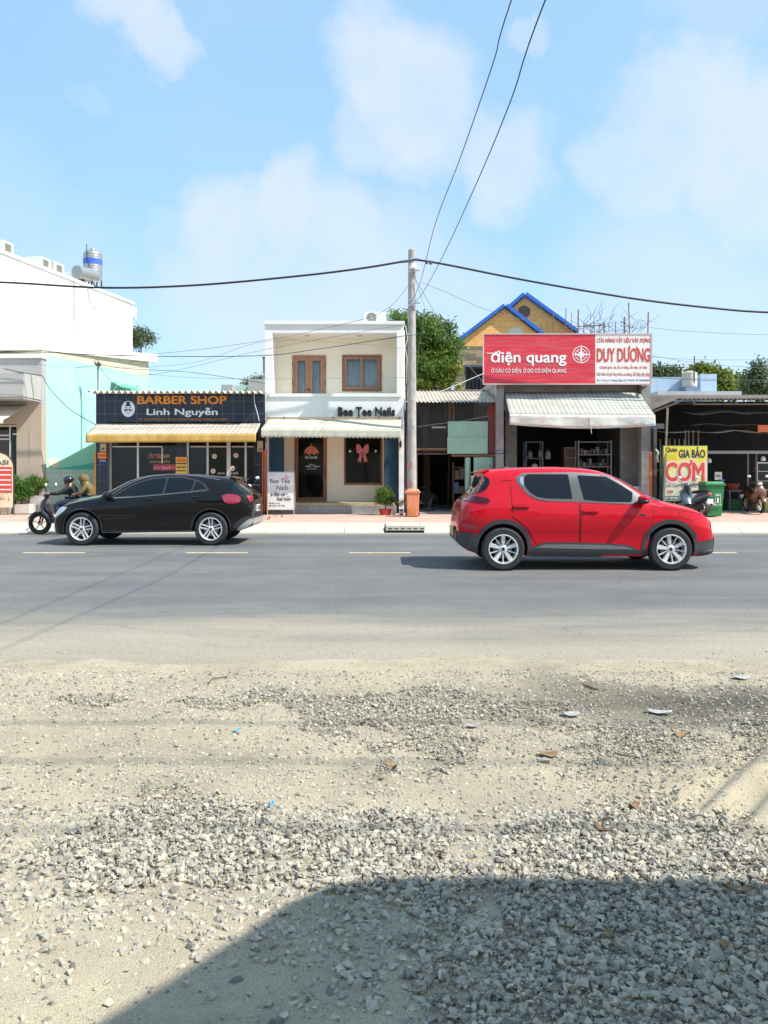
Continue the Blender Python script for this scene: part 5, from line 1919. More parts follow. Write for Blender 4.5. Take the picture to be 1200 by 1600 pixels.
rf.build('roof', M('shed_roof', (.50, .48, .42), rough=.7, var=.2, vs=2.5, dirt=(.36, .20, .11), dirt_amt=.9, dirt_s=(1.3, 1.3, 1.3)), h)
rf2 = corrugated(gx0_ - .1, GX(776, GYY), GYY + 6.2, GZ(604, GYY) + .5, GYY + 2.3, GZ(612, GYY) + .3, .13, .022, jag=.02, seed=19)
rf2.build('roof', MATS['shed_roof'], h)
mb = MB()
mb.box(GX(763, GYY), GX(774.5, GYY), GYY - .05, GYY + .1, GZ(707, GYY), GZ(631, GYY))
mb.build('red_post', M('post_maroon', (.22, .045, .04), rough=.6, var=.15), h)
mb = MB()
mb.box(gx0_, GX(701, GYY), GYY - .04, GYY + .04, GZ(703.5, GYY), GZ(700, GYY))
mb.box(GX(705, GYY), GX(773, GYY), GYY - .045, GYY + .04, GZ(713.5, GYY), GZ(710, GYY))
mb.box(gx0_, GX(698, GYY), GYY - .03, GYY + .03, GZ(710, GYY), GZ(708.5, GYY))
for px in (702.5, 708):
    mb.box(GX(px, GYY), GX(px, GYY) + .03, GYY - .02, GYY + .02, GZ(700, GYY), GZ(632, GYY))
mb.box(GX(763, GYY) - .03, GX(763, GYY) - .004, GYY - .02, GYY + .02, GZ(710, GYY), GZ(630, GYY))
mb.box(GX(770, GYY), GX(772, GYY), GYY - .03, GYY + .02, SWZ, GZ(714, GYY))
mb.box(GX(648, GYY), GX(652, GYY), GYY - .05, GYY + .03, SWZ, GZ(710.5, GYY))
mb.build('rail', rust, h)
# chain link mesh (real wires)
mb = MB()
X0, X1, Z0, Z1 = gx0_ + .01, GX(760, GYY), GZ(707, GYY), GZ(629, GYY)
st_ = .085
k = X0 - (Z1 - Z0)
while k < X1:
    for s_ in (1, -1):
        if s_ == 1:
            a_, b_ = (k, Z0), (k + (Z1 - Z0), Z1)
        else:
            a_, b_ = (k, Z1), (k + (Z1 - Z0), Z0)
        sl_ = (b_[1] - a_[1]) / (b_[0] - a_[0])
        xa_, xb_ = max(a_[0], X0), min(b_[0], X1)
        if xb_ - xa_ > .02:
            mb.bar((xa_, GYY + .002 * s_, a_[1] + sl_ * (xa_ - a_[0])), (xb_, GYY + .002 * s_, a_[1] + sl_ * (xb_ - a_[0])), .006)
    k += st_
mb.build('wire_mesh', M('mesh_wire', (.22, .22, .21), rough=.6, metal=.4), h)
mb = MB()
mb.box(GX(699.5, GYY), GX(763.5, GYY) - .04, GYY - .09, GYY - .06, GZ(684, GYY), GZ(658.5, GYY))
mb.box(GX(698.5, GYY), GX(763, GYY) - .04, GYY - .12, GYY - .093, GZ(709, GYY), GZ(683.5, GYY))
mb.split('panel', mint, h)
mb = MB()
mb.box(GX(740, GYY), GX(769.5, GYY), GYY - .03, GYY + .02, SWZ + .05, GZ(714.5, GYY))
mb.split('panel', mint, h)
MB().lathe([(.10, 0), (.10, GZ(715, GYY) - SWZ), (0, GZ(715, GYY) - SWZ)], (GX(731, GYY), GYY + .05, SWZ), 18).build('round_post', mint, h, smooth=2)
lamp_ = thing('tube_light', 'short unlit white strip lamp behind the wire mesh', 'lamp', (GX(686, GYY + .3), GYY + .3, GZ(667, GYY)))
box('tube', white_pl, lamp_, GX(675, GYY + .3), GX(697, GYY + .3), GYY + .3, GYY + .36, GZ(668, GYY), GZ(665.5, GYY))
box('bracket', rust, lamp_, GX(675, GYY + .3), GX(697, GYY + .3), GYY + .362, GYY + .40, GZ(669, GYY), GZ(667.5, GYY))
# boxed goods on a rack inside, white washing machine
mb = MB()
t_ = thing('storage_rack', 'shadowy rack of cartons inside the tin shed', 'rack', (GX(716, GYY + 1), GYY + 1, SWZ))
yq = GYY + .9
for s_, py in enumerate((795, 770, 748, 730)):
    mb.box(GX(708, yq), GX(728, yq), yq, yq + .5, GZ(py, yq) - .03, GZ(py, yq))
for px in (708, 727):
    mb.box(GX(px, yq), GX(px, yq) + .03, yq - .01, yq + .52, SWZ + .03, GZ(722, yq))
mb.split('shelf', rust, t_)
rr = random.Random(4)
for k, (px, py, c_) in enumerate(((709, 795, (.3, .22, .14)), (717, 795, (.12, .16, .22)), (710, 770, (.12, .2, .3)), (718, 770, (.2, .17, .13)), (711, 748, (.25, .17, .1)), (719, 748, (.2, .2, .19)))):
    box('carton', M('carton%d' % k, c_, rough=.8), t_, GX(px, yq), GX(px + 7, yq), yq + .02, yq + .4, GZ(py, yq) + .002, GZ(py - 10 - k % 3 * 3, yq))
wm_ = thing('washing_machine', 'white front loading washing machine by the mint panels, half hidden by the red car', 'washing machine', (GX(752, 25.6), 25.6, SWZ))
yw = 25.7
box('casing', white_pl, wm_, GX(738, yw), GX(764, yw), yw, yw + .5, SWZ, GZ(743, yw), bevel=.012)
MB().lathe([(0, -.02), (.13, -.02), (.17, -.03), (.19, 0)], (GX(745, yw) + .15, yw, GZ(756, yw)), 24, 'y').build('door', black_plastic, wm_, smooth=2)
sg = small_sign('shop_sign', 'white sign 0918 standing on the washing machine', 'sign', 741, 766, 734.5, 742.8, yw + .1, white_pl, '0918.003', txt_red, .015, (.06, .3))

# ================================================================ BUILDING SUPPLY SHOP
DY = 25.8
h = thing('supply_shop', 'building supply shop with grey marble columns under a long red and white signboard', 'shop', (GX(890, DY), DY, SWZ))
zc = GZ(600, DY)
mb = MB()
mb.box(GX(775.5, DY), GX(787, DY), DY, DY + .3, SWZ, zc)
mb.box(GX(1002.5, DY), GX(1016.5, DY), DY, DY + .3, SWZ, zc)
mb.split('column', marble, h)
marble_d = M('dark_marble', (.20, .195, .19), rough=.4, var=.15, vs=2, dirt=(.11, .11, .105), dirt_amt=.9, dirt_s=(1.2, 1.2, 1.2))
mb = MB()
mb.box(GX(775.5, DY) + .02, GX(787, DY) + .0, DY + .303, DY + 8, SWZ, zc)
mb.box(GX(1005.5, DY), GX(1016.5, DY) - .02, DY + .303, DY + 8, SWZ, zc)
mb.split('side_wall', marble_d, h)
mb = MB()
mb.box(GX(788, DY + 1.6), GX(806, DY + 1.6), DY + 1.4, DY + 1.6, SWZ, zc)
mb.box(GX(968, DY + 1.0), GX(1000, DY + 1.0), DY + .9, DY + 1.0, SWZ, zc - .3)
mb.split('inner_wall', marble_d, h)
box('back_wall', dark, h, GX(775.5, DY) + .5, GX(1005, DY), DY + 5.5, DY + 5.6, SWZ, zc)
box('floor', concrete, h, GX(775.5, DY), GX(1016.5, DY), DY - .4, DY + 5.5, SWZ + .001, SWZ + .04)
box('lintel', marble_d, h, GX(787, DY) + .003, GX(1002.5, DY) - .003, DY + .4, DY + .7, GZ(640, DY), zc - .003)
box('roof_slab', concrete, h, GX(775.5, DY), GX(1016.5, DY), DY + .01, DY + 8, zc + .003, zc + .25)
small_sign('house_number', 'small blue house number 177 on the marble column of the supply shop', 'sign', 776.5, 786, 703.5, 709.5, DY - .02, M('plate_blue2', (.02, .04, .12), rough=.4), '177', txt_white, .02, (.1, .2), .012)
# interior goods
def rack(label, x0_, x1_, y, shelves, ytop, mat=steel, dpt=.45, grp=None):
    t_ = thing('display_rack', label, 'rack', (GX((x0_ + x1_) / 2, y), y, SWZ), grp)
    mb_ = MB()
    for py in shelves:
        mb_.box(GX(x0_, y), GX(x1_, y), y, y + dpt, GZ(py, y) - .025, GZ(py, y))
    mb_.split('shelf', mat, t_)
    mb_ = MB()
    for px in (x0_, x1_):
        for yy_ in (y - .003, y + dpt - .03):
            mb_.box(GX(px, y) - .02, GX(px, y) + .02, yy_, yy_ + .03, SWZ + .04, GZ(ytop, y))
    mb_.split('upright', mat, t_)
    return t_


shelfm = M('shelf_grey', (.24, .24, .235), rough=.5, metal=.2)
r1 = rack('pale metal shelf unit at the right inside the supply shop', 904, 955, DY + 1.2, (690, 710, 729, 750), 688, shelfm)
r2 = rack('bluish display frame at the left inside the supply shop', 822, 848, DY + 1.5, (690, 716, 740), 690, M('rack_blue', (.12, .16, .22), rough=.5))
rr = random.Random(11)
y = DY + 1.3
for sh in (710, 729, 750):
    x = 907.0
    while x < 950:
        w_ = rr.uniform(3, 7)
        hh = rr.uniform(5, 13)
        c_ = rr.choice([(.12, .12, .12), (.06, .06, .07), (.18, .16, .13), (.10, .07, .06), (.2, .2, .2)])
        mt = M('stock_%d' % int(sum(c_) * 100), c_, rough=.6)
        if rr.random() < .5:
            box('stock_box', mt, r1, GX(x, y), GX(x + w_ - .7, y), y, y + .25, GZ(sh, y) + .002, GZ(sh - hh, y))
        else:
            c0 = (GX(x + w_ / 2, y), y + .1, GZ(sh, y) + .002)
            rd = (GX(x + w_ - .7, y) - GX(x, y)) / 2
            MB().lathe([(rd, 0), (rd, .15), (rd * .5, .2), (rd * .4, hh * .02), (0, hh * .02 + .001)] if hh * .02 > .2 else [(rd, 0), (rd, hh * .021), (0, hh * .021)], c0, 12).build('stock_bottle', mt, r1, smooth=2)
        x += w_
for px, py, w_, hh, c_, lab, nm in ((835, 728, 10, 9, (.65, .64, .60), 'white plastic canister in the supply shop behind the red car', 'canister'), (856, 712, 9, 14, (.28, .27, .24), 'grey cloth bag hanging in the dark of the supply shop', 'bag'),
                                    (828, 711, 8, 12, (.20, .19, .18), 'dim round bundle on the display frame in the supply shop', 'bundle'), (844, 709, 7, 13, (.24, .2, .15), 'brownish coil hanging beside the display frame in the shop', 'coil')):
    yk = DY + 1.35
    t_ = thing(nm, lab, nm, (GX(px, yk), yk, GZ(py, yk)))
    r0 = (GX(px + w_ / 2, yk) - GX(px - w_ / 2, yk)) / 2
    H_ = hh * yk / F
    body_ = MB().lathe([(r0 * .85, 0), (r0, .02), (r0 * .95, H_ * .7), (r0 * .6, H_ * .9), (r0 * .3, H_), (0, H_)], (GX(px, yk), yk, GZ(py, yk) - .12), 14).build('body', M('goods_%s' % nm, tuple(q_ * .6 for q_ in c_), rough=.6, var=.25, vs=8), t_, smooth=True)
    MB().tube([(GX(px, yk) - r0 * .3, yk, GZ(py, yk) - .12 + H_ * .95), (GX(px, yk), yk, GZ(py, yk) - .05 + H_), (GX(px, yk) + r0 * .3, yk, GZ(py, yk) - .12 + H_ * .95)], .012, 6).build('handle', darkmetal, t_)
t_ = thing('wooden_cabinet', 'old framed brown cabinet in the middle of the supply shop', 'cabinet', (GX(890, DY + 2), DY + 2, SWZ))
yk = DY + 2
box('carcass', M('cabinet_brown', (.12, .075, .05), rough=.6, var=.2), t_, GX(882, yk), GX(901, yk), yk + .02, yk + .4, SWZ + .04, GZ(699, yk))
frame_rect(MB(), GX(882, yk), GX(901, yk), GZ(716, yk), GZ(699, yk), yk, yk + .018, .03).build('door_frame', M('cab_frame', (.30, .27, .22), rough=.6), t_)
# white crates at right
t_ = thing('foam_crate', 'white foam crate against the right marble wall of the supply shop', 'crate', (GX(992, DY + .4), DY + .4, SWZ))
yk = DY + .3
taper_box(MB(), GX(993, yk), yk + .25, SWZ + .045, GZ(764, yk), .17, .2, .19, .22).build('box', white_pl, t_, bevel=.01)
taper_box(MB(), GX(993, yk), yk + .25, GZ(764, yk) + .003, GZ(760, yk), .20, .23, .19, .22).build('lid', white_pl, t_, bevel=.01)
# signboard
SY = DY - .35
t_ = thing('signboard', 'long red and white billboard reading điện quang above the supply shop', 'sign', (GX(886, SY), SY, GZ(602, SY)))
sred = M('sign_red', (.62, .025, .045), rough=.5, var=.05, vs=1, dirt=(.78, .26, .28), dirt_amt=.4, dirt_s=(.35, 1, 5))
swhite = M('sign_white', (.80, .77, .72), rough=.55, var=.04, dirt=(.70, .62, .54), dirt_amt=.3, dirt_s=(.6, 1, 2))
z0_, z1_ = GZ(601, SY), GZ(521, SY)
rp = box('red_panel', sred, t_, GX(755.5, SY), GX(930, SY), SY, SY + .04, z0_ + .04, z1_ - .03)
wpnl = box('white_panel', swhite, t_, GX(930, SY) + .003, GX(1018, SY), SY, SY + .04, z0_ + .04, z1_ - .03)
frame_rect(MB(), GX(754.5, SY), GX(1019, SY), z0_, z1_, SY - .02, SY + .08, .035).build('frame', M('sign_frame', (.62, .45, .42), rough=.5), t_)
mb = MB()
for px in (770, 820, 870, 930, 980, 1010):
    mb.box(GX(px, SY), GX(px, SY) + .04, SY + .045, SY + .09, z0_, z1_)
for zz in (z0_ + .4, z1_ - .4):
    mb.box(GX(756, SY), GX(1018, SY), SY + .092, SY + .13, zz, zz + .04)
mb.box(GX(778, SY), GX(782, SY), SY + .132, DY - .003, zc - .15, zc - .1)
mb.box(GX(1008, SY), GX(1012, SY), SY + .132, DY - .003, zc - .15, zc - .1)
mb.build('support', rust, t_)
text(rp, 'điện quang', 767.5, 884.5, 548.5, 571.5, SY, txt_white, .022, .006)
text(rp, 'Ở ĐÂU CÓ ĐIỆN, Ở ĐÓ CÓ ĐIỆN QUANG', 767.5, 884.5, 574, 584, SY, txt_white, .006, .006)
mb = MB()
mb.box(GX(760.5, SY), GX(786, SY), SY - .007, SY - .001, GZ(552.5, SY), GZ(551.3, SY))
cx, cz = GX(908, SY), GZ(554, SY)
for r_, w_ in ((.285, .022), (.20, .018)):
    ar = np.linspace(0, 2 * math.pi, 33)
    for a_, b_ in zip(ar[:-1], ar[1:]):
        mb.prism([(cx + (r_ - w_) * math.cos(a_), cz + (r_ - w_) * math.sin(a_)), (cx + r_ * math.cos(a_), cz + r_ * math.sin(a_)), (cx + r_ * math.cos(b_), cz + r_ * math.sin(b_)), (cx + (r_ - w_) * math.cos(b_), cz + (r_ - w_) * math.sin(b_))], SY - .006, SY - .001)
for k in range(4):
    a_ = k * math.pi / 2
    tip, w_ = .33, .055
    mb.prism([(cx + tip * math.cos(a_), cz + tip * math.sin(a_)), (cx + w_ * math.cos(a_ + math.pi / 4), cz + w_ * math.sin(a_ + math.pi / 4)), (cx, cz), (cx + w_ * math.cos(a_ - math.pi / 4), cz + w_ * math.sin(a_ - math.pi / 4))], SY - .010, SY - .0065)
for k in range(4):
    a_ = k * math.pi / 2 + math.pi / 4
    tip, w_ = .20, .03
    mb.prism([(cx + tip * math.cos(a_), cz + tip * math.sin(a_)), (cx + w_ * math.cos(a_ + math.pi / 4), cz + w_ * math.sin(a_ + math.pi / 4)), (cx, cz), (cx + w_ * math.cos(a_ - math.pi / 4), cz + w_ * math.sin(a_ - math.pi / 4))], SY - .014, SY - .0105)
mb.build('compass_emblem', txt_white, rp)
mb = MB()
mb.box(GX(757, SY), GX(929, SY), SY - .004, SY - .001, GZ(568.4, SY), GZ(567.8, SY))
mb.build('panel_seam', M('seam_pink', (.55, .12, .12), rough=.6), rp)
text(wpnl, 'CỬA HÀNG VẬT LIỆU XÂY DỰNG', 933, 1016, 526.5, 536.5, SY, txt_red, .008, .005)
text(wpnl, 'DUY DƯƠNG', 933, 1015.5, 540.5, 565, SY, txt_red, .03, .006)
text(wpnl, 'Chuyên gạch, cát, đá, xi măng, sắt thép, tôn lạnh', 937, 1011, 570, 577.5, SY, txt_red, .0, .005)
text(wpnl, 'kẽm màu, xà gồ, ống nước, xi phông, đồ điện dân dụng', 932.5, 1016, 580.5, 588.5, SY, txt_red, .0, .005)
text(wpnl, 'ĐC: 177 Lò Lu, P. Trường Thạnh, Q.9, TP.HCM - ĐT: 0918.003.054', 932.5, 1015, 592.5, 597, SY, M('letter_blue', (.12, .12, .4), rough=.6), .0, .005)
# its awning with a torn printed valance
YA = DY - 1.35
a = thing('awning', 'steep green and white striped awning with a sagging printed valance on the supply shop', 'awning', (GX(900, DY), DY, 3.6))
aw_d = stripes_mat('supply_stripe', (.60, .60, .53), (.45, .46, .40), .145, .55, trans=.25)
vm = bpy.data.materials.new('printed_valance')
vm.use_nodes = True
nt = vm.node_tree
b = nt.nodes['Principled BSDF']
b.inputs['Roughness'].default_value = .7
t = node(nt.nodes, 'ShaderNodeTexCoord')
mp = node(nt.nodes, 'ShaderNodeMapping')
mp.inputs['Scale'].default_value = (.55, 1, 2.6)
mp.inputs['Rotation'].default_value = (0, .25, 0)
L(nt, t.outputs['Object'], mp.inputs['Vector'])
nn_ = node(nt.nodes, 'ShaderNodeTexNoise')
nn_.inputs['Scale'].default_value = 2.0
nn_.inputs['Detail'].default_value = 6
L(nt, mp.outputs[0], nn_.inputs['Vector'])
cr = node(nt.nodes, 'ShaderNodeValToRGB')
e = cr.color_ramp.elements
e[0].position, e[0].color = .36, (.62, .60, .55, 1)
e[1].position, e[1].color = .72, (.36, .46, .54, 1)
for p_, c_ in ((.47, (.55, .56, .48)), (.53, (.52, .40, .36)), (.58, (.66, .64, .60)), (.64, (.45, .58, .62))):
    el = e.new(p_)
    el.color = (*c_, 1)
L(nt, nn_.outputs['Fac'], cr.inputs[0])
L(nt, cr.outputs[0], b.inputs['Base Color'])
awning('canvas', aw_d, a, (GX(790, DY), DY + .2, GZ(612, DY)), (GX(1001, DY), DY + .2, GZ(610, DY)), (GX(796, YA), YA, GZ(646.5, YA)), (GX(1023.5, YA), YA, GZ(648.5, YA)), GZ(647, YA) - GZ(668.5, YA), valmat=vm, sag=.03, wave=.03,
       droop2=lambda u: .78 + .25 * math.sin(math.pi * u) if u > .03 else .78)
mb = MB()
for px in (797, 910, 1019):
    mb.bar((GX(px, DY), DY + .18, GZ(665, DY)), (GX(px, YA), YA + .03, GZ(651, YA)), .03)
mb.split('arm', alu, a)
MB().tube([(GX(922, YA), YA - .03, GZ(650, YA)), (GX(922.5, YA), YA - .04, GZ(668, YA)), (GX(924, YA), YA - .04, GZ(678, YA))], .008, 5).build('pull_cord', cable_white, a)

# unfinished reinforcing bars and dead creeper over the sign
for k, (px, yt, yb, r_, lean) in enumerate(((845, 503, 522, .012, 0), (856, 501, 522, .010, 0), (865, 487, 522, .016, -1), (874, 510, 522, .012, 0), (883.5, 481, 522, .014, 1), (893, 489, 522, .010, 0), (903.5, 484, 522, .022, 0),
                                         (912, 504, 522, .012, 0), (923, 504, 522, .012, 0), (928, 503, 522, .012, 1), (937, 505, 522, .010, 0), (944, 503, 522, .018, 0), (962, 503, 522, .016, 0), (975, 495, 522, .024, 1), (984, 473, 522, .02, -2), (1012, 487, 522, .02, 1))):
    Yk = DY + .5 + (k % 3) * .35
    z0r = zc + .25
    zt__ = GZ(yt, Yk)
    rb = MB().tube([(GX(px, Yk) + .012 * lean, Yk, z0r), (GX(px, Yk), Yk, (z0r + zt__) / 2), (GX(px, Yk) + .02 * lean, Yk, zt__)], r_, 6).build('reinforcing_bar', rust)
    tag(rb, ['thin rusty bar', 'short rusty bar', 'tall thin bar', 'stout dark bar'][(r_ > .015) * 2 + (yt > 495)] + ' sticking up behind the billboard, number %d from the left' % (k + 1), 'steel bar', 'reinforcing bars standing up behind the billboard')
t_ = thing('dead_creeper', 'leafless tangled creeper on the bars above the white sign panel', 'plant', (GX(960, DY + .7), DY + .7, zc + .25))
rr = random.Random(21)
mb = MB()
for k in range(34):
    p = Vector((GX(rr.uniform(912, 1005), DY + .7), DY + rr.uniform(.5, 1.0), GZ(rr.uniform(500, 520), DY + .7)))
    d_ = Vector((rr.uniform(-1, 1), rr.uniform(-.2, .2), rr.uniform(-.2, .7))).normalized()
    pts = [p]
    for j in range(6):
        d_ = (d_ + Vector((rr.uniform(-.5, .5), rr.uniform(-.1, .1), rr.uniform(-.45, .35)))).normalized()
        pts.append(pts[-1] + d_ * .13)
    mb.tube(pts, [.011 - .0014 * j for j in range(7)], 4)
mb.build('stem', M('dry_stem', (.22, .20, .18), rough=.9), t_)
_, cs = crown('foliage', tone_mat('creeper_leaf', ((.12, .11, .09), (.22, .2, .14)), None), t_, [((GX(965, DY + .7), DY + .7, GZ(507, DY)), (.9, .2, .22))], 260, .06, seed=44, nclump=30, cr=.12)
mb = MB()
mb.tube([(GX(840, DY + .6), DY + .6, GZ(517, DY)), (GX(1014, DY + .6), DY + .6, GZ(517.5, DY))], .012, 5)
tag(mb.build('reinforcing_bar', rust), 'long horizontal rusty bar tied across the upright bars behind the billboard', 'steel bar', 'reinforcing bars standing up behind the billboard')
t_ = thing('antenna', 'small rooftop antenna mast with short cross arms above the white sign panel', 'antenna', (GX(925, DY + 1), DY + 1, zc + .25))
MB().tube([(GX(925, DY + 1), DY + 1, zc + .25), (GX(925, DY + 1), DY + 1, GZ(506, DY))], .018, 6).build('mast', darkmetal, t_)
mb = MB()
mb.tube([(GX(912, DY + 1), DY + 1, GZ(510, DY + 1)), (GX(945, DY + 1), DY + 1, GZ(508, DY + 1))], .016, 6)
for q_ in (914, 917, 921, 943):
    mb.tube([(GX(q_, DY + 1), DY + .85, GZ(509.5, DY + 1)), (GX(q_, DY + 1), DY + 1.15, GZ(509.5, DY + 1) + .05)], .012, 5)
    mb.tube([(GX(q_, DY + 1), DY + 1, GZ(513, DY + 1)), (GX(q_, DY + 1), DY + 1, GZ(505.5, DY + 1))], .010, 5)
mb.build('cross_arm', darkmetal, t_)

# ================================================================ BRICK GABLED HOUSE BEHIND
KY = 34.0
h = thing('brick_house', 'yellow brick house with two blue edged gables behind the billboard', 'house', (GX(820, KY), KY, 0))
ybr = brick_mat('yellow_brick', (.80, .33, .06), (.86, .44, .10), (.70, .50, .26), .25, .125, .016, .5, .85, 'xz', .12)
stonem = brick_mat('ledge_stone', (.36, .28, .17), (.15, .12, .08), (.22, .18, .12), .9, .15, .004, .37, .85, 'xz', .25)
bluep = M('trim_blue', (.02, .13, .50), rough=.45, var=.06)
# front gable wing
e0, ap, e1 = (GX(722, KY), GZ(531, KY)), (GX(788.5, KY), GZ(480, KY)), (GX(842, KY), GZ(521, KY))
zl_ = GZ(541, KY)
xr = GX(856, KY)
MB().prism([(GX(723, KY), zl_), (GX(723, KY), e0[1]), (ap[0], ap[1] - .05), (xr, GZ(534, KY)), (xr, zl_)], KY, KY + .2).build('gable_wall', ybr, h)
mb = MB()
wall_with_holes(mb, GX(714, KY), xr, 0, zl_ - .003, KY + .01, KY + .2, [(GX(727, KY), GX(760, KY), 3.3, GZ(574, KY))])
mb.build('wall', stonem, h)
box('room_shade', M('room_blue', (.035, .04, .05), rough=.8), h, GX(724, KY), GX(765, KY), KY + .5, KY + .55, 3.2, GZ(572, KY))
mb = MB()
frame_rect(mb, GX(727, KY), GX(762, KY), 3.3, GZ(574, KY), KY + .04, KY + .1, .06)
for px in (733, 739, 745, 751, 757):
    mb.box(GX(px, KY), GX(px, KY) + .03, KY + .05, KY + .08, 3.3, GZ(592, KY))
mb.box(GX(727, KY), GX(757, KY), KY + .045, KY + .085, GZ(592, KY), GZ(591, KY))
mb.box(GX(737, KY), GX(737, KY) + .04, KY + .042, KY + .09, GZ(591, KY), GZ(575, KY))
mb.build('window', darkmetal, h)
box('window_head', M('head_navy', (.05, .07, .13), rough=.5), h, GX(724, KY), GX(758, KY), KY - .12, KY + .005, GZ(574, KY), GZ(571, KY))
# rear gable
K2 = KY + 3
a2 = (GX(819, K2), GZ(462, K2))
MB().prism([(GX(752, K2), GZ(525, K2)), (a2[0], a2[1] - .1), (GX(899, K2), GZ(520, K2)), (GX(899, K2), 3), (GX(752, K2), 3)], K2, K2 + .2).build('gable_wall', ybr, h)


def rafter(mb, p, q, y0, y1, t):
    (xa, za), (xb, zb) = p, q
    L_ = math.hypot(xb - xa, zb - za)
    nx_, nz_ = -(zb - za) / L_ * t, (xb - xa) / L_ * t
    if nz_ < 0: nx_, nz_ = -nx_, -nz_
    mb.prism([(xa, za), (xb, zb), (xb + nx_, zb + nz_), (xa + nx_, za + nz_)], y0, y1)


mb = MB()
rafter(mb, (e0[0] - .05, e0[1] - .03), (ap[0], ap[1]), KY - .25, KY + .25, .14)
mb.build('roof_trim', bluep, h)
mb = MB()
rafter(mb, (ap[0], ap[1]), (GX(846, KY), GZ(524, KY)), KY - .25, KY + .25, .14)
mb.build('roof_trim', bluep, h)
mb = MB()
rafter(mb, (GX(762, K2), GZ(512, K2)), a2, K2 - .25, K2 + .25, .15)
mb.build('roof_trim', bluep, h)
mb = MB()
rafter(mb, a2, (GX(901, K2), GZ(521, K2)), K2 - .25, K2 + .25, .15)
mb.build('roof_trim', bluep, h)
tile = M('roof_tile_blue', (.05, .10, .28), rough=.6, var=.15)
mb = MB()
rafter(mb, (e0[0] - .02, e0[1] - .0), (ap[0], ap[1] + .02), KY + .255, KY + 6, .08)
rafter(mb, (ap[0], ap[1] + .02), (GX(846, KY), GZ(524, KY)), KY + .255, K2 - .26, .08)
rafter(mb, (GX(762, K2), GZ(512, K2)), (a2[0], a2[1] + .02), K2 + .255, K2 + 7, .08)
rafter(mb, (a2[0], a2[1] + .02), (GX(901, K2), GZ(521, K2)), K2 + .255, K2 + 7, .08)
mb.build('roof', tile, h)
c = (GX(819, K2), K2, GZ(487, K2))
v_ = MB().lathe([(.20, -.03), (.29, -.03), (.29, .02), (.20, .02)], c, 28, 'y').build('round_vent', M('vent_brown', (.13, .09, .06), rough=.7), h)
mb = MB()
mb.box(c[0] - .2, c[0] + .2, K2 - .02, K2 - .004, c[2] - .02, c[2] + .02)
mb.box(c[0] - .02, c[0] + .02, K2 - .026, K2 - .0205, c[2] - .2, c[2] + .2)
mb.build('vent_bars', MATS['vent_brown'], v_)
MB().lathe([(0, -.003), (.2, -.003), (.2, 0)], c, 24, 'y').build('vent_opening', M('vent_shade', (.30, .28, .24), rough=.8), v_)
c = (GX(806, KY), KY, GZ(524, KY))
MB().lathe([(0, -.02), (.36, -.02), (.38, 0)], c, 28, 'y').build('round_vent', M('vent_pale', (.6, .56, .48), rough=.7), h)
# pale pillar left of it
box('corner_pillar', M('pillar_pale', (.50, .56, .52), rough=.8), h, GX(711, KY - .2), GX(716, KY - .2), KY - .4, KY - .003, 2, GZ(556, KY))

# tree behind the shed
TY = 30.0
t_ = thing('mango_tree', 'dense mango tree between the nail salon and the brick house', 'tree', (GX(665, TY), TY, 0))
blobs = [((GX(668, TY), TY, GZ(560, TY)), (1.15, 1.2, 1.1)), ((GX(690, TY), TY, GZ(575, TY)), (.7, 1, .8)), ((GX(650, TY), TY, GZ(525, TY)), (.8, 1, .8)), ((GX(672, TY), TY, GZ(520, TY)), (.65, .9, .6)), ((GX(625, TY), TY + .8, GZ(496, TY)), (.5, .7, .42)), ((GX(640, TY), TY + .8, GZ(506, TY)), (.6, .7, .5)),
         ((GX(706, TY), TY, GZ(540, TY)), (.36, .6, .42)), ((GX(697, TY), TY, GZ(512, TY)), (.22, .4, .3)), ((GX(655, TY), TY, GZ(595, TY)), (.8, 1, .55)), ((GX(687, TY), TY, GZ(540, TY)), (.6, .8, .6))]
_, cs = crown('crown', leaf_green, t_, blobs, 30000, .15, seed=12, nclump=210, cr=.32, shell=.35, aspect=.35)
trunk(t_, bark, (GX(665, TY), TY, 0), (GX(666, TY), TY, GZ(575, TY)), .16, [tuple(x_) for x_ in cs[:26]], 5)
t_ = thing('shrub', 'yellow green shrub top between the mango tree and the brick house wall', 'plant', (GX(705, TY - .8), TY - .8, 0))
_, cs = crown('crown', leaf_yellow, t_, [((GX(710, TY - .8), TY - .8, GZ(590, TY - .8)), (.26, .3, .5)), ((GX(695, TY - .8), TY - .8, GZ(593, TY - .8)), (.3, .3, .45)), ((GX(660, TY - .8), TY - .8, GZ(600, TY - .8)), (.5, .3, .3))], 3000, .11, seed=14, nclump=40, cr=.18)
trunk(t_, bark, (GX(700, TY - .8), TY - .8, 0), (GX(703, TY - .8), TY - .8, GZ(598, TY - .8)), .04, [tuple(x_) for x_ in cs[:8]], 5)

# ================================================================ RIGHT: RICE RESTAURANT SHED
RY = 26.6
h = thing('restaurant_shed', 'dark open eatery shed with a rusty corrugated roof at the right edge', 'restaurant', (GX(1120, RY), RY, SWZ))
xa, xb = GX(1022, RY) + .1, 19.5
box('floor', concrete, h, xa, xb, RY - .2, RY + 9, SWZ + .001, SWZ + .035)
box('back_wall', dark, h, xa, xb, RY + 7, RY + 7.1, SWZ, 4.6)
box('side_wall', M('side_dark', (.10, .10, .10), rough=.9), h, xa, xa + .1, RY + .6, RY + 7, SWZ, 3.9)
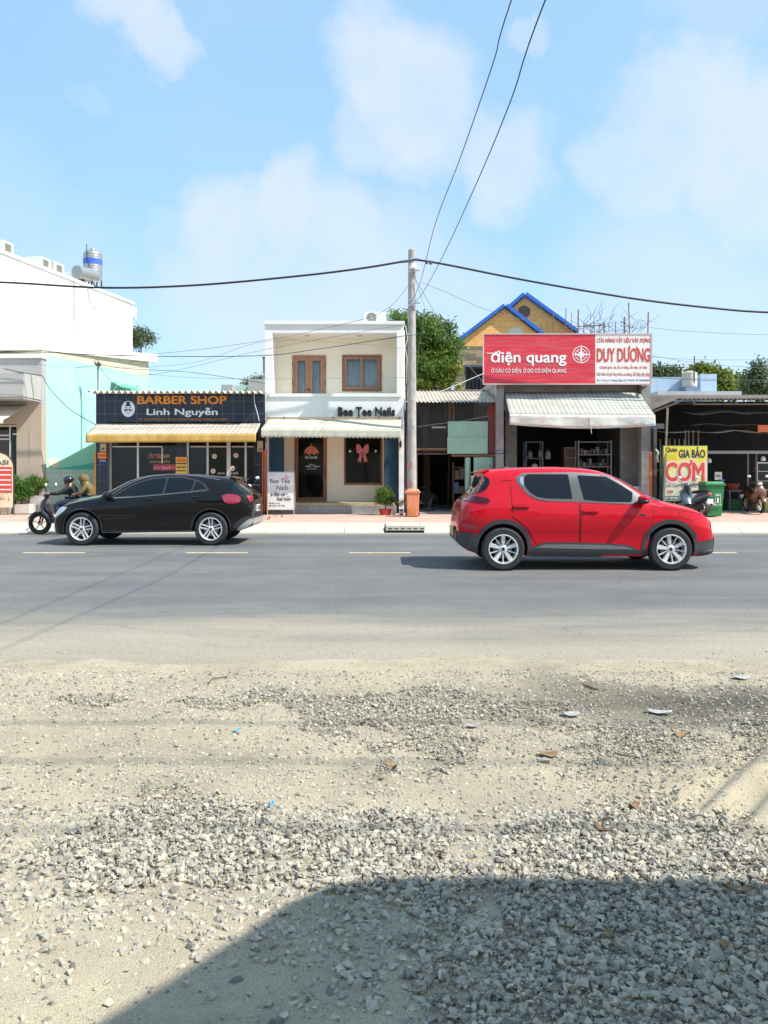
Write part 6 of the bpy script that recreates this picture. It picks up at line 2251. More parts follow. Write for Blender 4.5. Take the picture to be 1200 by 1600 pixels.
# main roof: deep corrugated sheet sloping to the street
YF = 25.4
mb = corrugated(GX(1062, YF), xb, RY + 9, 1.54 + 119 * (RY + 9) / F, YF, GZ(623.5, YF), .15, .03, jag=.03, seed=31)
mb.build('roof', corr_dark, h)
mb = MB()        # hipped left side of the roof
pa, pb_, pc, pd = Vector((GX(1062, YF), YF, GZ(622, YF))), Vector((GX(1064, YF), RY + 9, 1.54 + 118 * (RY + 9) / F)), Vector((GX(1024, YF), RY + 9, 4.2)), Vector((GX(1019, YF), YF + .2, GZ(641, YF)))
mb.grid(lambda u, v: pd.lerp(pa, u).lerp(pc.lerp(pb_, u), v) + Vector((0, 0, .02 * math.sin(v * 150))), 4, 200, .004)
mb.build('roof', corr_dark, h)
mb = MB()
mb.bar((GX(1020, YF), YF + .25, GZ(644, YF)), (GX(1064, YF), YF + .1, GZ(627, YF)), .07)
mb.bar((GX(1043, 25.3), 25.3, GZ(637, 25.3)), (GX(1036, 24.9), 24.9, SWZ), .06)
for k in range(7):
    xk = GX(1064, RY) + k * 1.4
    mb.bar((xk, YF + .05, GZ(626, YF) - .05), (xk, RY + 6, GZ(622, RY) + .3), .06)
for yk_, zk in ((YF + .15, GZ(628, YF)), (YF + 1.3, GZ(628, YF) + .1), (RY + 3, GZ(628, YF) + .35)):
    mb.bar((GX(1064, RY), yk_, zk - .06), (xb, yk_, zk - .06), .05)
for px in (1168, 1181):
    mb.box(GX(px, RY), GX(px, RY) + .05, RY, RY + .05, SWZ, GZ(707, RY))
mb.build('rafter', M('old_timber', (.20, .17, .13), rough=.9, var=.25, vs=5), h)
# sagging canvas layers under the roof
tarp = M('old_tarp', (.24, .22, .18), rough=.9, var=.3, vs=2, dirt=(.13, .11, .09), dirt_amt=.8, dirt_s=(1, 1, 1))
for (y0p, y1p, yy0, yy1, sg_, x_0, seed_) in ((636, 643, YF + .9, YF + .3, .10, 1082, 1), (659, 662, YF + 1.4, YF + .4, .05, 1094, 2), (668, 673, YF + 1.3, YF + .2, .09, 1024, 3)):
    def fn(u, v, y0p=y0p, y1p=y1p, yy0=yy0, yy1=yy1, sg_=sg_, x_0=x_0, seed_=seed_):
        X = GX(x_0, YF) + (xb - GX(x_0, YF)) * u
        Y = yy0 + (yy1 - yy0) * v
        z = GZ(y0p, YF) + (GZ(y1p, YF) - GZ(y0p, YF)) * v
        return (X, Y, z - sg_ * abs(math.sin(u * 13 + seed_)) * (1 - .4 * v) + .03 * math.sin(u * 40 + seed_ * 3))
    MB().grid(fn, 120, 6, .006).build('canvas_sheet', tarp, h)
box('orange_sheet', M('tarp_orange', (.42, .10, .03), rough=.8, var=.2), h, GX(1186, YF), xb, YF + .05, YF + .12, GZ(675, YF), GZ(664, YF))
box('beam', M('beam_grey', (.36, .37, .36), rough=.6), h, GX(1104, RY), xb, RY - .1, RY, GZ(709, RY), GZ(704.5, RY))
# lean-to fascia left
box('fascia', concrete, h, GX(1018, 26), GX(1038, 26), 26.0, 26.1, GZ(670, 26), GZ(662, 26))
# bars of a gate at the back of the left bay
mb = MB()
for k, (px, yt) in enumerate(((1025, 688), (1031.5, 686), (1046, 686), (1054, 686), (1061, 686), (1069, 686), (1071, 672), (1076, 672), (1083, 672), (1091, 672))):
    mb.tube([(GX(px, RY + .3), RY + .3 , SWZ + .03), (GX(px, RY + .3), RY + .3, GZ(yt, RY + .3))], .024, 8)
mb.tube([(GX(1022, RY + .3), RY + .35, GZ(735, RY)), (GX(1094, RY + .3), RY + .35, GZ(735, RY))], .02, 6)
tag(mb.build('bar_fence', M('fence_grey', (.34, .35, .33), rough=.6, metal=.2)), 'row of tall grey metal bars behind the COM rice sign', 'fence')
# counter, stall, lamps
t_ = thing('steel_table', 'dark metal topped table in the shade behind the green bin', 'table', (GX(1155, RY + 1), RY + 1, SWZ))
y = RY + .8
box('top', shelfm, t_, GX(1139, y), GX(1168, y), y, y + .6, GZ(768, y), GZ(766, y))
mb = MB()
for px in (1140, 1165.5):
    for yy_ in (y + .01, y + .56):
        mb.box(GX(px, y), GX(px, y) + .04, yy_, yy_ + .035, SWZ + .035, GZ(768, y) - .002)
mb.split('leg', shelfm, t_)
t_ = tag(MB().lathe([(.16, 0), (.24, .2), (.245, .23), (.2, .23), (.19, .2), (0, .05)], (GX(1150, y), y + .3, GZ(766, y) + .002), 20).build('basin', M('basin_red', (.35, .06, .03), rough=.4), smooth=2), 'red brown basin on the table in the eatery shed', 'basin')
t_ = thing('crate', 'green plastic crate under the table in the eatery shed', 'crate', (GX(1151, y), y, SWZ))
taper_box(MB(), GX(1151, y), y + .3, SWZ + .04, SWZ + .38, .25, .18, .29, .2).build('body', M('crate_green', (.03, .14, .05), rough=.5), t_, bevel=.01)
taper_box(MB(), GX(1151, y), y + .3, SWZ + .383, SWZ + .42, .31, .22, .31, .22).build('rim', M('crate_green', (.03, .14, .05)), t_)
t_ = thing('food_cabinet', 'glass food cabinet with an aluminium frame at the right edge', 'cabinet', (GX(1195, RY), RY, SWZ))
y = RY + .3
mb = MB()
frame_rect(mb, GX(1182, y), GX(1215, y), GZ(780, y), GZ(722, y), y, y + .05, .05)
for py in (737, 752, 766):
    mb.box(GX(1184, y), GX(1213, y), y + .01, y + .4, GZ(py, y), GZ(py, y) + .02)
mb.build('frame', alu, t_)
box('pane', glass_dark, t_, GX(1183.5, y), GX(1213.5, y), y + .055, y + .06, GZ(778, y), GZ(724, y))
box('base', M('cab_yellow', (.50, .40, .06), rough=.5), t_, GX(1183, y), GX(1215, y), y + .02, y + .5, SWZ + .04, GZ(780, y) - .003)
for k, (px, c_) in enumerate(((1187, (.5, .45, .4)), (1193, (.35, .1, .06)), (1199, (.55, .3, .1)))):
    MB().lathe([(.05, 0), (.08, .08), (.06, .16), (0, .17)], (GX(px, y), y + .2, GZ(737, y) + .022), 12).build('jar', M('jar%d' % k, c_, rough=.4), t_, smooth=True)
for px, py, lab in ((1108, 719, 'white hanging bulb lamp beside the COM rice sign'), (1192.5, 716, 'white hanging bulb lamp near the right edge')):
    yk = RY - .05
    t_ = thing('hanging_lamp', lab, 'lamp', (GX(px, yk), yk, GZ(py, yk)), 'bulb lamps hanging in the eatery')
    z = GZ(py, yk)
    MB().lathe([(.0, -.1), (.07, -.09), (.085, -.03), (.06, .04), (.03, .07), (0, .07)], (GX(px, yk), yk, z), 16).build('bulb', white_pl, t_, smooth=True)
    MB().tube([(GX(px, yk), yk, z + .065), (GX(px, yk), yk, GZ(708, yk) + .0)], .006, 5).build('cord', cable_black, t_)
small_sign('menu_card', 'small white framed menu card above the green bin', 'sign', 1117, 1128, 737.5, 750, RY - .2, white_pl, 'MENU', txt_black, .0, (.15, .35), .02)
tag(MB().box(GX(1124, 24.5), GX(1131, 24.5), 24.45, 24.6, GZ(752, 24.5), GZ(749, 24.5) ).build('folded_cloth', M('cloth_blue', (.05, .08, .28), rough=.9), bevel=.01), 'dark blue folded cloth on the lid of the green bin', 'cloth')
# rice sign
CY = 25.1
t_ = thing('restaurant_sign', 'tall yellow green rice restaurant board with a big red CƠM', 'sign', (GX(1070, CY), CY, SWZ))
bx0, bx1, bz0, bz1 = GX(1037, CY), GX(1105, CY), GZ(782.5, CY), GZ(697, CY)
sm_ = bpy.data.materials.new('rice_board')
sm_.use_nodes = True
nt = sm_.node_tree
b = nt.nodes['Principled BSDF']
b.inputs['Roughness'].default_value = .55
t = node(nt.nodes, 'ShaderNodeTexCoord')
n1 = node(nt.nodes, 'ShaderNodeTexNoise')
n1.inputs['Scale'].default_value = 1.1
n1.inputs['Detail'].default_value = 3
L(nt, t.outputs['Object'], n1.inputs['Vector'])
sp = node(nt.nodes, 'ShaderNodeSeparateXYZ')
L(nt, t.outputs['Object'], sp.inputs[0])
ad = nmath(nt, 'ADD', n1.outputs['Fac'], nmath(nt, 'MULTIPLY', nmath(nt, 'SUBTRACT', sp.outputs['Z'], 1.1), .28))
cr = node(nt.nodes, 'ShaderNodeValToRGB')
e = cr.color_ramp.elements
e[0].position, e[0].color = .36, (.50, .62, .42, 1)
e[1].position, e[1].color = .74, (.68, .58, .06, 1)
el = e.new(.52)
el.color = (.66, .68, .40, 1)
L(nt, ad, cr.inputs[0])
L(nt, cr.outputs[0], b.inputs['Base Color'])
bd = box('board', sm_, t_, bx0, bx1, CY, CY + .04, bz0, bz1)
mb = MB()
frame_rect(mb, bx0 - .02, bx1 + .02, bz0 - .02, bz1 + .02, CY + .005, CY + .06, .018)
for xx in (bx0 + .05, bx1 - .08):
    mb.box(xx, xx + .035, CY + .045, CY + .08, SWZ, bz0 + .3)
    mb.bar((xx + .017, CY + .07, 1.1), (xx + .017, CY + .8, SWZ), .03)
mb.build('frame', M('frame_green', (.08, .16, .12), rough=.6), t_)
text(bd, 'Quán', 1040.5, 1058, 699, 707, CY, txt_black, .02, .003)
text(bd, 'GIA BẢO', 1061, 1101.5, 698.5, 715, CY, M('letter_deep', (.02, .02, .09), rough=.5), .03, .003)
box('yellow_block', M('block_yellow', (.62, .48, .02), rough=.6), bd, GX(1040, CY), GX(1056.5, CY), CY - .003, CY - .0005, GZ(721, CY), GZ(710, CY))
text(bd, 'CƠM', 1038.6, 1102, 717.5, 753, CY, M('outline_pink', (.78, .50, .50), rough=.6), .07, .003)
text(bd, 'CƠM', 1040.5, 1100, 719.5, 751, CY - .004, txt_red, .032, .003)
text(bd, 'CƠM TẤM - BÚN MĂNG - PHỞ', 1038.5, 1103, 754.5, 761, CY, txt_purple, .006, .003)
mb = MB()
box('phone_strip', M('strip_green', (.02, .12, .08), rough=.5), bd, GX(1037.5, CY), GX(1066, CY), CY - .003, CY - .0005, GZ(781.5, CY), GZ(775, CY))
text(bd, 'ĐT: 079 892 51', 1038.5, 1064.5, 776.4, 780.4, CY - .003, txt_white, .02, .002)
for px, c1_ in ((1047, (.50, .20, .10)), (1066, (.24, .34, .12)), (1085, (.5, .35, .1))):
    cx, cz = GX(px, CY), GZ(768.5, CY)
    pl = MB().prism([(cx + .17 * math.cos(a_), cz + .09 * math.sin(a_)) for a_ in np.linspace(0, 2 * math.pi, 20)[:-1]], CY - .003, CY - .0005).build('plate_picture', white_pl, bd)
    MB().prism([(cx + .12 * math.cos(a_) * (1 + .15 * math.sin(3 * a_)), cz + .06 * math.sin(a_)) for a_ in np.linspace(0, 2 * math.pi, 20)[:-1]], CY - .006, CY - .0035).build('food_picture', M('food%d' % px, c1_, rough=.6, var=.5, vs=25), pl)
# posts beside
for px, w_, yt, m_, lab in ((1016.5, .085, 706, og, 'orange steel post right of the supply shop column'), (1023.5, .10, 670, M('post_dark', (.09, .08, .07), rough=.8, var=.2), 'dark timber post right of the orange post'),
                            (1033, .07, 700, M('post_green', (.05, .10, .08), rough=.7), 'leaning dark green post touching the rice sign')):
    Yk = 25.5
    lean = .06 if 'leaning' in lab else 0
    o_ = MB().bar((GX(px, Yk) - lean, Yk, SWZ), (GX(px, Yk) + lean, Yk, GZ(yt, Yk)), w_, .06).build('post', m_, bevel=.006)
    tag(o_, lab, 'post')
o_ = MB().tube([(GX(1024, 25.4), 25.4, GZ(702, 25.4)), (GX(1028, 25.4), 25.38, GZ(707, 25.4)), (GX(1026.5, 25.4), 25.38, GZ(714, 25.4)), (GX(1028, 25.4), 25.4, GZ(722, 25.4))], .035, 6).build('plastic_bag', M('bag_white', (.5, .52, .5), rough=.5), smooth=True)
tag(o_, 'twisted whitish plastic bag hanging on the dark timber post', 'bag')

# green wheelie bin
GYB = 23.75
t_ = thing('wheelie_bin', 'big green wheelie bin with a white pictogram in front of the eatery', 'bin', (GX(1117, GYB), GYB, SWZ))
gb = M('bin_green', (.02, .20, .06), rough=.45, var=.08, vs=4, dirt=(.06, .22, .09), dirt_amt=.5, dirt_s=(3, 3, 1))
cx = GX(1117.5, GYB)
zt_ = GZ(756, GYB)
bdy = taper_box(MB(), cx, GYB + .3, SWZ + .03, zt_ - .06, .225, .24, .29, .30).build('body', gb, t_, bevel=.02)
taper_box(MB(), cx, GYB + .3, zt_ - .057, zt_, .32, .33, .32, .33).build('rim', gb, t_, bevel=.01)
lid = taper_box(MB(), cx, GYB + .32, zt_ + .003, zt_ + .07, .30, .33, .26, .27).build('lid', gb, t_, bevel=.02)
MB().tube([(cx - .3, GYB + .66, zt_ - .02), (cx + .3, GYB + .66, zt_ - .02)], .018, 8).build('handle', gb, t_)
mb = MB()
for s_ in (-1, 1):
    mb.lathe([(0, -.025), (.10, -.025), (.10, .025), (0, .025)], (cx + s_ * .26, GYB + .6, SWZ + .1), 16, 'x')
mb.split('wheel', black_rubber, t_)
YB2 = GYB + .015
mb = MB()
fz0, fz1 = GZ(786, GYB), GZ(771.5, GYB)
fx0, fx1 = GX(1117.5, GYB), GX(1126.5, GYB)
frame_rect(mb, fx0, fx1, fz0, fz1, YB2 - .006, YB2 + .02, .01)
mc = (fx0 + fx1) / 2
mb.prism([(mc - .02, fz0 + .02), (mc + .02, fz0 + .02), (mc + .03, fz0 + .13), (mc, fz0 + .18), (mc - .03, fz0 + .13)], YB2 - .006, YB2 + .02)
mb.box(mc - .045, mc + .045, YB2 - .006, YB2 + .02, fz1 - .07, fz1 - .035)
mb.build('pictogram', txt_white, bdy)
text(bdy, 'RÁC THẢI', 1117.5, 1126.5, 787.3, 790, YB2 - .004, txt_white, .02, .01)

# ================================================================ RIGHT BACKGROUND
QY = 44.0
h = thing('blue_wall_house', 'pale blue blank house wall behind the eatery roof', 'house', (GX(1060, QY), QY, 0))
bw = M('pale_blue_wall', (.42, .55, .68), rough=.85, var=.06, vs=1, dirt=(.34, .42, .50), dirt_amt=.6, dirt_s=(1.5, 1.5, .3))
box('wall', bw, h, GX(1012, QY), GX(1066, QY), QY, QY + 5, 0, GZ(589, QY))
box('wall', bw, h, GX(1089, QY), GX(1114, QY), QY - .5, QY + 5, 0, GZ(586, QY))
box('wall', bw, h, GX(1066, QY) + .003, GX(1089, QY) - .003, QY + 1, QY + 5, 0, GZ(600, QY))
box('lower_roof', M('pale_sheet', (.45, .48, .50), rough=.6), h, GX(1018, QY - 1), GX(1146, QY - 1), QY - 2, QY - .6, GZ(625, QY), GZ(617, QY))
t_ = thing('water_tank', 'stained cream plastic water tank on a block in front of the pale blue wall', 'water tank', (GX(1077.5, QY - .3), QY - .3, GZ(608, QY)))
r_ = 11 / F * QY
c = (GX(1077.5, QY - .5), QY - .5, GZ(607, QY))
hh = GZ(583, QY) - GZ(607, QY)
MB().lathe([(r_ * .95, 0)] + [(r_ * (1 + .02 * (k % 2)), hh * k / 12) for k in range(1, 12)] + [(r_ * .8, hh * .98), (r_ * .3, hh * 1.06), (0, hh * 1.06)], c, 24).build('drum', M('tank_cream', (.58, .54, .46), rough=.6, var=.1, dirt=(.45, .38, .30), dirt_amt=.6), t_, smooth=2)
box('block', M('block_blue', (.15, .22, .32), rough=.8, var=.3, vs=5), t_, c[0] - r_, c[0] + r_, QY - 1, QY - .1, GZ(616, QY), GZ(607, QY) - .003)
MB().tube([(GX(1075, QY), QY - .9, GZ(600, QY)), (GX(1075, QY), QY - .9, GZ(560, QY))], .03, 6).build('pipe', darkmetal, t_)


def far_tree(label, px, Y, blobs, n, size, mat, seed, name='tree', rtr=.15, cr=.45, ncl=80, aspect=.5, shell=.4):
    t_ = thing(name, label, 'tree', (GX(px, Y), Y, 0), 'trees behind the eatery')
    bl = [((GX(a_, Y), Y + dy_, GZ(b__, Y)), (rx * Y / F, ry * Y / F * 1.2, ry * Y / F)) for a_, b__, rx, ry, dy_ in blobs]
    _, cs_ = crown('crown', mat, t_, bl, n, size, seed=seed, nclump=ncl, cr=cr, shell=shell, aspect=aspect)
    zm_ = max(b_[0][2] for b_ in bl)
    trunk(t_, bark, (GX(px, Y), Y, 0), (GX(px, Y), Y, zm_), rtr, [tuple(x_) for x_ in cs_[:16]], seed)
    return t_


far_tree('small dark tree peeping over the pale blue wall next to the billboard', 1033, 52, [(1030, 584, 12, 6, 0), (1050, 586, 10, 5, 0)], 3500, .28, leaf_dull, 51, cr=.5)
far_tree('rounded yellow green tree behind the pale blue house', 1110, 56, [(1105, 588, 18, 14, 0), (1118, 600, 18, 18, 0), (1092, 580, 10, 7, 0), (1128, 610, 10, 12, 0)], 12000, .30, leaf_yellow, 52, cr=.6, ncl=120)
far_tree('small dull green tree between the two big trees on the right', 1147, 58, [(1146, 600, 11, 9, 0), (1142, 612, 14, 8, 0)], 5000, .28, leaf_dull, 53, cr=.55, ncl=50)
far_tree('tall airy tree with a pointed top at the right edge', 1184, 50, [(1183, 590, 8, 16, 0), (1172, 602, 10, 10, 0), (1196, 606, 14, 10, 0), (1184, 614, 24, 9, 0), (1185, 576, 4, 7, 0)], 5200, .22, leaf_dull, 54, cr=.5, ncl=80)
t_ = thing('palm_tree', 'small bright palm tuft beside the marble column under the blue wall', 'palm', (GX(1023, 30), 30, 0))
fm = MB()
rr = random.Random(5)
cen = Vector((GX(1022, 30), 30, GZ(634, 30)))
for k in range(16):
    a_ = rr.uniform(0, 2 * math.pi)
    el = rr.uniform(.2, 1.3)
    L_ = rr.uniform(.45, .75)
    d_ = Vector((math.cos(a_) * math.cos(el), math.sin(a_) * math.cos(el), math.sin(el)))
    pts = [cen + d_ * L_ * q_ + Vector((0, 0, -.35 * L_ * q_ * q_)) for q_ in np.linspace(0, 1, 8)]
    for i in range(1, 8):
        s = (pts[i] - pts[i - 1]).cross(Vector((0, 0, 1))).normalized()
        for sg_ in (-1, 1):
            q = pts[i] + s * sg_ * .16 * (1 - i / 9) + Vector((0, 0, -.08)) + (pts[i] - pts[i - 1]) * .8
            w_ = (pts[i] - pts[i - 1]) * .22
            fm.add([pts[i] - w_, pts[i] + w_, q], [(0, 1, 2)])
fm.build('fronds', M('frond_green', (.20, .34, .07), rough=.5, var=.25, vs=9), t_)
MB().tube([(cen.x, 30, 0), (cen.x, 30, cen.z * .5), tuple(cen)], [.09, .07, .05], 8).build('trunk', bark, t_, smooth=True)

# ================================================================ PLANTERS AND BANNER AT THE LEFT
def plant_box(label, x0, x1, y0, y1, Y, mat, lean=0, d=.45):
    t_ = thing('planter', label, 'planter', (GX((x0 + x1) / 2, Y), Y, SWZ))
    z0, z1 = GZ(y1, Y), GZ(y0, Y)
    X0_, X1_ = GX(x0, Y), GX(x1, Y)
    frame = MB()
    frame.box(X0_, X1_, Y, Y + .04, z0, z1)
    frame.box(X0_, X1_, Y + d - .04, Y + d, z0, z1)
    frame.box(X0_, X0_ + .04, Y + .043, Y + d - .043, z0, z1)
    frame.box(X1_ - .04, X1_, Y + .043, Y + d - .043, z0, z1)
    frame.build('box', mat, t_, bevel=.006)
    box('soil', M('soil', (.08, .06, .045), rough=.95, var=.3, vs=20), t_, X0_ + .045, X1_ - .045, Y + .045, Y + d - .045, z0 + .02, z1 - .05)
    return t_


pl_white = M('planter_white', (.62, .60, .54), rough=.7, var=.1, vs=5)
plant_box('long white planter box on the pavement at the far left', 20, 46, 788, 802.5, 25.4, pl_white)
plant_box('upper white and grey planter box by the cyan wall, behind the scooter wheel', 46.5, 74, 774.5, 789, 26.0, pl_white)
box_ = box('plinth', concrete, None, GX(50, 26), GX(76, 26), 26.0, 26.5, SWZ, GZ(789, 26) - .003)
tag(box_, 'rough grey block under the upper white planter', 'plinth')


def bush(label, px, py, Y, rx, ry, n, mat, seed, size=.07, base=785):
    t_ = thing('bush', label, 'plant', (GX(px, Y), Y, GZ(base, Y)), 'bushes in front of the beige house')
    _, cs_ = crown('foliage', mat, t_, [((GX(px, Y), Y, GZ(py, Y)), (rx * Y / F, rx * Y / F, ry * Y / F))], n, size, seed=seed, nclump=40, cr=.16, shell=.25)
    trunk(t_, bark, (GX(px, Y), Y, GZ(base, Y)), (GX(px, Y), Y, GZ(py, Y)), .02, [tuple(x_) for x_ in cs_[:9]], seed)


bush('bright green leafy bush right of the red banner', 33, 768, 25.6, 13, 17, 3200, leaf_bright, 61, .085, 789)
bush('taller light green shoot just beside the red banner', 22, 757, 25.9, 6, 14, 1300, leaf_bright, 62, .08, 789)
bush('darker green bush in the upper planter near the cyan wall', 60, 757, 26.2, 12, 13, 3000, leaf_green, 63, .07, 775)
bush('low light green bush between the two bigger bushes', 46, 760, 26.0, 9, 11, 1800, leaf_bright, 64, .07, 780)
t_ = thing('potted_plant', 'reddish dry potted plant below the red banner at the left edge', 'plant', (GX(8, 25.2), 25.2, SWZ))
MB().lathe([(.13, 0), (.15, .02), (.19, .28), (.20, .30), (.17, .30), (.15, .24), (0, .24)], (GX(9, 25.2), 25.2, SWZ), 20).build('pot', M('pot_grey', (.40, .38, .33), rough=.8), t_, smooth=2)
_, cs = crown('foliage', tone_mat('leaf_red', ((.20, .06, .03), (.40, .16, .08), (.22, .22, .08)), None), t_, [((GX(7, 25.2), 25.2, GZ(776, 25.2)), (.26, .2, .24))], 800, .07, seed=66, nclump=24, cr=.13)
trunk(t_, bark, (GX(9, 25.2), 25.2, SWZ + .2), (GX(8, 25.2), 25.2, GZ(780, 25.2)), .018, [tuple(x_) for x_ in cs[:6]], 3)
# arched banner
YN = 25.0
t_ = thing('arched_banner', 'arched cream and red banner reading CASI at the left edge', 'sign', (GX(2, YN), YN, SWZ))
cxn, rn = GX(-3, YN), .48
ztop = GZ(708, YN)
arc = [(cxn + rn * math.cos(a_), ztop - rn + rn * math.sin(a_)) for a_ in np.linspace(0, math.pi, 20)]
pn = MB().prism([(cxn + rn, SWZ + .25)] + arc + [(cxn - rn, SWZ + .25)], YN, YN + .03).build('panel', M('banner_cream', (.72, .62, .42), rough=.6), t_)
arc2 = [(cxn + (rn + .025) * math.cos(a_), YN + .015, ztop - rn + (rn + .025) * math.sin(a_)) for a_ in np.linspace(0, math.pi, 20)]
MB().tube([(cxn + rn + .025, YN + .015, SWZ)] + arc2 + [(cxn - rn - .025, YN + .015, SWZ)], .02, 8).build('frame', darkmetal, t_)
box('red_field', txt_red, pn, cxn - rn + .02, cxn + rn - .03, YN - .003, YN - .0005, GZ(770, YN), GZ(729.5, YN))
text(pn, 'CASI', -16, 13, 719, 726, YN, grt, .02, .003)
mb = MB()
for py in (734.5, 742, 750, 757.5, 765):
    mb.box(cxn - rn + .05, cxn + rn - .06, YN - .006, YN - .0035, GZ(py + 1.0, YN), GZ(py - 1.0, YN))
mb.build('white_stripe', white_pl, pn)
# fallen debris line and little shadows on the pavement are leaves
_p = (GX(1125, 21.9), 21.9)
rr = random.Random(8)
for k in range(9):
    px, py = rr.uniform(405, 440), rr.uniform(807, 813)
    Y = 1695 / (py - HOR)
    def fn(u, v, Y=Y, px=px, a=rr.uniform(0, 3)):
        x_, y_ = (u - .5) * .12, (v - .5) * .06 * (1 - abs(u - .5))
        return (GX(px, Y) + x_ * math.cos(a) - y_ * math.sin(a), Y + x_ * math.sin(a) + y_ * math.cos(a), SWZ + .012 + .05 * (u - .5) ** 2 * 4)
    tag(MB().grid(fn, 5, 4, .001).build('dry_leaf', leafm), 'one of the dry leaves on the red paving in front of the nail salon board', 'leaf', 'dry leaves on the red paving')

# ================================================================ WIRES
def wire(label, pts, r, mat, name='power_cable', group=None, n=24, clamp=()):
    """smooth cable through points"""
    P = [Vector(p) for p in pts]
    out = []
    m_ = len(P)
    for i in range(m_ - 1):
        p0, p1, p2, p3 = P[max(i - 1, 0)], P[i], P[i + 1], P[min(i + 2, m_ - 1)]
        k_ = max(3, n // (m_ - 1))
        for j in range(k_):
            t__ = j / k_
            out.append(.5 * ((2 * p1) + (-p0 + p2) * t__ + (2 * p0 - 5 * p1 + 4 * p2 - p3) * t__ ** 2 + (-p0 + 3 * p1 - 3 * p2 + p3) * t__ ** 3))
    out.append(P[-1])
    o_ = MB().tube(out, r, 6).build(name, mat, smooth=True)
    return tag(o_, label, 'cable', group)


def span(a, b_, sag):
    a, b_ = Vector(a), Vector(b_)
    return [a.lerp(b_, k / 10) + Vector((0, 0, -4 * sag * (k / 10) * (1 - k / 10))) for k in range(11)]


gw_ = 'overhead cables'
Yc = PY - .2
wire('thick black bundled cable from the pole top running off to the left', [GP(-500, 405, Yc), GP(-200, 436, Yc), GP(0, 441, Yc), GP(160, 449.5, Yc), GP(300, 446, Yc), GP(450, 433, Yc), GP(560, 420, Yc), GP(642, 406.5, Yc)], .034, cable_black, group=gw_, n=60)
wire('thick black bundled cable from the pole top sagging away to the right', [GP(644, 406.5, Yc), GP(655, 406.5, Yc), GP(700, 414, Yc), GP(800, 434, Yc), GP(900, 452, Yc), GP(1000, 468, Yc), GP(1100, 480, Yc), GP(1200, 488, Yc), GP(1400, 492, Yc), GP(1800, 470, Yc)], .034, cable_black, group=gw_, n=80)
cl = MB()
for px, py in ((630, 409), (634, 408.5), (637, 408), (667, 410.5), (673, 411.5)):
    p = GP(px, py, Yc)
    cl.ball(p, (.05, .05, .045), 8, 6)
tag(cl.build('cable_clamp', black_plastic), 'black clamps strung on the thick cable beside the pole top', 'clamp')
wire('left one of the two long cables crossing the street above the camera', [GP(643, 472, 24.6), GP(657, 440, 22.2), GP(680, 350, 16.9), GP(718, 250, 13.5), GP(770, 100, 10.3), GP(799, 0, 8.9), (1.85, 3, 7.3), (2.2, -3, 7.8)], .0075, cable_black, group='cables crossing the street', n=60)
wire('right one of the two long cables crossing the street above the camera', [GP(646, 476, 24.6), GP(662, 455, 22.2), GP(692, 400, 17.5), GP(742, 292, 12.8), GP(797, 160, 9.6), GP(852, 0, 7.6), (2.1, 3, 7.0), (2.5, -3, 7.6)], .0075, cable_black, group='cables crossing the street', n=60)
thin = [([(-300, 556), (0, 551), (60, 550), (200, 556), (400, 556), (500, 545), (643, 523)], .011, cable_black, 'black service cable crossing the white salon front to the pole'),
        ([(-300, 530), (0, 541), (120, 553), (240, 553), (400, 534), (520, 510), (600, 486), (643, 440)], .007, cable_grey, 'thin grey cable rising over the salon roof corner to the pole'),
        ([(-200, 575), (0, 567), (150, 575), (300, 567), (430, 532), (643, 545)], .005, cable_grey, 'faint thin wire in front of the upper salon recess'),
        ([(150, 576), (300, 590), (460, 592), (643, 590)], .005, cable_grey, 'faint wire across the lower part of the salon windows'),
        ([(152, 578), (240, 585), (420, 545), (643, 505)], .006, cable_grey, 'thin wire from the little pole to the utility pole'),
        ([(660, 442), (700, 458), (760, 484), (820, 500)], .007, cable_grey, 'grey wire sloping from the pole to the brick gables'),
        ([(650, 437), (680, 490), (712, 545), (757, 600)], .008, cable_grey, 'steep wire from the pole down to the left billboard corner'),
        ([(650, 440), (660, 470), (664, 490), (655, 540), (650, 612)], .006, cable_grey, 'slack wire hanging in front of the mango tree'),
        ([(680, 615), (715, 601), (745, 588), (757, 583)], .012, cable_white, 'short white cable rising to the left billboard corner'),
        ([(644, 668), (680, 663), (720, 658), (763, 650)], .006, cable_grey, 'thin wire across the wire mesh of the tin shed'),
        ([(760, 530), (860, 540), (960, 552), (1100, 562), (1300, 560)], .005, cable_grey, 'thin wire passing in front of the billboard lettering'),
        ([(762, 565), (860, 572), (960, 585), (1100, 592), (1300, 596)], .006, cable_grey, 'lower thin wire passing in front of the billboard'),
        ([(1018, 512), (1080, 518), (1200, 523), (1350, 522)], .006, cable_grey, 'upper faint wire right of the billboard'),
        ([(1018, 556), (1100, 568), (1200, 575), (1350, 574)], .006, cable_grey, 'middle faint wire over the trees on the right'),
        ([(1018, 590), (1100, 594), (1200, 598), (1350, 600)], .008, cable_black, 'lowest dark wire over the trees on the right')]
for pts, r_, m_, lab in thin:
    Yw = 24.6
    wire(lab, [GP(a_, b__, Yw) for a_, b__ in pts], r_, m_, 'service_wire', 'thin wires along the shop fronts', 30)
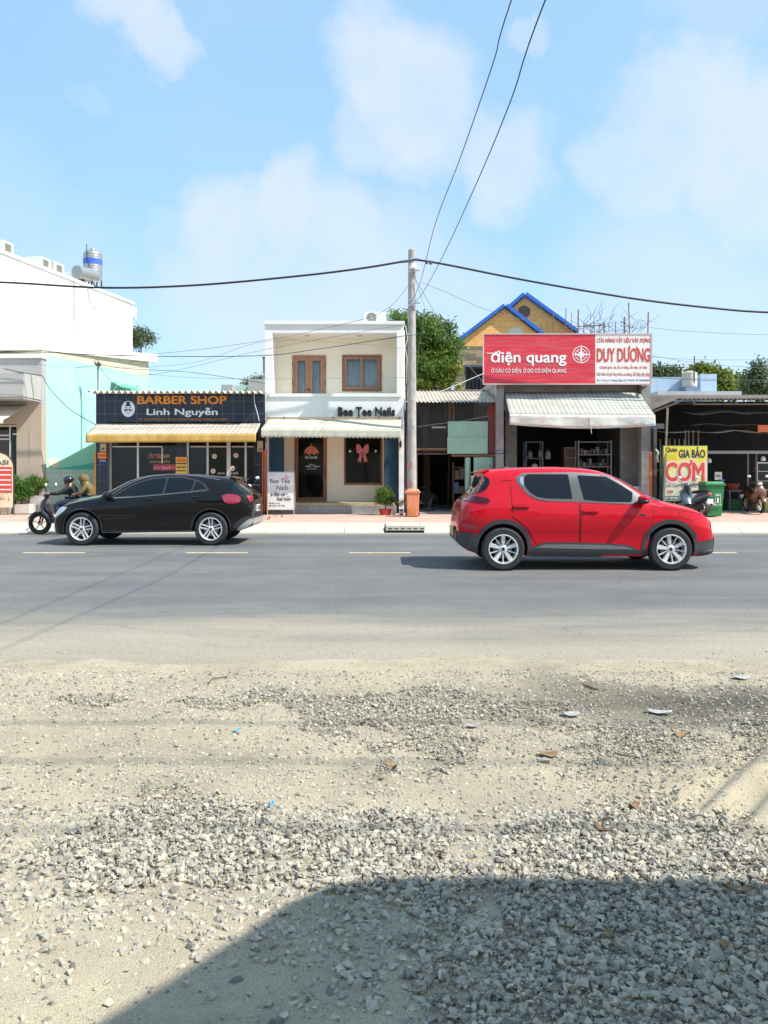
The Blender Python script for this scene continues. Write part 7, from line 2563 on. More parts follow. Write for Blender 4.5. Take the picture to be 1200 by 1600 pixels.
# small pole behind the barber shop with its wires
YK = 28.5
t_ = thing('small_pole', 'slim grey service pole standing behind the left end of the barber shop', 'pole', (GX(153, YK), YK, 0))
MB().tube([(GX(153.5, YK), YK, 0), (GX(153, YK), YK, GZ(568, YK))], .036, 8).build('shaft', M('pole_grey', (.3, .3, .3), rough=.7), t_)
mb = MB()
for k in range(4):
    mb.ball((GX(150 + k * 2.2, YK), YK - .06, GZ(568 + (k % 2) * 3, YK)), .045, 8, 6)
mb.tube([(GX(147, YK), YK - .05, GZ(566, YK)), (GX(151, YK), YK - .06, GZ(562, YK)), (GX(155, YK), YK - .05, GZ(565, YK)), (GX(160, YK), YK - .05, GZ(572, YK))], .012, 5)
mb.build('insulator', darkmetal, t_)
for pts, lab in (([(152, 571), (110, 574), (60, 571), (0, 565)], 'wire from the slim pole to the beige house'), ([(153, 570), (165, 585), (180, 606)], 'short wire from the slim pole down to the barber roof'),
                 ([(66, 587), (80, 610), (110, 640), (150, 664)], 'slack black wire hanging across the cyan wall'), ([(155, 569), (200, 576), (300, 582), (420, 600)], 'wire from the slim pole toward the salon'),
                 ([(6, 576), (34, 582), (66, 587)], 'short wire along the beige house balcony')):
    Yw = 24.9 if 'slim' not in lab else YK - .1
    wire(lab, [GP(a_, b__, Yw) for a_, b__ in pts], .012, cable_grey if 'wire from' in lab else cable_black, 'service_wire', 'wires at the cyan house', 20)
wire('curly white wire hanging over the right end of the barber fascia', [GP(397, 614, 25.7), GP(398, 630, 25.7), GP(402, 645, 25.7), GP(405, 658, 25.7)], .012, cable_white, 'service_wire', None, 12)

# ================================================================ NEAR SIDE OF THE STREET (behind and beside the camera; unseen parts added for foreground shade and reflections)
z_c = 3.9
L_c = z_c / math.tan(SUN_EL)
ox, oy = SH.x * L_c, SH.y * L_c
cor = [Vector((a_ - ox, b__ - oy)) for a_, b__ in ((.40, 2.865), (.05, 2.857), (-.164, 2.813), (-.316, 2.71), (-.441, 2.525), (-.75, 2.145))]  # added roof's outline, projected back from the shade edge it must cast
P0 = cor[0]
dd = (cor[-1] - cor[-3]).normalized()
P2 = cor[-1] + dd * 1.9
t_ = thing('shade_canopy', 'unseen metal roof added behind the photographer, outlined to cast the foreground shade', 'shade_canopy', (6, 0, 0))
MB().flat([(7, P0.y), (7, -1.0), (P2.x, -1.0), (P2.x, max(P2.y, -.99))] + [(q_.x, q_.y) for q_ in cor[::-1]], z_c, z_c + .05).build('added_roof_sheet', corr, t_)
mb = MB()
for x_, y_ in ((6.8, P0.y - .2), (6.8, -.8), (5.0, -.8)):
    mb.box(x_, x_ + .1, y_ - .1, y_, 0, z_c - .002)
mb.split('post', rust, t_)  # posts of the added shade canopy
t_ = thing('added_near_house', 'plain unseen shop house behind the photographer, added for light and reflections', 'house', (0, -12, 0))
box('wall', cream_paint, t_, -14, 22, -16, -9, -.06, 6.6)  # unseen house, added for light and reflections in the cars
for k in range(6):
    fr_ = frame_rect(MB(), -12 + k * 5.6, -9.5 + k * 5.6, 4.2, 6.2, -8.998, -8.9, .12).build('window', wood, t_)
    box('pane', glass_plain, fr_, -11.88 + k * 5.6, -9.62 + k * 5.6, -8.99, -8.97, 4.32, 6.08)
for x_, y_, s_ in ((-7, -7.2, 71), (-1.5, -7.6, 72), (13, -7.4, 73)):  # unseen trees added so car glass and paint have something to reflect
    t_ = thing('tree', 'unseen tree added behind the photographer for reflections, standing %s' % {71: 'left', 72: 'in the middle', 73: 'right'}[s_], 'tree', (x_, y_, 0), 'trees added for reflections')
    _, cs = crown('crown', leaf_green, t_, [((x_, y_, 4.6), (1.9, 1.2, 1.4))], 3500, .4, seed=s_, nclump=40, cr=.6)
    trunk(t_, bark, (x_, y_, 0), (x_, y_, 4.2), .13, [tuple(q_) for q_ in cs[:6]], s_)
for k, (yt_, zt__, r_) in enumerate(((.27, 9.5, .014), (1.04, 9.5, .013), (1.67, 9.5, .014))):
    # unseen cables added along the near pavement: their soft shadows lie across the dirt
    wire('unseen bundled cable added along the near side of the street, %s, above the picture' % ('first', 'middle', 'last')[k], span((-30, yt_, zt__ + .4), (32, yt_ + .1, zt__ + .4), .5), r_, cable_black, group='added near side cables', n=40)

# ================================================================ CARS
def pchip(tab):
    x = np.array([a for a, _ in tab], float)
    y = np.array([b_ for _, b_ in tab], float)
    h_ = np.diff(x)
    d_ = np.diff(y) / h_
    m = np.zeros_like(x)
    for i in range(1, len(x) - 1):
        if d_[i - 1] * d_[i] > 0:
            w1, w2 = 2 * h_[i] + h_[i - 1], h_[i] + 2 * h_[i - 1]
            m[i] = (w1 + w2) / (w1 / d_[i - 1] + w2 / d_[i])
    m[0], m[-1] = d_[0], d_[-1]

    def f(q):
        q = float(min(max(q, x[0]), x[-1]))
        i = int(min(max(np.searchsorted(x, q) - 1, 0), len(x) - 2))
        t_ = (q - x[i]) / h_[i]
        return (1 + 2 * t_) * (1 - t_) ** 2 * y[i] + t_ * (1 - t_) ** 2 * h_[i] * m[i] + t_ * t_ * (3 - 2 * t_) * y[i + 1] + t_ * t_ * (t_ - 1) * h_[i] * m[i + 1]
    return f


def round_poly(poly, r, n=4):
    out = []
    m = len(poly)
    for i in range(m):
        p0, p1, p2 = Vector(poly[i - 1]), Vector(poly[i]), Vector(poly[(i + 1) % m])
        a, b_ = (p0 - p1), (p2 - p1)
        ra = min(r, a.length * .45)
        rb = min(r, b_.length * .45)
        s, e_ = p1 + a.normalized() * ra, p1 + b_.normalized() * rb
        for k in range(n + 1):
            t_ = k / n
            out.append(tuple(s * (1 - t_) ** 2 + p1 * 2 * t_ * (1 - t_) + e_ * t_ * t_))
    return out


class Car:
    def __init__(s, name, label, P, paint):
        s.P = P
        s.t = thing(name, label, 'car', (0, 0, 0))
        f = {k: pchip(P[k]) for k in ('top', 'sh', 'w', 'wr', 'bot', 'p')}
        s.f = f
        u0, u1 = P['top'][0][0], P['top'][-1][0]
        us = [u0 + .10 * (1 - math.cos(math.pi / 2 * k / 10)) for k in range(10)]
        us += list(np.linspace(u0 + .10, u1 - .12, 110))
        us += [u1 - .12 * (1 - math.sin(math.pi / 2 * (k + 1) / 10)) for k in range(10)]
        sp_s = [0, .04, .10, .18, .28, .40, .52, .64, .75, .85, .93, 1.0]
        side = pchip(P.get('side', [(0, .90), (.10, .955), (.3, .985), (.55, 1.0), (.80, .985), (.93, .965), (1, .945)]))
        th = [math.radians(a_) for a_ in (2, 5, 9, 14, 20, 27, 34, 42, 50, 58, 66, 74, 82, 90)]
        rings = []
        for u in us:
            zt_, zb_ = f['top'](u), f['bot'](u)
            zs_ = min(f['sh'](u), zt_ - .025)
            w_, wr_, p_ = f['w'](u), f['wr'](u), f['p'](u)
            pts = [(w_ * side(q), zb_ + (zs_ - zb_) * q) for q in sp_s]
            ws_ = w_ * side(1)
            for a_ in th:
                t_ = math.sin(a_) ** (2 / p_)
                yy_ = math.cos(a_) ** (2 / p_) if a_ < 1.56 else 0
                pts.append(((ws_ + (wr_ - ws_) * t_) * yy_, zs_ + (zt_ - zs_) * t_))
            full = [(u, y_, z_) for y_, z_ in pts] + [(u, -y_, z_) for y_, z_ in pts[-2::-1]]
            rings.append(full)
        K = len(rings[0])
        vs = [p for r_ in rings for p in r_]
        fs, mi = [], []
        for i in range(len(rings) - 1):
            for k in range(K):
                k2 = (k + 1) % K
                fs.append((i * K + k, i * K + k2, (i + 1) * K + k2, (i + 1) * K + k))
                mi.append(1 if k == K - 1 else 0)
        fs.append(tuple(range(K - 1, -1, -1)))
        mi.append(0)
        fs.append(tuple((len(rings) - 1) * K + k for k in range(K)))
        mi.append(0)
        me = bpy.data.meshes.new('body')
        me.from_pydata(vs, [], fs)
        for m_ in (paint, black_plastic, M('wheel_well', (.012, .012, .012), rough=.95)): me.materials.append(m_)
        me.polygons.foreach_set('material_index', mi)
        me.update()
        bm = bmesh.new()
        bm.from_mesh(me)
        bmesh.ops.recalc_face_normals(bm, faces=bm.faces)
        bm.to_mesh(me)
        s.bvh = BVHTree.FromBMesh(bm)
        bm.free()
        # cut the wheel arches
        ob = bpy.data.objects.new('body', me)
        COL.objects.link(ob)
        cut = []
        for ax in P['axles']:
            for sg_ in (-1, 1):
                c = MB().lathe([(P['arch'], -.20), (P['arch'], .35)] if sg_ > 0 else [(P['arch'], -.35), (P['arch'], .20)], (ax, sg_ * (P['wy'] - .05), P['R'] + .01), 48, 'y').build('cut', None)
                bmx = bmesh.new()
                bmx.from_mesh(c.data)
                bmesh.ops.recalc_face_normals(bmx, faces=bmx.faces)
                bmx.to_mesh(c.data)
                bmx.free()
                md = ob.modifiers.new('cut', 'BOOLEAN')
                md.operation = 'DIFFERENCE'
                md.solver = 'EXACT'
                md.object = c
                cut.append(c)
        bpy.context.view_layer.update()
        me2 = bpy.data.meshes.new_from_object(ob.evaluated_get(bpy.context.evaluated_depsgraph_get()))
        bpy.data.objects.remove(ob)
        for c in cut: bpy.data.objects.remove(c)
        for pl_ in me2.polygons:
            c = pl_.center
            for ax in P['axles']:
                d_ = math.hypot(c.x - ax, c.z - P['R'] - .01)
                if d_ < P['arch'] * 1.003 and abs(c.y) > P['wy'] - .30: pl_.material_index = 2
        me2.name = 'body'
        s.body = link_mesh(me2, 'body', None, s.t)
        me2.polygons.foreach_set('use_smooth', [True] * len(me2.polygons))
        me2.set_sharp_from_angle(angle=math.radians(32))

    def cast(s, a, b_, mode, sg_=1):
        if mode == 'side':
            o_, d_ = Vector((a, sg_ * 3, b_)), Vector((0, -sg_, 0))
        elif mode == 'top':
            o_, d_ = Vector((a, b_, 4)), Vector((0, 0, -1))
        elif mode == 'rear':
            o_, d_ = Vector((-4, a, b_)), Vector((1, 0, 0))
        else:
            o_, d_ = Vector((8, a, b_)), Vector((-1, 0, 0))
        h_, n_, _, _ = s.bvh.ray_cast(o_, d_)
        if h_ is None:
            h_, n_, _, _ = s.bvh.find_nearest(o_ + d_ * (3 if mode == 'side' else 2.5))
        if n_.dot(d_) > 0: n_ = -n_
        return h_, n_

    def patch(s, name, poly, mat, off=.004, mode='side', sg_=1, rad=.02, step=.05, thick=0, parent=None, smooth=True):
        poly = round_poly(poly, rad) if rad else poly
        bm = bmesh.new()
        vs = [bm.verts.new((a, 0, b_)) for a, b_ in poly]
        bm.faces.new(vs)
        a0, a1 = min(p[0] for p in poly), max(p[0] for p in poly)
        b0, b1 = min(p[1] for p in poly), max(p[1] for p in poly)
        g = math.ceil(a0 / step) * step
        while g < a1:
            bmesh.ops.bisect_plane(bm, geom=bm.verts[:] + bm.edges[:] + bm.faces[:], plane_co=(g, 0, 0), plane_no=(1, 0, 0))
            g += step
        g = math.ceil(b0 / step) * step
        while g < b1:
            bmesh.ops.bisect_plane(bm, geom=bm.verts[:] + bm.edges[:] + bm.faces[:], plane_co=(0, 0, g), plane_no=(0, 0, 1))
            g += step
        for v in bm.verts:
            h_, n_ = s.cast(v.co.x, v.co.z, mode, sg_)
            v.co = h_ + n_ * off
        bmesh.ops.remove_doubles(bm, verts=bm.verts, dist=1e-5)
        ref = s.cast((a0 + a1) / 2, (b0 + b1) / 2, mode, sg_)[1]
        bm.normal_update()
        if sum((f_.normal.dot(ref) * f_.calc_area() for f_ in bm.faces)) < 0:
            bmesh.ops.reverse_faces(bm, faces=bm.faces)
        if thick:
            bm.normal_update()
            ex = bmesh.ops.extrude_face_region(bm, geom=bm.faces[:])
            nv_ = [e_ for e_ in ex['geom'] if isinstance(e_, bmesh.types.BMVert)]
            for v in nv_: v.co += ref * thick
        me = bpy.data.meshes.new(name)
        bm.to_mesh(me)
        bm.free()
        return link_mesh(me, name, mat, parent or s.t, smooth=2 if smooth else False)

    def both(s, name, poly, mat, **kw):
        return [s.patch(name, poly, mat, sg_=g, **kw) for g in (-1, 1)]

    def line(s, pts, w=.008, off=.002, sg_=1, mb=None):
        """thin dark seam following points on the side"""
        mb = mb or MB()
        out = []
        for (a, b_), (c, d_) in zip(pts[:-1], pts[1:]):
            n_ = max(1, int(math.hypot(c - a, d_ - b_) / .05))
            for k in range(n_):
                out.append((a + (c - a) * k / n_, b_ + (d_ - b_) * k / n_))
        out.append(pts[-1])
        P_ = []
        for a, b_ in out:
            h_, nn_ = s.cast(a, b_, 'side', sg_)
            P_.append(h_ + nn_ * off)
        mb.tube(P_, w / 2, 6)
        return mb

    def box_on(s, name, a0, a1, b0, b1, mat, out=.03, sg_=1, bev=.008, parent=None):
        h_, n_ = s.cast((a0 + a1) / 2, (b0 + b1) / 2, 'side', sg_)
        y0_ = h_.y - sg_ * .015
        y1_ = h_.y + sg_ * out
        return MB().box(a0, a1, y0_, y1_, b0, b1).build(name, mat, parent or s.t, bevel=bev)


tyrem = M('tyre', (.022, .022, .023), rough=.8, var=.2, vs=15, dirt=(.05, .045, .04), dirt_amt=.5, dirt_s=(6, 6, 6))
rimm = M('alloy', (.78, .78, .79), rough=.35, metal=.45, var=.05)
discm = M('brake_disc', (.22, .22, .22), rough=.45, metal=.8)


def wheel(parent, c, R, rimR, width, side, style, spin=0.0):
    """alloy wheel whose outer face looks along side*y"""
    w_ = thing('wheel', None, None, (0, 0, 0))
    w_.parent = parent
    cx, cy, cz = c
    o_ = side
    hw = width / 2
    prof = [(rimR * 1.0, -hw * .9), (rimR + .01, -hw), (R - .03, -hw), (R - .008, -hw * .8), (R, -hw * .55), (R, hw * .55), (R - .008, hw * .8), (R - .03, hw), (rimR + .01, hw), (rimR * 1.0, hw * .9)]
    t_ = MB().lathe([(r_, h_) for r_, h_ in prof], c, 56, 'y')
    t_.f = [f for f in t_.f if len(f) == 4]
    t_.mi = [0] * len(t_.f)
    t_.build('tyre', tyrem, w_, smooth=2)
    mb = MB()
    s = o_
    # barrel and lip
    prof = [(rimR * 1.01, s * hw * .9), (rimR * 1.03, s * (hw + .004)), (rimR * .965, s * (hw + .006)), (rimR * .93, s * hw * .8), (rimR * .90, s * hw * .2), (rimR * .88, -s * hw * .8)]
    q = MB().lathe(prof if s > 0 else prof, c, 56, 'y')
    q.f = [f for f in q.f if len(f) == 4]
    mb.add(q.v, q.f)

    def spoke(a, r0, r1, w0, w1, y0, y1, th=.03):
        ca, sa = math.cos(a), math.sin(a)

        def P_(r_, t__, y__):
            return (cx + r_ * ca - t__ * sa, cy + s * y__, cz + r_ * sa + t__ * ca)
        mb.hexa([P_(r0, -w0, y0 - th), P_(r0, w0, y0 - th), P_(r1, w1, y1 - th), P_(r1, -w1, y1 - th), P_(r0, -w0 * .7, y0), P_(r0, w0 * .7, y0), P_(r1, w1 * .75, y1), P_(r1, -w1 * .75, y1)])
    yo, yi = hw * .92, hw * .72
    if style == 'twin':
        for k in range(5):
            a = spin + k * 2 * math.pi / 5
            for d_ in (-1, 1):
                # two parallel bars
                off_ = d_ * .026
                ca, sa = math.cos(a), math.sin(a)
                r0, r1 = .045, rimR * .96

                def P_(r_, t__, y__):
                    return (cx + r_ * ca - (t__ + off_ * (1 + r_ * 1.6)) * sa, cy + s * y__, cz + r_ * sa + (t__ + off_ * (1 + r_ * 1.6)) * ca)
                mb.hexa([P_(r0, -.014, yi - .03), P_(r0, .014, yi - .03), P_(r1, .018, yo - .03), P_(r1, -.018, yo - .03), P_(r0, -.010, yi), P_(r0, .010, yi), P_(r1, .014, yo), P_(r1, -.014, yo)])
    elif style == 'wide':
        for k in range(5):
            a = spin + k * 2 * math.pi / 5
            spoke(a, .04, rimR * .96, .024, .040, yi, yo)
            spoke(a + math.pi / 5, .04, rimR * .96, .010, .010, yi - .01, yo - .012, .02)
    else:
        for k in range(5):
            a = spin + k * 2 * math.pi / 5
            spoke(a, .02, rimR * .98, .014, .012, hw * .5, hw * .6, .02)
    mb.lathe([(.062, s * (yi - .03)), (.062, s * (yi - .002)), (.05, s * (yi + .006)), (0, s * (yi + .006))], c, 20, 'y')
    mb.build('rim', rimm if style != 'moto' else M('moto_rim', (.62, .56, .45), rough=.4, metal=.4), w_, smooth=2)
    if style != 'moto':
        MB().lathe([(0, s * (yi + .0065)), (.028, s * (yi + .0065)), (.028, s * (yi + .012)), (0, s * (yi + .012))], c, 16, 'y').build('hub_cap', black_plastic, w_)
        mb = MB()
        for k in range(5):
            a = spin + .3 + k * 2 * math.pi / 5
            mb.lathe([(0, s * (yi - .001)), (.009, s * (yi - .001)), (.009, s * (yi + .005)), (0, s * (yi + .005))], (cx + .045 * math.cos(a), cy, cz + .045 * math.sin(a)), 8, 'y')
        mb.build('wheel_bolt', darkmetal, w_)
    if style == 'moto': return w_
    MB().lathe([(0, s * hw * .25), (rimR * .66, s * hw * .25), (rimR * .66, s * hw * .15), (0, s * hw * .15)], c, 32, 'y').build('brake_disc', discm, w_)
    MB().lathe([(0, -s * hw * .7), (rimR * .9, -s * hw * .7), (rimR * .9, -s * hw * .6), (0, -s * hw * .6)], c, 24, 'y').build('wheel_back', M('wheel_well', (.012, .012, .012)), w_)
    return w_


car_glass = M('tinted_glass', (.006, .009, .014), rough=.03, spec=.38, var=.05)
chrome = M('chrome', (.75, .75, .77), rough=.12, metal=1.0, var=.02)
clad = M('grey_cladding', (.045, .048, .052), rough=.55, var=.1)
lampred = M('lamp_red', (.34, .008, .03), rough=.12, spec=.8, coat=1.0)
lampclear = M('lamp_clear', (.65, .68, .70), rough=.12, spec=.9, coat=1.0)
seamm = M('seam_dark', (.008, .008, .008), rough=.8)

# ---- red crossover, facing right
red = M('red_paint', (.56, .004, .016), rough=.3, var=.03, coat=.7, spec=.1)
RED = dict(
    top=[(-.70, .44), (-.695, .60), (-.68, .80), (-.645, .95), (-.60, 1.06), (-.52, 1.12), (-.46, 1.17), (-.29, 1.46), (-.275, 1.535), (-.2, 1.565), (.3, 1.605), (.8, 1.615), (1.25, 1.60), (1.55, 1.56), (1.74, 1.50), (2.52, 1.11), (2.64, 1.07), (2.9, 1.015), (3.18, .925), (3.31, .83), (3.375, .70), (3.405, .50), (3.41, .34)],
    sh=[(-.70, .54), (-.64, .90), (-.5, 1.06), (-.2, 1.115), (.3, 1.10), (1, 1.065), (2.3, 1.02), (2.7, .985), (3.0, .92), (3.22, .81), (3.34, .66), (3.41, .42)],
    w=[(-.70, .60), (-.68, .70), (-.62, .78), (-.48, .85), (-.2, .88), (.3, .885), (1.3, .885), (2.6, .885), (2.92, .865), (3.14, .81), (3.28, .73), (3.37, .62), (3.41, .52)],
    wr=[(-.70, .58), (-.45, .64), (-.2, .68), (.4, .70), (1.5, .68), (2.3, .67), (2.64, .66), (3.14, .60), (3.41, .42)],
    bot=[(-.70, .42), (-.6, .34), (-.4, .26), (0, .22), (2.6, .21), (3.1, .21), (3.41, .24)],
    p=[(-.70, 3), (-.5, 4.5), (-.28, 7), (0, 8), (1.5, 7.5), (2.1, 6.5), (2.45, 3.6), (2.7, 2.4), (3.41, 2.4)],
    side=[(0, .885), (.07, .945), (.2, .95), (.34, .952), (.5, .98), (.68, .995), (.74, 1.0), (.79, .984), (.92, .968), (1, .94)],
    axles=(0.0, 2.604), R=.335, arch=.385, wy=.885)
rc = Car('red_crossover', 'glossy red crossover car driving right along the road', RED, red)
SN, SG = 101.0, 99.2


def rz(zx, zy, sc_=SG):
    px, py = 690 + zx / 2.727, 710 + zy / 2.727
    Y_ = F / sc_
    return ((px - 600) / sc_ - 1.851, CAMZ - (py - HOR) / sc_)


def rzl(l_, sc_=SG): return [rz(a, b_, sc_) for a, b_ in l_]


graph = M('graphite_trim', (.10, .105, .11), rough=.5, metal=.1)
gs = rzl([(312, 100), (345, 80), (560, 77), (700, 85), (760, 115), (838, 170), (858, 198), (800, 211), (590, 203), (440, 197), (395, 190), (355, 166), (322, 125)])
rc.both('window_surround', gs, graph, off=.004, rad=.03)
for poly in (rzl([(350, 96), (362, 86), (537, 86), (549, 189), (440, 187), (402, 180), (370, 160), (350, 130)]), rzl([(577, 90), (700, 96), (757, 128), (809, 163), (806, 180), (798, 203), (680, 200), (598, 193)])):
    rc.both('side_window', poly, car_glass, off=.008, rad=.025)
rc.both('quarter_trim', rzl([(330, 100), (346, 94), (346, 132), (340, 132), (331, 118)]), chrome, off=.008, rad=.01)
# windscreen and rear glass
rc.patch('windscreen', [(1.80, -.60), (1.80, .60), (2.10, .67), (2.48, .735), (2.545, .55), (2.565, 0), (2.545, -.55), (2.48, -.735), (2.10, -.67)], car_glass, off=.006, mode='top', rad=.05)
rc.patch('rear_window', [(-.455, -.56), (-.30, -.52), (-.30, .52), (-.455, .56)], car_glass, off=.006, mode='top', rad=.03, step=.03)
MB().grid(lambda u_, v_: Vector((-.36 + .18 * v_, -.60 + 1.20 * u_, 1.515 + .055 * v_ - .015 * (2 * u_ - 1) ** 2)), 12, 4, .02).build('spoiler', red, rc.t, smooth=2)
rc.both('rear_side_window', [(-.46, 1.185), (-.40, 1.185), (-.24, 1.27), (-.19, 1.36), (-.20, 1.43), (-.27, 1.46), (-.31, 1.43)], car_glass, off=.006, rad=.015, step=.03)
# doors
for poly in (rzl([(290, 133), (322, 150), (362, 180), (400, 196), (440, 203), (574, 208), (574, 402), (455, 398), (405, 388), (384, 360), (362, 315), (318, 278), (298, 268), (294, 200)]), rzl([(582, 208), (800, 217), (878, 200), (884, 240), (874, 330), (862, 409), (700, 404), (582, 402)])):
    for sg_ in (-1, 1):
        rc.patch('door', poly, red, off=.0045, sg_=sg_, rad=.025)
        m_ = [Vector(p) for p in poly]
        c_ = sum(m_, Vector((0, 0))) / len(m_)
        big = [tuple(p + (p - c_).normalized() * .012) for p in m_]
        rc.patch('door_seam', big, seamm, off=.0015, sg_=sg_, rad=.025)
rc.both('sill_cladding', rzl([(378, 436), (374, 404), (400, 392), (440, 376), (560, 377), (720, 382), (800, 388), (850, 411), (884, 414), (884, 442)], SN), clad, off=.012, rad=.012)
rc.both('sill_strip', rzl([(400, 400), (440, 386), (560, 385), (720, 389), (790, 394), (828, 408), (600, 405)], SN), M('sill_grey', (.20, .21, .22), rough=.4, metal=.4), off=.017, rad=.01)
for ax in RED['axles']:
    ring = []
    cz_ = RED['R'] + .01
    a0, a1 = (-12, 200) if ax > 1 else (-18, 205)
    for a_ in np.linspace(a0, a1, 36): ring.append((ax + (.455 if 20 < a_ < 160 else .45) * math.cos(math.radians(a_)), cz_ + .455 * math.sin(math.radians(a_))))
    for a_ in np.linspace(a1, a0, 36): ring.append((ax + .386 * math.cos(math.radians(a_)), cz_ + .386 * math.sin(math.radians(a_))))
    for sg_ in (-1, 1):
        rc.patch('wheel_arch', ring, clad, off=.012, sg_=sg_, rad=0, thick=0)
# bumpers
rc.both('rear_bumper', [(-.695, .43), (-.695, .60), (-.60, .60), (-.44, .58), (-.40, .50), (-.385, .28), (-.55, .31)], clad, off=.012, rad=.015)
rc.patch('rear_bumper', [(-.66, .44), (.66, .44), (.64, .60), (-.64, .60)], clad, off=.012, mode='rear', rad=.01)
rc.both('front_bumper', [(3.06, .22), (3.04, .44), (3.22, .47), (3.34, .48), (3.405, .50), (3.407, .26)], clad, off=.010, rad=.012)
rc.patch('front_bumper', [(-.60, .27), (.60, .27), (.60, .50), (-.60, .50)], clad, off=.012, mode='front', rad=.01)
MB().grid(lambda u_, v_: Vector((3.37 + .08 * v_ - .24 * (2 * u_ - 1) ** 4, -.80 + 1.6 * u_, .27 + .015 * v_)), 20, 2, .035).build('front_lip', clad, rc.t, smooth=2)
# lamps
rc.both('tail_lamp', rzl([(84, 176), (150, 179), (194, 188), (202, 197), (190, 207), (150, 206), (82, 198)], 99), M('lamp_smoked', (.05, .002, .004), rough=.15), off=.010, rad=.006)
rc.patch('tail_lamp_bar', [(-.68, 1.075), (.68, 1.075), (.68, 1.105), (-.68, 1.105)], lampred, off=.010, mode='rear', rad=.005)
rc.both('reflector', rzl([(84, 292), (120, 296), (155, 302), (150, 318), (118, 316), (88, 306)], 99.5), lampred, off=.014, rad=.008)
rc.both('head_lamp', [(3.29, .60), (3.37, .585), (3.392, .62), (3.385, .72), (3.34, .79), (3.29, .76)], lampclear, off=.010, rad=.01, step=.02)
rc.patch('grille', [(-.52, .52), (.52, .52), (.56, .66), (-.56, .66)], black_plastic, off=.008, mode='front', rad=.02)
rc.patch('daytime_strip', [(-.60, .735), (.60, .735), (.60, .755), (-.60, .755)], lampclear, off=.010, mode='front', rad=.004)
# plate, badge, handles, mirrors
pt_ = MB().box(-.735, -.715, -.26, .26, .50, .64).build('number_plate', M('plate_orange', (.66, .46, .16), rough=.5), rc.t, bevel=.004)
for sg_ in (-1, 1):
    for a0, a1, b0, b1 in ((306, 376, 219, 229), (603, 670, 240, 250)):
        p, q = rz(a0, b1, SN), rz(a1, b0, SN)
        rc.patch('handle_recess', [(p[0] + .02, p[1] - .025), (q[0] - .03, p[1] - .025), (q[0] - .03, q[1] + .015), (p[0] + .02, q[1] + .015)], M('recess_red', (.22, .004, .01), rough=.4), off=.0065, sg_=sg_, rad=.015)
        rc.box_on('door_handle', p[0], q[0], p[1], q[1] + .002, red, out=.035, sg_=sg_, bev=.01)
    hb, _ = rc.cast(2.12, 1.06, 'side', sg_)
    m = MB()
    m.ball((2.16, sg_ * (abs(hb.y) + .13), 1.125), (.085, .12, .052), 16, 10)
    mr_ = m.build('wing_mirror', red, rc.t, smooth=True)
    m = MB()
    m.ball((2.155, sg_ * (abs(hb.y) + .13), 1.085), (.088, .122, .050), 16, 10)
    m.bar((2.17, sg_ * (abs(hb.y) - .03), 1.03), (2.15, sg_ * (abs(hb.y) + .10), 1.07), .06, .035)
    m.build('mirror_base', black_plastic, mr_, smooth=2)
    mb = rc.line(rzl([(884, 215), (905, 222), (960, 232), (1020, 240), (1080, 250), (1115, 262)]), .007, .001, sg_)
    rc.line(rzl([(995, 236), (998, 262), (1040, 278), (1052, 290)]), .006, .001, sg_, mb)
    rc.line(rzl([(255, 112), (300, 112)]), .008, .001, sg_, mb)
    rc.line(rzl([(286, 60), (262, 108)]), .006, .001, sg_, mb)
    mb.build('panel_seam', seamm, rc.t)
    text_b = rc.box_on('badge', rz(826, 262)[0], rz(852, 252)[0], rz(826, 265)[1], rz(852, 252)[1], black_plastic, .007, sg_, .002)
MB().tube([(-.02, .0, 1.56), (-.10, .0, 1.66)], [.012, .006], 6).build('aerial', black_plastic, rc.t)
MB().ball((.16, 0, 1.585), (.11, .035, .04), 12, 8).build('roof_fin', black_plastic, rc.t, smooth=True)
MB().tube([(-.50, -.02, 1.19), (-.40, .22, 1.30)], [.010, .006], 6).build('rear_wiper', black_plastic, rc.t)
for sg_ in (-1, 1):
    for ax, sp_ in ((0.0, .9), (2.604, 1.15)):
        wheel(rc.t, (ax, sg_ * .79, .335), .335, .225, .205, sg_, 'wide', math.pi / 2 if ax == 0 else math.pi / 2 + .15)
rc.t.location = (1.851, 11.93 + .885, 0.002)

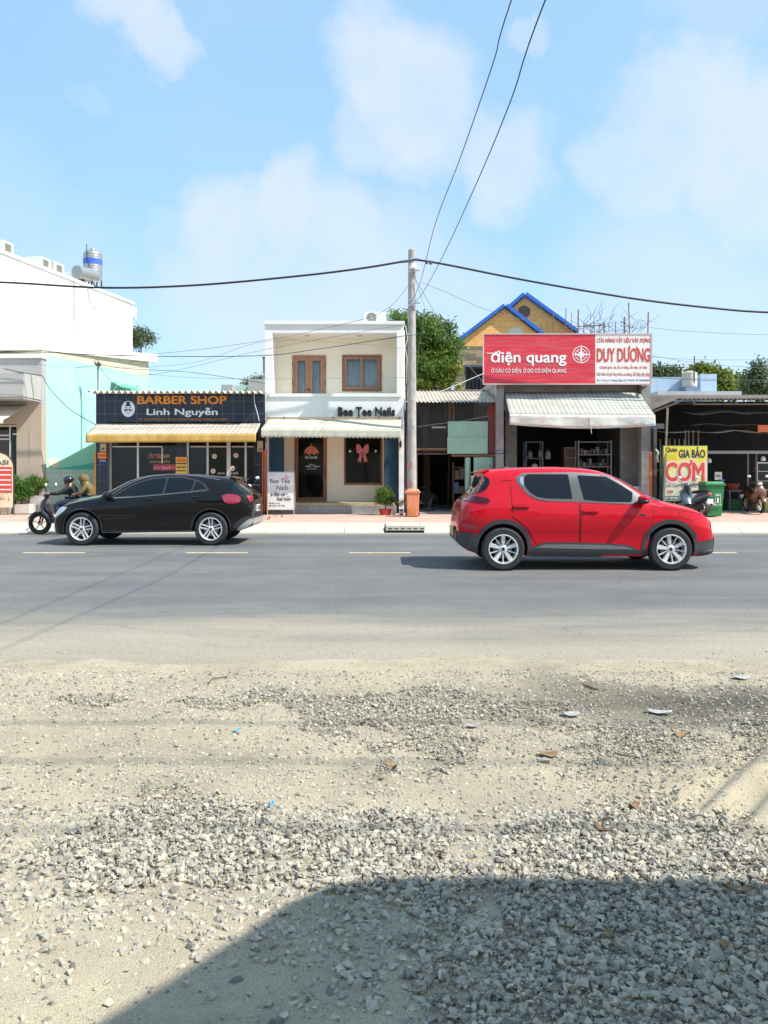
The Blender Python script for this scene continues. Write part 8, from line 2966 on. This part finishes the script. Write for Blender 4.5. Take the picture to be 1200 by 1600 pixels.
# ---- black hatchback-like crossover, facing left
blackp = M('black_paint', (.006, .005, .006), rough=.4, var=.05, coat=.8, spec=.05)
BLK = dict(
    top=[(-.84, .42), (-.835, .60), (-.83, .80), (-.815, .95), (-.79, 1.05), (-.73, 1.11), (-.66, 1.16), (-.46, 1.34), (-.44, 1.40), (-.36, 1.415), (0, 1.45), (.5, 1.488), (.9, 1.497), (1.3, 1.475), (1.62, 1.42), (1.75, 1.375), (2.36, 1.08), (2.46, 1.05), (2.8, .995), (3.05, .94), (3.24, .86), (3.345, .73), (3.395, .56), (3.40, .36)],
    sh=[(-.84, .56), (-.80, .88), (-.7, 1.03), (-.3, 1.11), (.2, 1.11), (1, 1.055), (2.2, .965), (2.6, .935), (2.9, .88), (3.15, .79), (3.32, .63), (3.40, .42)],
    w=[(-.84, .66), (-.82, .75), (-.74, .82), (-.58, .87), (-.2, .897), (.5, .902), (2.6, .90), (2.9, .88), (3.12, .82), (3.28, .73), (3.37, .62), (3.40, .54)],
    wr=[(-.84, .56), (-.6, .62), (-.3, .66), (.3, .69), (1.5, .67), (2.2, .67), (2.5, .66), (3.1, .58), (3.40, .42)],
    bot=[(-.84, .42), (-.7, .34), (-.4, .29), (0, .28), (2.6, .26), (3.15, .22), (3.40, .26)],
    p=[(-.84, 2.8), (-.6, 4.5), (-.4, 6), (.3, 6.5), (1.5, 6.5), (2.1, 5), (2.45, 2.8), (2.7, 2.4), (3.40, 2.4)],
    side=[(0, .89), (.07, .95), (.2, .952), (.34, .952), (.52, .978), (.72, .996), (.77, 1.0), (.82, .982), (.93, .966), (1, .94)],
    axles=(0.0, 2.69), R=.345, arch=.395, wy=.90)
bc = Car('black_crossover', 'black crossover car with twin spoke wheels driving left past the barber shop', BLK, blackp)


def bz(zx, zy, sc_=74.0):
    px, py = 50 + zx / 3.158, 720 + zy / 3.158
    X_ = (px - 600) / sc_
    return (-3.608 - X_, CAMZ - (py - HOR) / sc_)


def bzl(l_, sc_=74.0): return [bz(a, b_, sc_) for a, b_ in l_]


for poly in (bzl([(418, 176), (468, 143), (535, 108), (598, 92), (668, 86), (655, 160), (540, 170)]), bzl([(678, 86), (738, 84), (808, 98), (793, 147), (667, 159)]), bzl([(818, 100), (848, 116), (868, 138), (803, 146)])):
    bc.both('side_window', poly, car_glass, off=.007, rad=.02)
bc.both('window_surround', bzl([(405, 182), (440, 150), (520, 106), (600, 84), (740, 77), (820, 94), (862, 116), (885, 145), (790, 154), (600, 174)]), black_plastic, off=.0035, rad=.02)
for sg_ in (-1, 1):
    mb = bc.line(bzl([(418, 184), (540, 177), (660, 167), (800, 154), (874, 147)]), .016, .008, sg_)
    mb.build('chrome_strip', chrome, bc.t)
    mb = bc.line(bzl([(340, 352), (450, 352), (620, 349), (795, 345)], 75), .012, .018, sg_)
    mb.build('chrome_strip', M('dull_chrome', (.35, .35, .36), rough=.3, metal=.9), bc.t)
    mb = bc.line(bzl([(425, 165), (470, 132), (540, 97), (600, 78), (680, 70), (760, 71), (850, 80), (940, 96)], 73), .012, .010, sg_)
    mb.build('roof_rail', M('rail_silver', (.5, .5, .52), rough=.3, metal=.8), bc.t)
for poly in (bzl([(408, 190), (540, 183), (652, 173), (650, 346), (345, 340), (352, 300), (372, 230)], 74.5), bzl([(660, 172), (792, 160), (806, 200), (815, 230), (800, 262), (787, 300), (783, 343), (658, 346)], 74.5)):
    for sg_ in (-1, 1):
        bc.patch('door', poly, blackp, off=.0045, sg_=sg_, rad=.03)
        m_ = [Vector(p) for p in poly]
        c_ = sum(m_, Vector((0, 0))) / len(m_)
        bc.patch('door_seam', [tuple(p + (p - c_).normalized() * .012) for p in m_], seamm, off=.0015, sg_=sg_, rad=.03)
bc.patch('windscreen', [(1.72, -.60), (1.72, .60), (2.0, .66), (2.30, .72), (2.36, .5), (2.38, 0), (2.36, -.5), (2.30, -.72), (2.0, -.66)], car_glass, off=.006, mode='top', rad=.05)
bc.patch('rear_window', [(-.72, -.60), (-.47, -.54), (-.47, .54), (-.72, .60)], car_glass, off=.006, mode='top', rad=.04, step=.03)
bc.both('rear_side_window', [(-.72, 1.10), (-.50, 1.11), (-.38, 1.20), (-.36, 1.31), (-.42, 1.34), (-.46, 1.33)], car_glass, off=.006, rad=.01, step=.03)
MB().grid(lambda u_, v_: Vector((-.54 + .20 * v_, -.58 + 1.16 * u_, 1.375 + .045 * v_ - .02 * (2 * u_ - 1) ** 2)), 12, 4, .025).build('spoiler', blackp, bc.t, smooth=2)
bc.both('sill_cladding', [(.42, .285), (.43, .34), (2.27, .33), (2.28, .27)], clad, off=.012, rad=.01)
for ax in BLK['axles']:
    ring = []
    cz_ = BLK['R'] + .01
    for a_ in np.linspace(-14, 194, 36): ring.append((ax + .425 * math.cos(math.radians(a_)), cz_ + .425 * math.sin(math.radians(a_))))
    for a_ in np.linspace(194, -14, 36): ring.append((ax + .396 * math.cos(math.radians(a_)), cz_ + .396 * math.sin(math.radians(a_))))
    bc.both('wheel_arch', ring, black_plastic, off=.010, rad=0)
bc.both('tail_lamp', bzl([(952, 168), (990, 161), (1030, 168), (1046, 178), (1044, 202), (1000, 210), (970, 203)], 73.2), lampred, off=.010, rad=.05, step=.03)
bc.patch('tail_lamp', [(.42, .92), (.76, .90), (.78, 1.03), (.44, 1.03)], lampred, off=.012, mode='rear', rad=.02, step=.03)
bc.patch('tail_lamp', [(-.42, .92), (-.76, .90), (-.78, 1.03), (-.44, 1.03)], lampred, off=.012, mode='rear', rad=.02, step=.03)
bc.both('head_lamp', [(3.00, .80), (3.14, .80), (3.26, .72), (3.34, .60), (3.29, .58), (3.18, .64), (3.07, .72)], lampclear, off=.008, rad=.012, step=.03)
bc.patch('head_lamp', [(-.66, .62), (-.48, .62), (-.48, .70), (-.64, .75)], lampclear, off=.010, mode='front', rad=.012, step=.03)
bc.patch('head_lamp', [(.66, .62), (.48, .62), (.48, .70), (.64, .75)], lampclear, off=.010, mode='front', rad=.012, step=.03)
bc.patch('grille', [(-.42, .50), (.42, .50), (.46, .70), (-.46, .70)], black_plastic, off=.008, mode='front', rad=.03)
silv = M('skid_silver', (.48, .49, .50), rough=.35, metal=.6)
bc.both('rear_skid', [(-.835, .46), (-.835, .57), (-.76, .54), (-.64, .44), (-.52, .33), (-.58, .31), (-.74, .38)], silv, off=.014, rad=.02)
bc.patch('rear_skid', [(-.66, .43), (.66, .43), (.66, .55), (-.66, .55)], silv, off=.014, mode='rear', rad=.02)
bc.both('rear_bumper', [(-.83, .61), (-.76, .62), (-.60, .55), (-.46, .42), (-.44, .31), (-.54, .36), (-.70, .50), (-.83, .59)], black_plastic, off=.010, rad=.01)
pl_ = MB().box(-.858, -.83, -.20, .20, .68, .82).build('number_plate', white_pl, bc.t, bevel=.004)
me_ = text_mesh('51G 712.08', .002)
me_.transform(Matrix.Translation((0, 0, 0)))
a_ = np.zeros(len(me_.vertices) * 3)
me_.vertices.foreach_get('co', a_)
a_ = a_.reshape(-1, 3)
lo, hi = a_.min(0), a_.max(0)
o__ = np.zeros_like(a_)
o__[:, 1] = .17 - (a_[:, 0] - lo[0]) / (hi[0] - lo[0]) * .34
o__[:, 2] = .70 + (a_[:, 1] - lo[1]) / (hi[1] - lo[1]) * .10
o__[:, 0] = -.8585 - (a_[:, 2] - lo[2]) / (hi[2] - lo[2]) * .003
me_.vertices.foreach_set('co', o__.ravel())
me_.materials.clear()
me_.update()
link_mesh(me_, 'lettering', txt_black, pl_)
for sg_ in (-1, 1):
    for a0, a1, b0, b1 in ((560, 600, 186, 191), (789, 827, 176, 182)):
        p, q = bz(a0, b1, 74.8), bz(a1, b0, 74.8)
        bc.box_on('door_handle', q[0], p[0], p[1], q[1] + .004, M('handle_black', (.05, .05, .055), rough=.25, metal=.6), out=.035, sg_=sg_, bev=.008)
    hb, _ = bc.cast(2.15, 1.0, 'side', sg_)
    m = MB()
    m.ball((2.14, sg_ * (abs(hb.y) + .14), 1.04), (.085, .12, .085), 16, 10)
    m.bar((2.17, sg_ * (abs(hb.y) - .03), .97), (2.15, sg_ * (abs(hb.y) + .10), 1.0), .06, .04)
    m.build('wing_mirror', blackp, bc.t, smooth=2)
    mb = bc.line([(2.42, .985), (2.8, .945), (3.0, .90), (3.18, .82)], .006, .0, sg_)
    mb.build('panel_seam', seamm, bc.t)
for sg_ in (-1, 1):
    for ax in BLK['axles']:
        wheel(bc.t, (ax, sg_ * .80, .345), .345, .235, .215, sg_, 'twin', math.pi / 2 + (.0 if ax == 0 else .12))
bc.t.rotation_euler = (0, 0, math.pi)
bc.t.location = (-3.608, 16.0 + .90, 0.002)

# ================================================================ SCOOTERS
def scooter(label, paint, loc, rot, group, mirrors=True, plate=True, colour2=None):
    t = thing('scooter', label, 'scooter', (0, 0, 0), group)
    seat_m = M('seat_black', (.025, .025, .025), rough=.6)
    for ax in (0.0, 1.24):
        wheel(t, (ax, 0, .275), .275, .19, .09, -1, 'moto', .3)
    mb = MB()
    for s_ in (-1, 1):
        mb.tube([(1.24, s_ * .075, .275), (1.16, s_ * .07, .50), (1.07, s_ * .05, .74)], .022, 8)
    mb.build('fork', darkmetal, t, smooth=True)
    fd = []
    MB().grid(lambda u_, v_: Vector((1.24 + .305 * math.cos(math.radians(20 + 130 * u_)), -.06 + .12 * v_, .275 + .305 * math.sin(math.radians(20 + 130 * u_)) - .02 * (2 * v_ - 1) ** 2)), 16, 4, .006).build('front_fender', paint, t, smooth=2)
    MB().grid(lambda u_, v_: Vector((.30 * math.cos(math.radians(60 + 140 * u_)), -.07 + .14 * v_, .275 + .32 * math.sin(math.radians(60 + 140 * u_)) - .02 * (2 * v_ - 1) ** 2)), 12, 4, .006).build('rear_fender', black_plastic, t, smooth=2)
    # leg shield, nose cone, step floor, rear cover
    MB().tube([(1.05, 0, .90), (1.12, 0, .80), (1.13, 0, .66), (1.05, 0, .50), (.93, 0, .36)], [.10, .15, .19, .17, .12], 16, ell=(.42, 1.15)).build('leg_shield', paint, t, smooth=2)
    MB().box(.45, .98, -.14, .14, .28, .36).build('floor', black_plastic, t, bevel=.02)
    MB().tube([(.55, 0, .42), (.35, 0, .56), (.10, 0, .64), (-.18, 0, .70), (-.34, 0, .74)], [.14, .17, .18, .14, .06], 16, ell=(.85, .9)).build('body_cover', paint, t, smooth=2)
    MB().tube([(.66, 0, .735), (.50, 0, .765), (.20, 0, .79), (-.10, 0, .83), (-.32, 0, .83)], [.06, .12, .14, .125, .06], 14, ell=(.42, 1.0)).build('seat', seat_m, t, smooth=2)
    MB().tube([(.45, 0, .33), (.15, .05, .30), (-.05, .09, .30)], [.10, .10, .06], 10).build('engine', darkmetal, t, smooth=2)
    MB().tube([(.20, -.15, .28), (-.05, -.16, .33), (-.33, -.16, .42)], [.035, .055, .045], 12).build('exhaust', M('exhaust_steel', (.3, .3, .3), rough=.4, metal=.8), t, smooth=2)
    h_ = MB().tube([(.93, -.34, .985), (.97, -.18, 1.0), (1.02, 0, .97), (.97, .18, 1.0), (.93, .34, .985)], .016, 8)
    hb = h_.build('handlebar', darkmetal, t, smooth=2)
    mb = MB()
    for s_ in (-1, 1):
        mb.tube([(.955, s_ * .24, .993), (.925, s_ * .36, .983)], .022, 10)
        mb.tube([(.99, s_ * .20, 1.0), (1.0, s_ * .34, 1.0)], .008, 6)
    mb.build('grip', black_rubber, hb)
    MB().ball((1.06, 0, .97), (.09, .13, .085), 16, 10).build('handlebar_cover', paint, t, smooth=True)
    MB().ball((1.125, 0, .965), (.045, .085, .055), 14, 8).build('headlight', lampclear, t, smooth=True)
    for s_ in (-1, 1):
        MB().ball((1.14, s_ * .13, .74), (.04, .04, .05), 10, 6).build('indicator', M('lamp_amber', (.7, .3, .05), rough=.2), t, smooth=True)
        if mirrors:
            m_ = MB().tube([(.98, s_ * .18, 1.0), (.99, s_ * .23, 1.10), (.97, s_ * .27, 1.19)], .008, 6).build('mirror_stem', darkmetal, t)
            MB().ball((.965, s_ * .285, 1.22), (.018, .065, .045), 12, 8).build('mirror', lampclear, m_, smooth=True)
    MB().ball((-.36, 0, .72), (.04, .09, .05), 12, 8).build('tail_lamp', lampred, t, smooth=True)
    if plate: MB().box(-.42, -.41, -.095, .095, .44, .58).build('number_plate', white_pl, t, bevel=.003)
    MB().bar((.35, .08, .28), (.33, .22, .01), .02).build('side_stand', darkmetal, t)
    t.location = loc
    t.rotation_euler = (0, 0, rot)
    return t


def skin(name, pts, edges, rad, mat, parent, root=0, sub=2):
    me = bpy.data.meshes.new(name)
    me.from_pydata([tuple(p) for p in pts], edges, [])
    ob = bpy.data.objects.new(name, me)
    COL.objects.link(ob)
    ob.modifiers.new('skin', 'SKIN')
    for i, r_ in enumerate(rad):
        sv = me.skin_vertices[0].data[i]
        sv.radius = (r_, r_) if not isinstance(r_, tuple) else r_
        sv.use_root = (i == root)
    ss_ = ob.modifiers.new('sub', 'SUBSURF')
    ss_.levels = sub
    ss_.render_levels = sub
    bpy.context.view_layer.update()
    m2 = bpy.data.meshes.new_from_object(ob.evaluated_get(bpy.context.evaluated_depsgraph_get()))
    bpy.data.objects.remove(ob)
    m2.name = name
    m2.materials.clear()
    return link_mesh(m2, name, mat, parent, smooth=True, off=False)


skin_m = M('skin_tan', (.42, .24, .15), rough=.55, var=.06, vs=12)


def rider(label, hip, sho, head, hands, knees, feet, jacket, trousers, hat, shoe):
    """seated figure; forward is +x. hands/knees/feet are (x, y, z) for the +y side and mirrored unless two are given"""
    t = thing('person', label, 'person', (0, 0, 0))
    two = lambda p: (p if isinstance(p[0], tuple) else (p, (p[0], -p[1], p[2])))
    H, K_, Ft = two(hands), two(knees), two(feet)
    hip, sho, head = Vector(hip), Vector(sho), Vector(head)
    mid = hip.lerp(sho, .5) + Vector((-.03, 0, 0))
    neck = sho + Vector((.03, 0, .07))
    pts = [hip, mid, sho, neck, head + Vector((-.01, 0, -.05)), head + Vector((0, 0, .06))]
    rad = [(.125, .10), (.115, .09), (.13, .085), .05, .085, .075]
    ed = [(0, 1), (1, 2), (2, 3), (3, 4), (4, 5)]
    # nose and chin
    pts += [head + Vector((.085, 0, -.085)), head + Vector((.075, 0, -.02))]
    rad += [.035, .045]
    ed += [(4, 6), (4, 7)]
    jp, jr, je = [hip + Vector((0, 0, .02)), mid, sho, sho + Vector((.02, 0, .055))], [(.15, .125), (.145, .115), (.155, .11), .075], [(0, 1), (1, 2), (2, 3)]
    tp, tr_, te = [hip], [(.14, .12)], []
    for i, s_ in enumerate((1, -1)):
        h_ = Vector(H[i])
        s0 = sho + Vector((0, s_ * .15, -.02))
        el = s0.lerp(h_, .48) + Vector((-.02, s_ * .05, -.075))
        wr = h_ + (el - h_).normalized() * .05
        b0 = len(pts)
        pts += [s0, el, wr, h_]
        rad += [.05, .038, .026, .032]
        ed += [(2, b0), (b0, b0 + 1), (b0 + 1, b0 + 2), (b0 + 2, b0 + 3)]
        # five fingers closing round the grip
        d_ = (h_ - el).normalized()
        for j in range(4):
            off_ = Vector((0, s_ * (.030 - .020 * j), .0))
            L_ = (.040, .046, .043, .034)[j]
            k0 = len(pts)
            pts += [h_ + d_ * .028 + off_, h_ + d_ * (.03 + L_ * .55) + off_ + Vector((0, 0, -.012)), h_ + d_ * (.03 + L_ * .35) + off_ + Vector((0, 0, -.038))]
            rad += [.0095, .009, .008]
            ed += [(b0 + 3, k0), (k0, k0 + 1), (k0 + 1, k0 + 2)]
        k0 = len(pts)
        pts += [h_ + Vector((.0, -s_ * .035, -.012)), h_ + d_ * .03 + Vector((0, -s_ * .05, -.03))]
        rad += [.012, .010]
        ed += [(b0 + 3, k0), (k0, k0 + 1)]
        j0 = len(jp)
        jp += [s0, el, wr]
        jr += [.066, .052, .040]
        je += [(2, j0), (j0, j0 + 1), (j0 + 1, j0 + 2)]
        kn, ft = Vector(K_[i]), Vector(Ft[i])
        hj = hip + Vector((.02, s_ * .09, -.02))
        b0 = len(pts)
        pts += [hj, kn, ft + Vector((0, 0, .05)), ft + Vector((.11, 0, .01))]
        rad += [.08, .055, .035, .03]
        ed += [(0, b0), (b0, b0 + 1), (b0 + 1, b0 + 2), (b0 + 2, b0 + 3)]
        t0_ = len(tp)
        tp += [hj, kn, ft + Vector((0, 0, .07))]
        tr_ += [.095, .070, .055]
        te += [(0, t0_), (t0_, t0_ + 1), (t0_ + 1, t0_ + 2)]
    body = skin('body', pts, ed, rad, skin_m, t)
    skin('jacket', jp, je, jr, jacket, t)
    skin('trousers', tp, te, tr_, trousers, t)
    mb = MB()
    for i in range(2):
        ft = Vector(Ft[i])
        mb.tube([ft + Vector((-.06, 0, .0)), ft + Vector((.04, 0, .005)), ft + Vector((.16, 0, -.01))], [.045, .048, .035], 10, ell=(.8, 1))
    mb.build('shoe', shoe, t, smooth=2, off=False)
    mb = MB()
    for s_ in (-1, 1):
        mb.ball(head + Vector((.082, s_ * .032, .01)), (.008, .014, .008), 8, 6)
    mb.build('eye', black_plastic, t, off=False)
    mb = MB()
    for s_ in (-1, 1):
        mb.ball(head + Vector((-.005, s_ * .088, -.02)), (.02, .008, .032), 8, 6)
    mb.build('ear', skin_m, t, smooth=True, off=False)
    return t


glossk = M('helmet_black', (.012, .012, .014), rough=.15, coat=1.0)
jk1 = M('jacket_black', (.018, .018, .021), rough=.8, var=.3, vs=14, bump=.6, bs=12)
jk2 = M('jacket_olive', (.16, .115, .045), rough=.85, var=.2, vs=8, bump=.8, bs=10)
tr1 = M('jeans_navy', (.02, .03, .07), rough=.85)
LOCB, ROTB = (-7.19, 18.85, 0.002), math.pi
sc1 = scooter('dark scooter carrying two riders, half hidden by the front of the black car', M('scooter_dark', (.03, .035, .05), rough=.3, coat=.8), LOCB, ROTB, 'scooters')
r1_ = rider('rider in a black jacket and black helmet steering the scooter, glancing at the camera', (.42, 0, .84), (.46, 0, 1.17), (.56, 0, 1.31), (.93, .30, 1.01), (.78, .16, .74), (.72, .17, .40), jk1, tr1, None, black_rubber)
hd = Vector((.56, 0, 1.31))
he = MB().ball(hd + Vector((-.015, 0, .03)), (.135, .118, .115), 20, 14)
he.v = [(x_, y_, max(z_, hd.z - .045 + .0 * x_)) for x_, y_, z_ in he.v]
he = he.build('helmet', glossk, r1_, smooth=2, off=False)
MB().grid(lambda u_, v_: Vector((hd.x + .08 + .09 * v_ - .05 * (2 * u_ - 1) ** 2, -.09 + .18 * u_, hd.z + .055 - .01 * v_)), 10, 3, .006).build('helmet_peak', glossk, he, smooth=2, off=False)
MB().tube([hd + Vector((.0, -.10, -.03)), hd + Vector((.03, -.06, -.13)), hd + Vector((.03, .06, -.13)), hd + Vector((0, .10, -.03))], .007, 6).build('chin_strap', black_rubber, he, off=False)
r2_ = rider('pillion rider in an olive hooded jacket, cap and white face mask', (.02, 0, .88), (.06, 0, 1.20), (.18, 0, 1.34), (.34, .17, .98), (.42, .22, .80), (.30, .22, .42), jk2, tr1, None, black_rubber)
hd = Vector((.18, 0, 1.34))
ho = MB()
ho.ball(hd + Vector((-.02, 0, .015)), (.125, .115, .135), 20, 14)
ho.tube([hd + Vector((-.03, 0, -.05)), hd + Vector((-.05, 0, -.14)), hd + Vector((-.08, 0, -.19))], [.105, .10, .12], 14)
ho = ho.build('hood', jk2, r2_, smooth=2, off=False)
MB().grid(lambda u_, v_: Vector((hd.x + .08 + .10 * v_ - .05 * (2 * u_ - 1) ** 2, -.08 + .16 * u_, hd.z + .055 - .01 * v_)), 10, 3, .008).build('cap_peak', black_plastic, ho, smooth=2, off=False)
MB().ball(hd + Vector((.055, 0, -.045)), (.062, .072, .055), 14, 10).build('face_mask', M('mask_white', (.72, .74, .76), rough=.8), r2_, smooth=True, off=False)
for r__ in (r1_, r2_):
    r__.location = LOCB
    r__.rotation_euler = (0, 0, ROTB)

scooter('blue grey scooter parked before the rice sign, its tail toward the road', M('scooter_blue', (.06, .09, .13), rough=.3, coat=.8), (GX(1094, 24.0), 23.75, SWZ), math.radians(95), 'scooters')
scooter('orange brown scooter parked in the eatery at the right edge of the picture', M('scooter_brown', (.16, .06, .03), rough=.35, coat=.8), (GX(1197, 25.3), 26.6, SWZ + .036), math.radians(-96), 'scooters')
scooter('black scooter parked by the barber shop, only its mirror showing over the black car', M('scooter_black', (.02, .02, .022), rough=.3, coat=.8), (GX(381, 24.6), 24.9, SWZ), math.radians(-75), 'scooters')
# scooter reflected-looking bike inside the salon door and old bicycle in the shed
t_ = thing('bicycle', 'old bicycle with curved handlebars in the dark mouth of the tin shed', 'bicycle', (0, 0, 0))
mb = MB()
R_ = .31
for ax in (0, 1.02):
    w_ = thing('wheel', None, None, (0, 0, 0))
    w_.parent = t_
    MB().tube([(ax + R_ * math.cos(a_), 0, R_ + .01 + R_ * math.sin(a_)) for a_ in np.linspace(0, 2 * math.pi, 33)], .016, 6, caps=False).build('tyre', black_rubber, w_)
    m2 = MB()
    for k in range(14):
        a_ = k * math.pi / 7
        m2.tube([(ax, 0, R_ + .01), (ax + (R_ - .02) * math.cos(a_), 0, R_ + .01 + (R_ - .02) * math.sin(a_))], .002, 4)
    m2.build('spokes', steel, w_)
fr_m = M('bike_frame', (.10, .10, .12), rough=.5, metal=.4)
mb.tube([(0, 0, .32), (.42, 0, .28), (.86, 0, .72), (.90, 0, .80)], .018, 8)
mb.tube([(0, 0, .32), (.33, 0, .70), (.42, 0, .28)], .014, 8)
mb.tube([(.34, 0, .66), (.86, 0, .74)], .016, 8)
mb.tube([(1.02, 0, .32), (.92, 0, .68), (.88, 0, .88)], .016, 8)
mb.build('frame', fr_m, t_)
MB().tube([(.78, -.26, 1.0), (.92, -.2, 1.02), (.90, 0, .90), (.92, .2, 1.02), (.78, .26, 1.0)], .012, 8).build('handlebar', steel, t_, smooth=True)
MB().tube([(.20, 0, .84), (.32, 0, .85), (.45, 0, .83)], [.09, .06, .02], 10, ell=(.35, 1)).build('saddle', black_rubber, t_, smooth=True)
bk = MB()
bk.box(.98, 1.24, -.15, .15, .62, .64)
for k in range(8):
    for s_ in (-.15, .15): bk.box(.985 + k * .034, .99 + k * .034, s_ - .003, s_ + .003, .642, .82)
for z_ in (.70, .76, .82):
    for s_ in (-.155, .155): bk.bar((.98, s_, z_), (1.24, s_, z_), .008)
bk.build('basket', steel, t_)
t_.location = (GX(668, 26.2) + .15, 26.9, SWZ + .032)
t_.rotation_euler = (0, 0, math.radians(215))
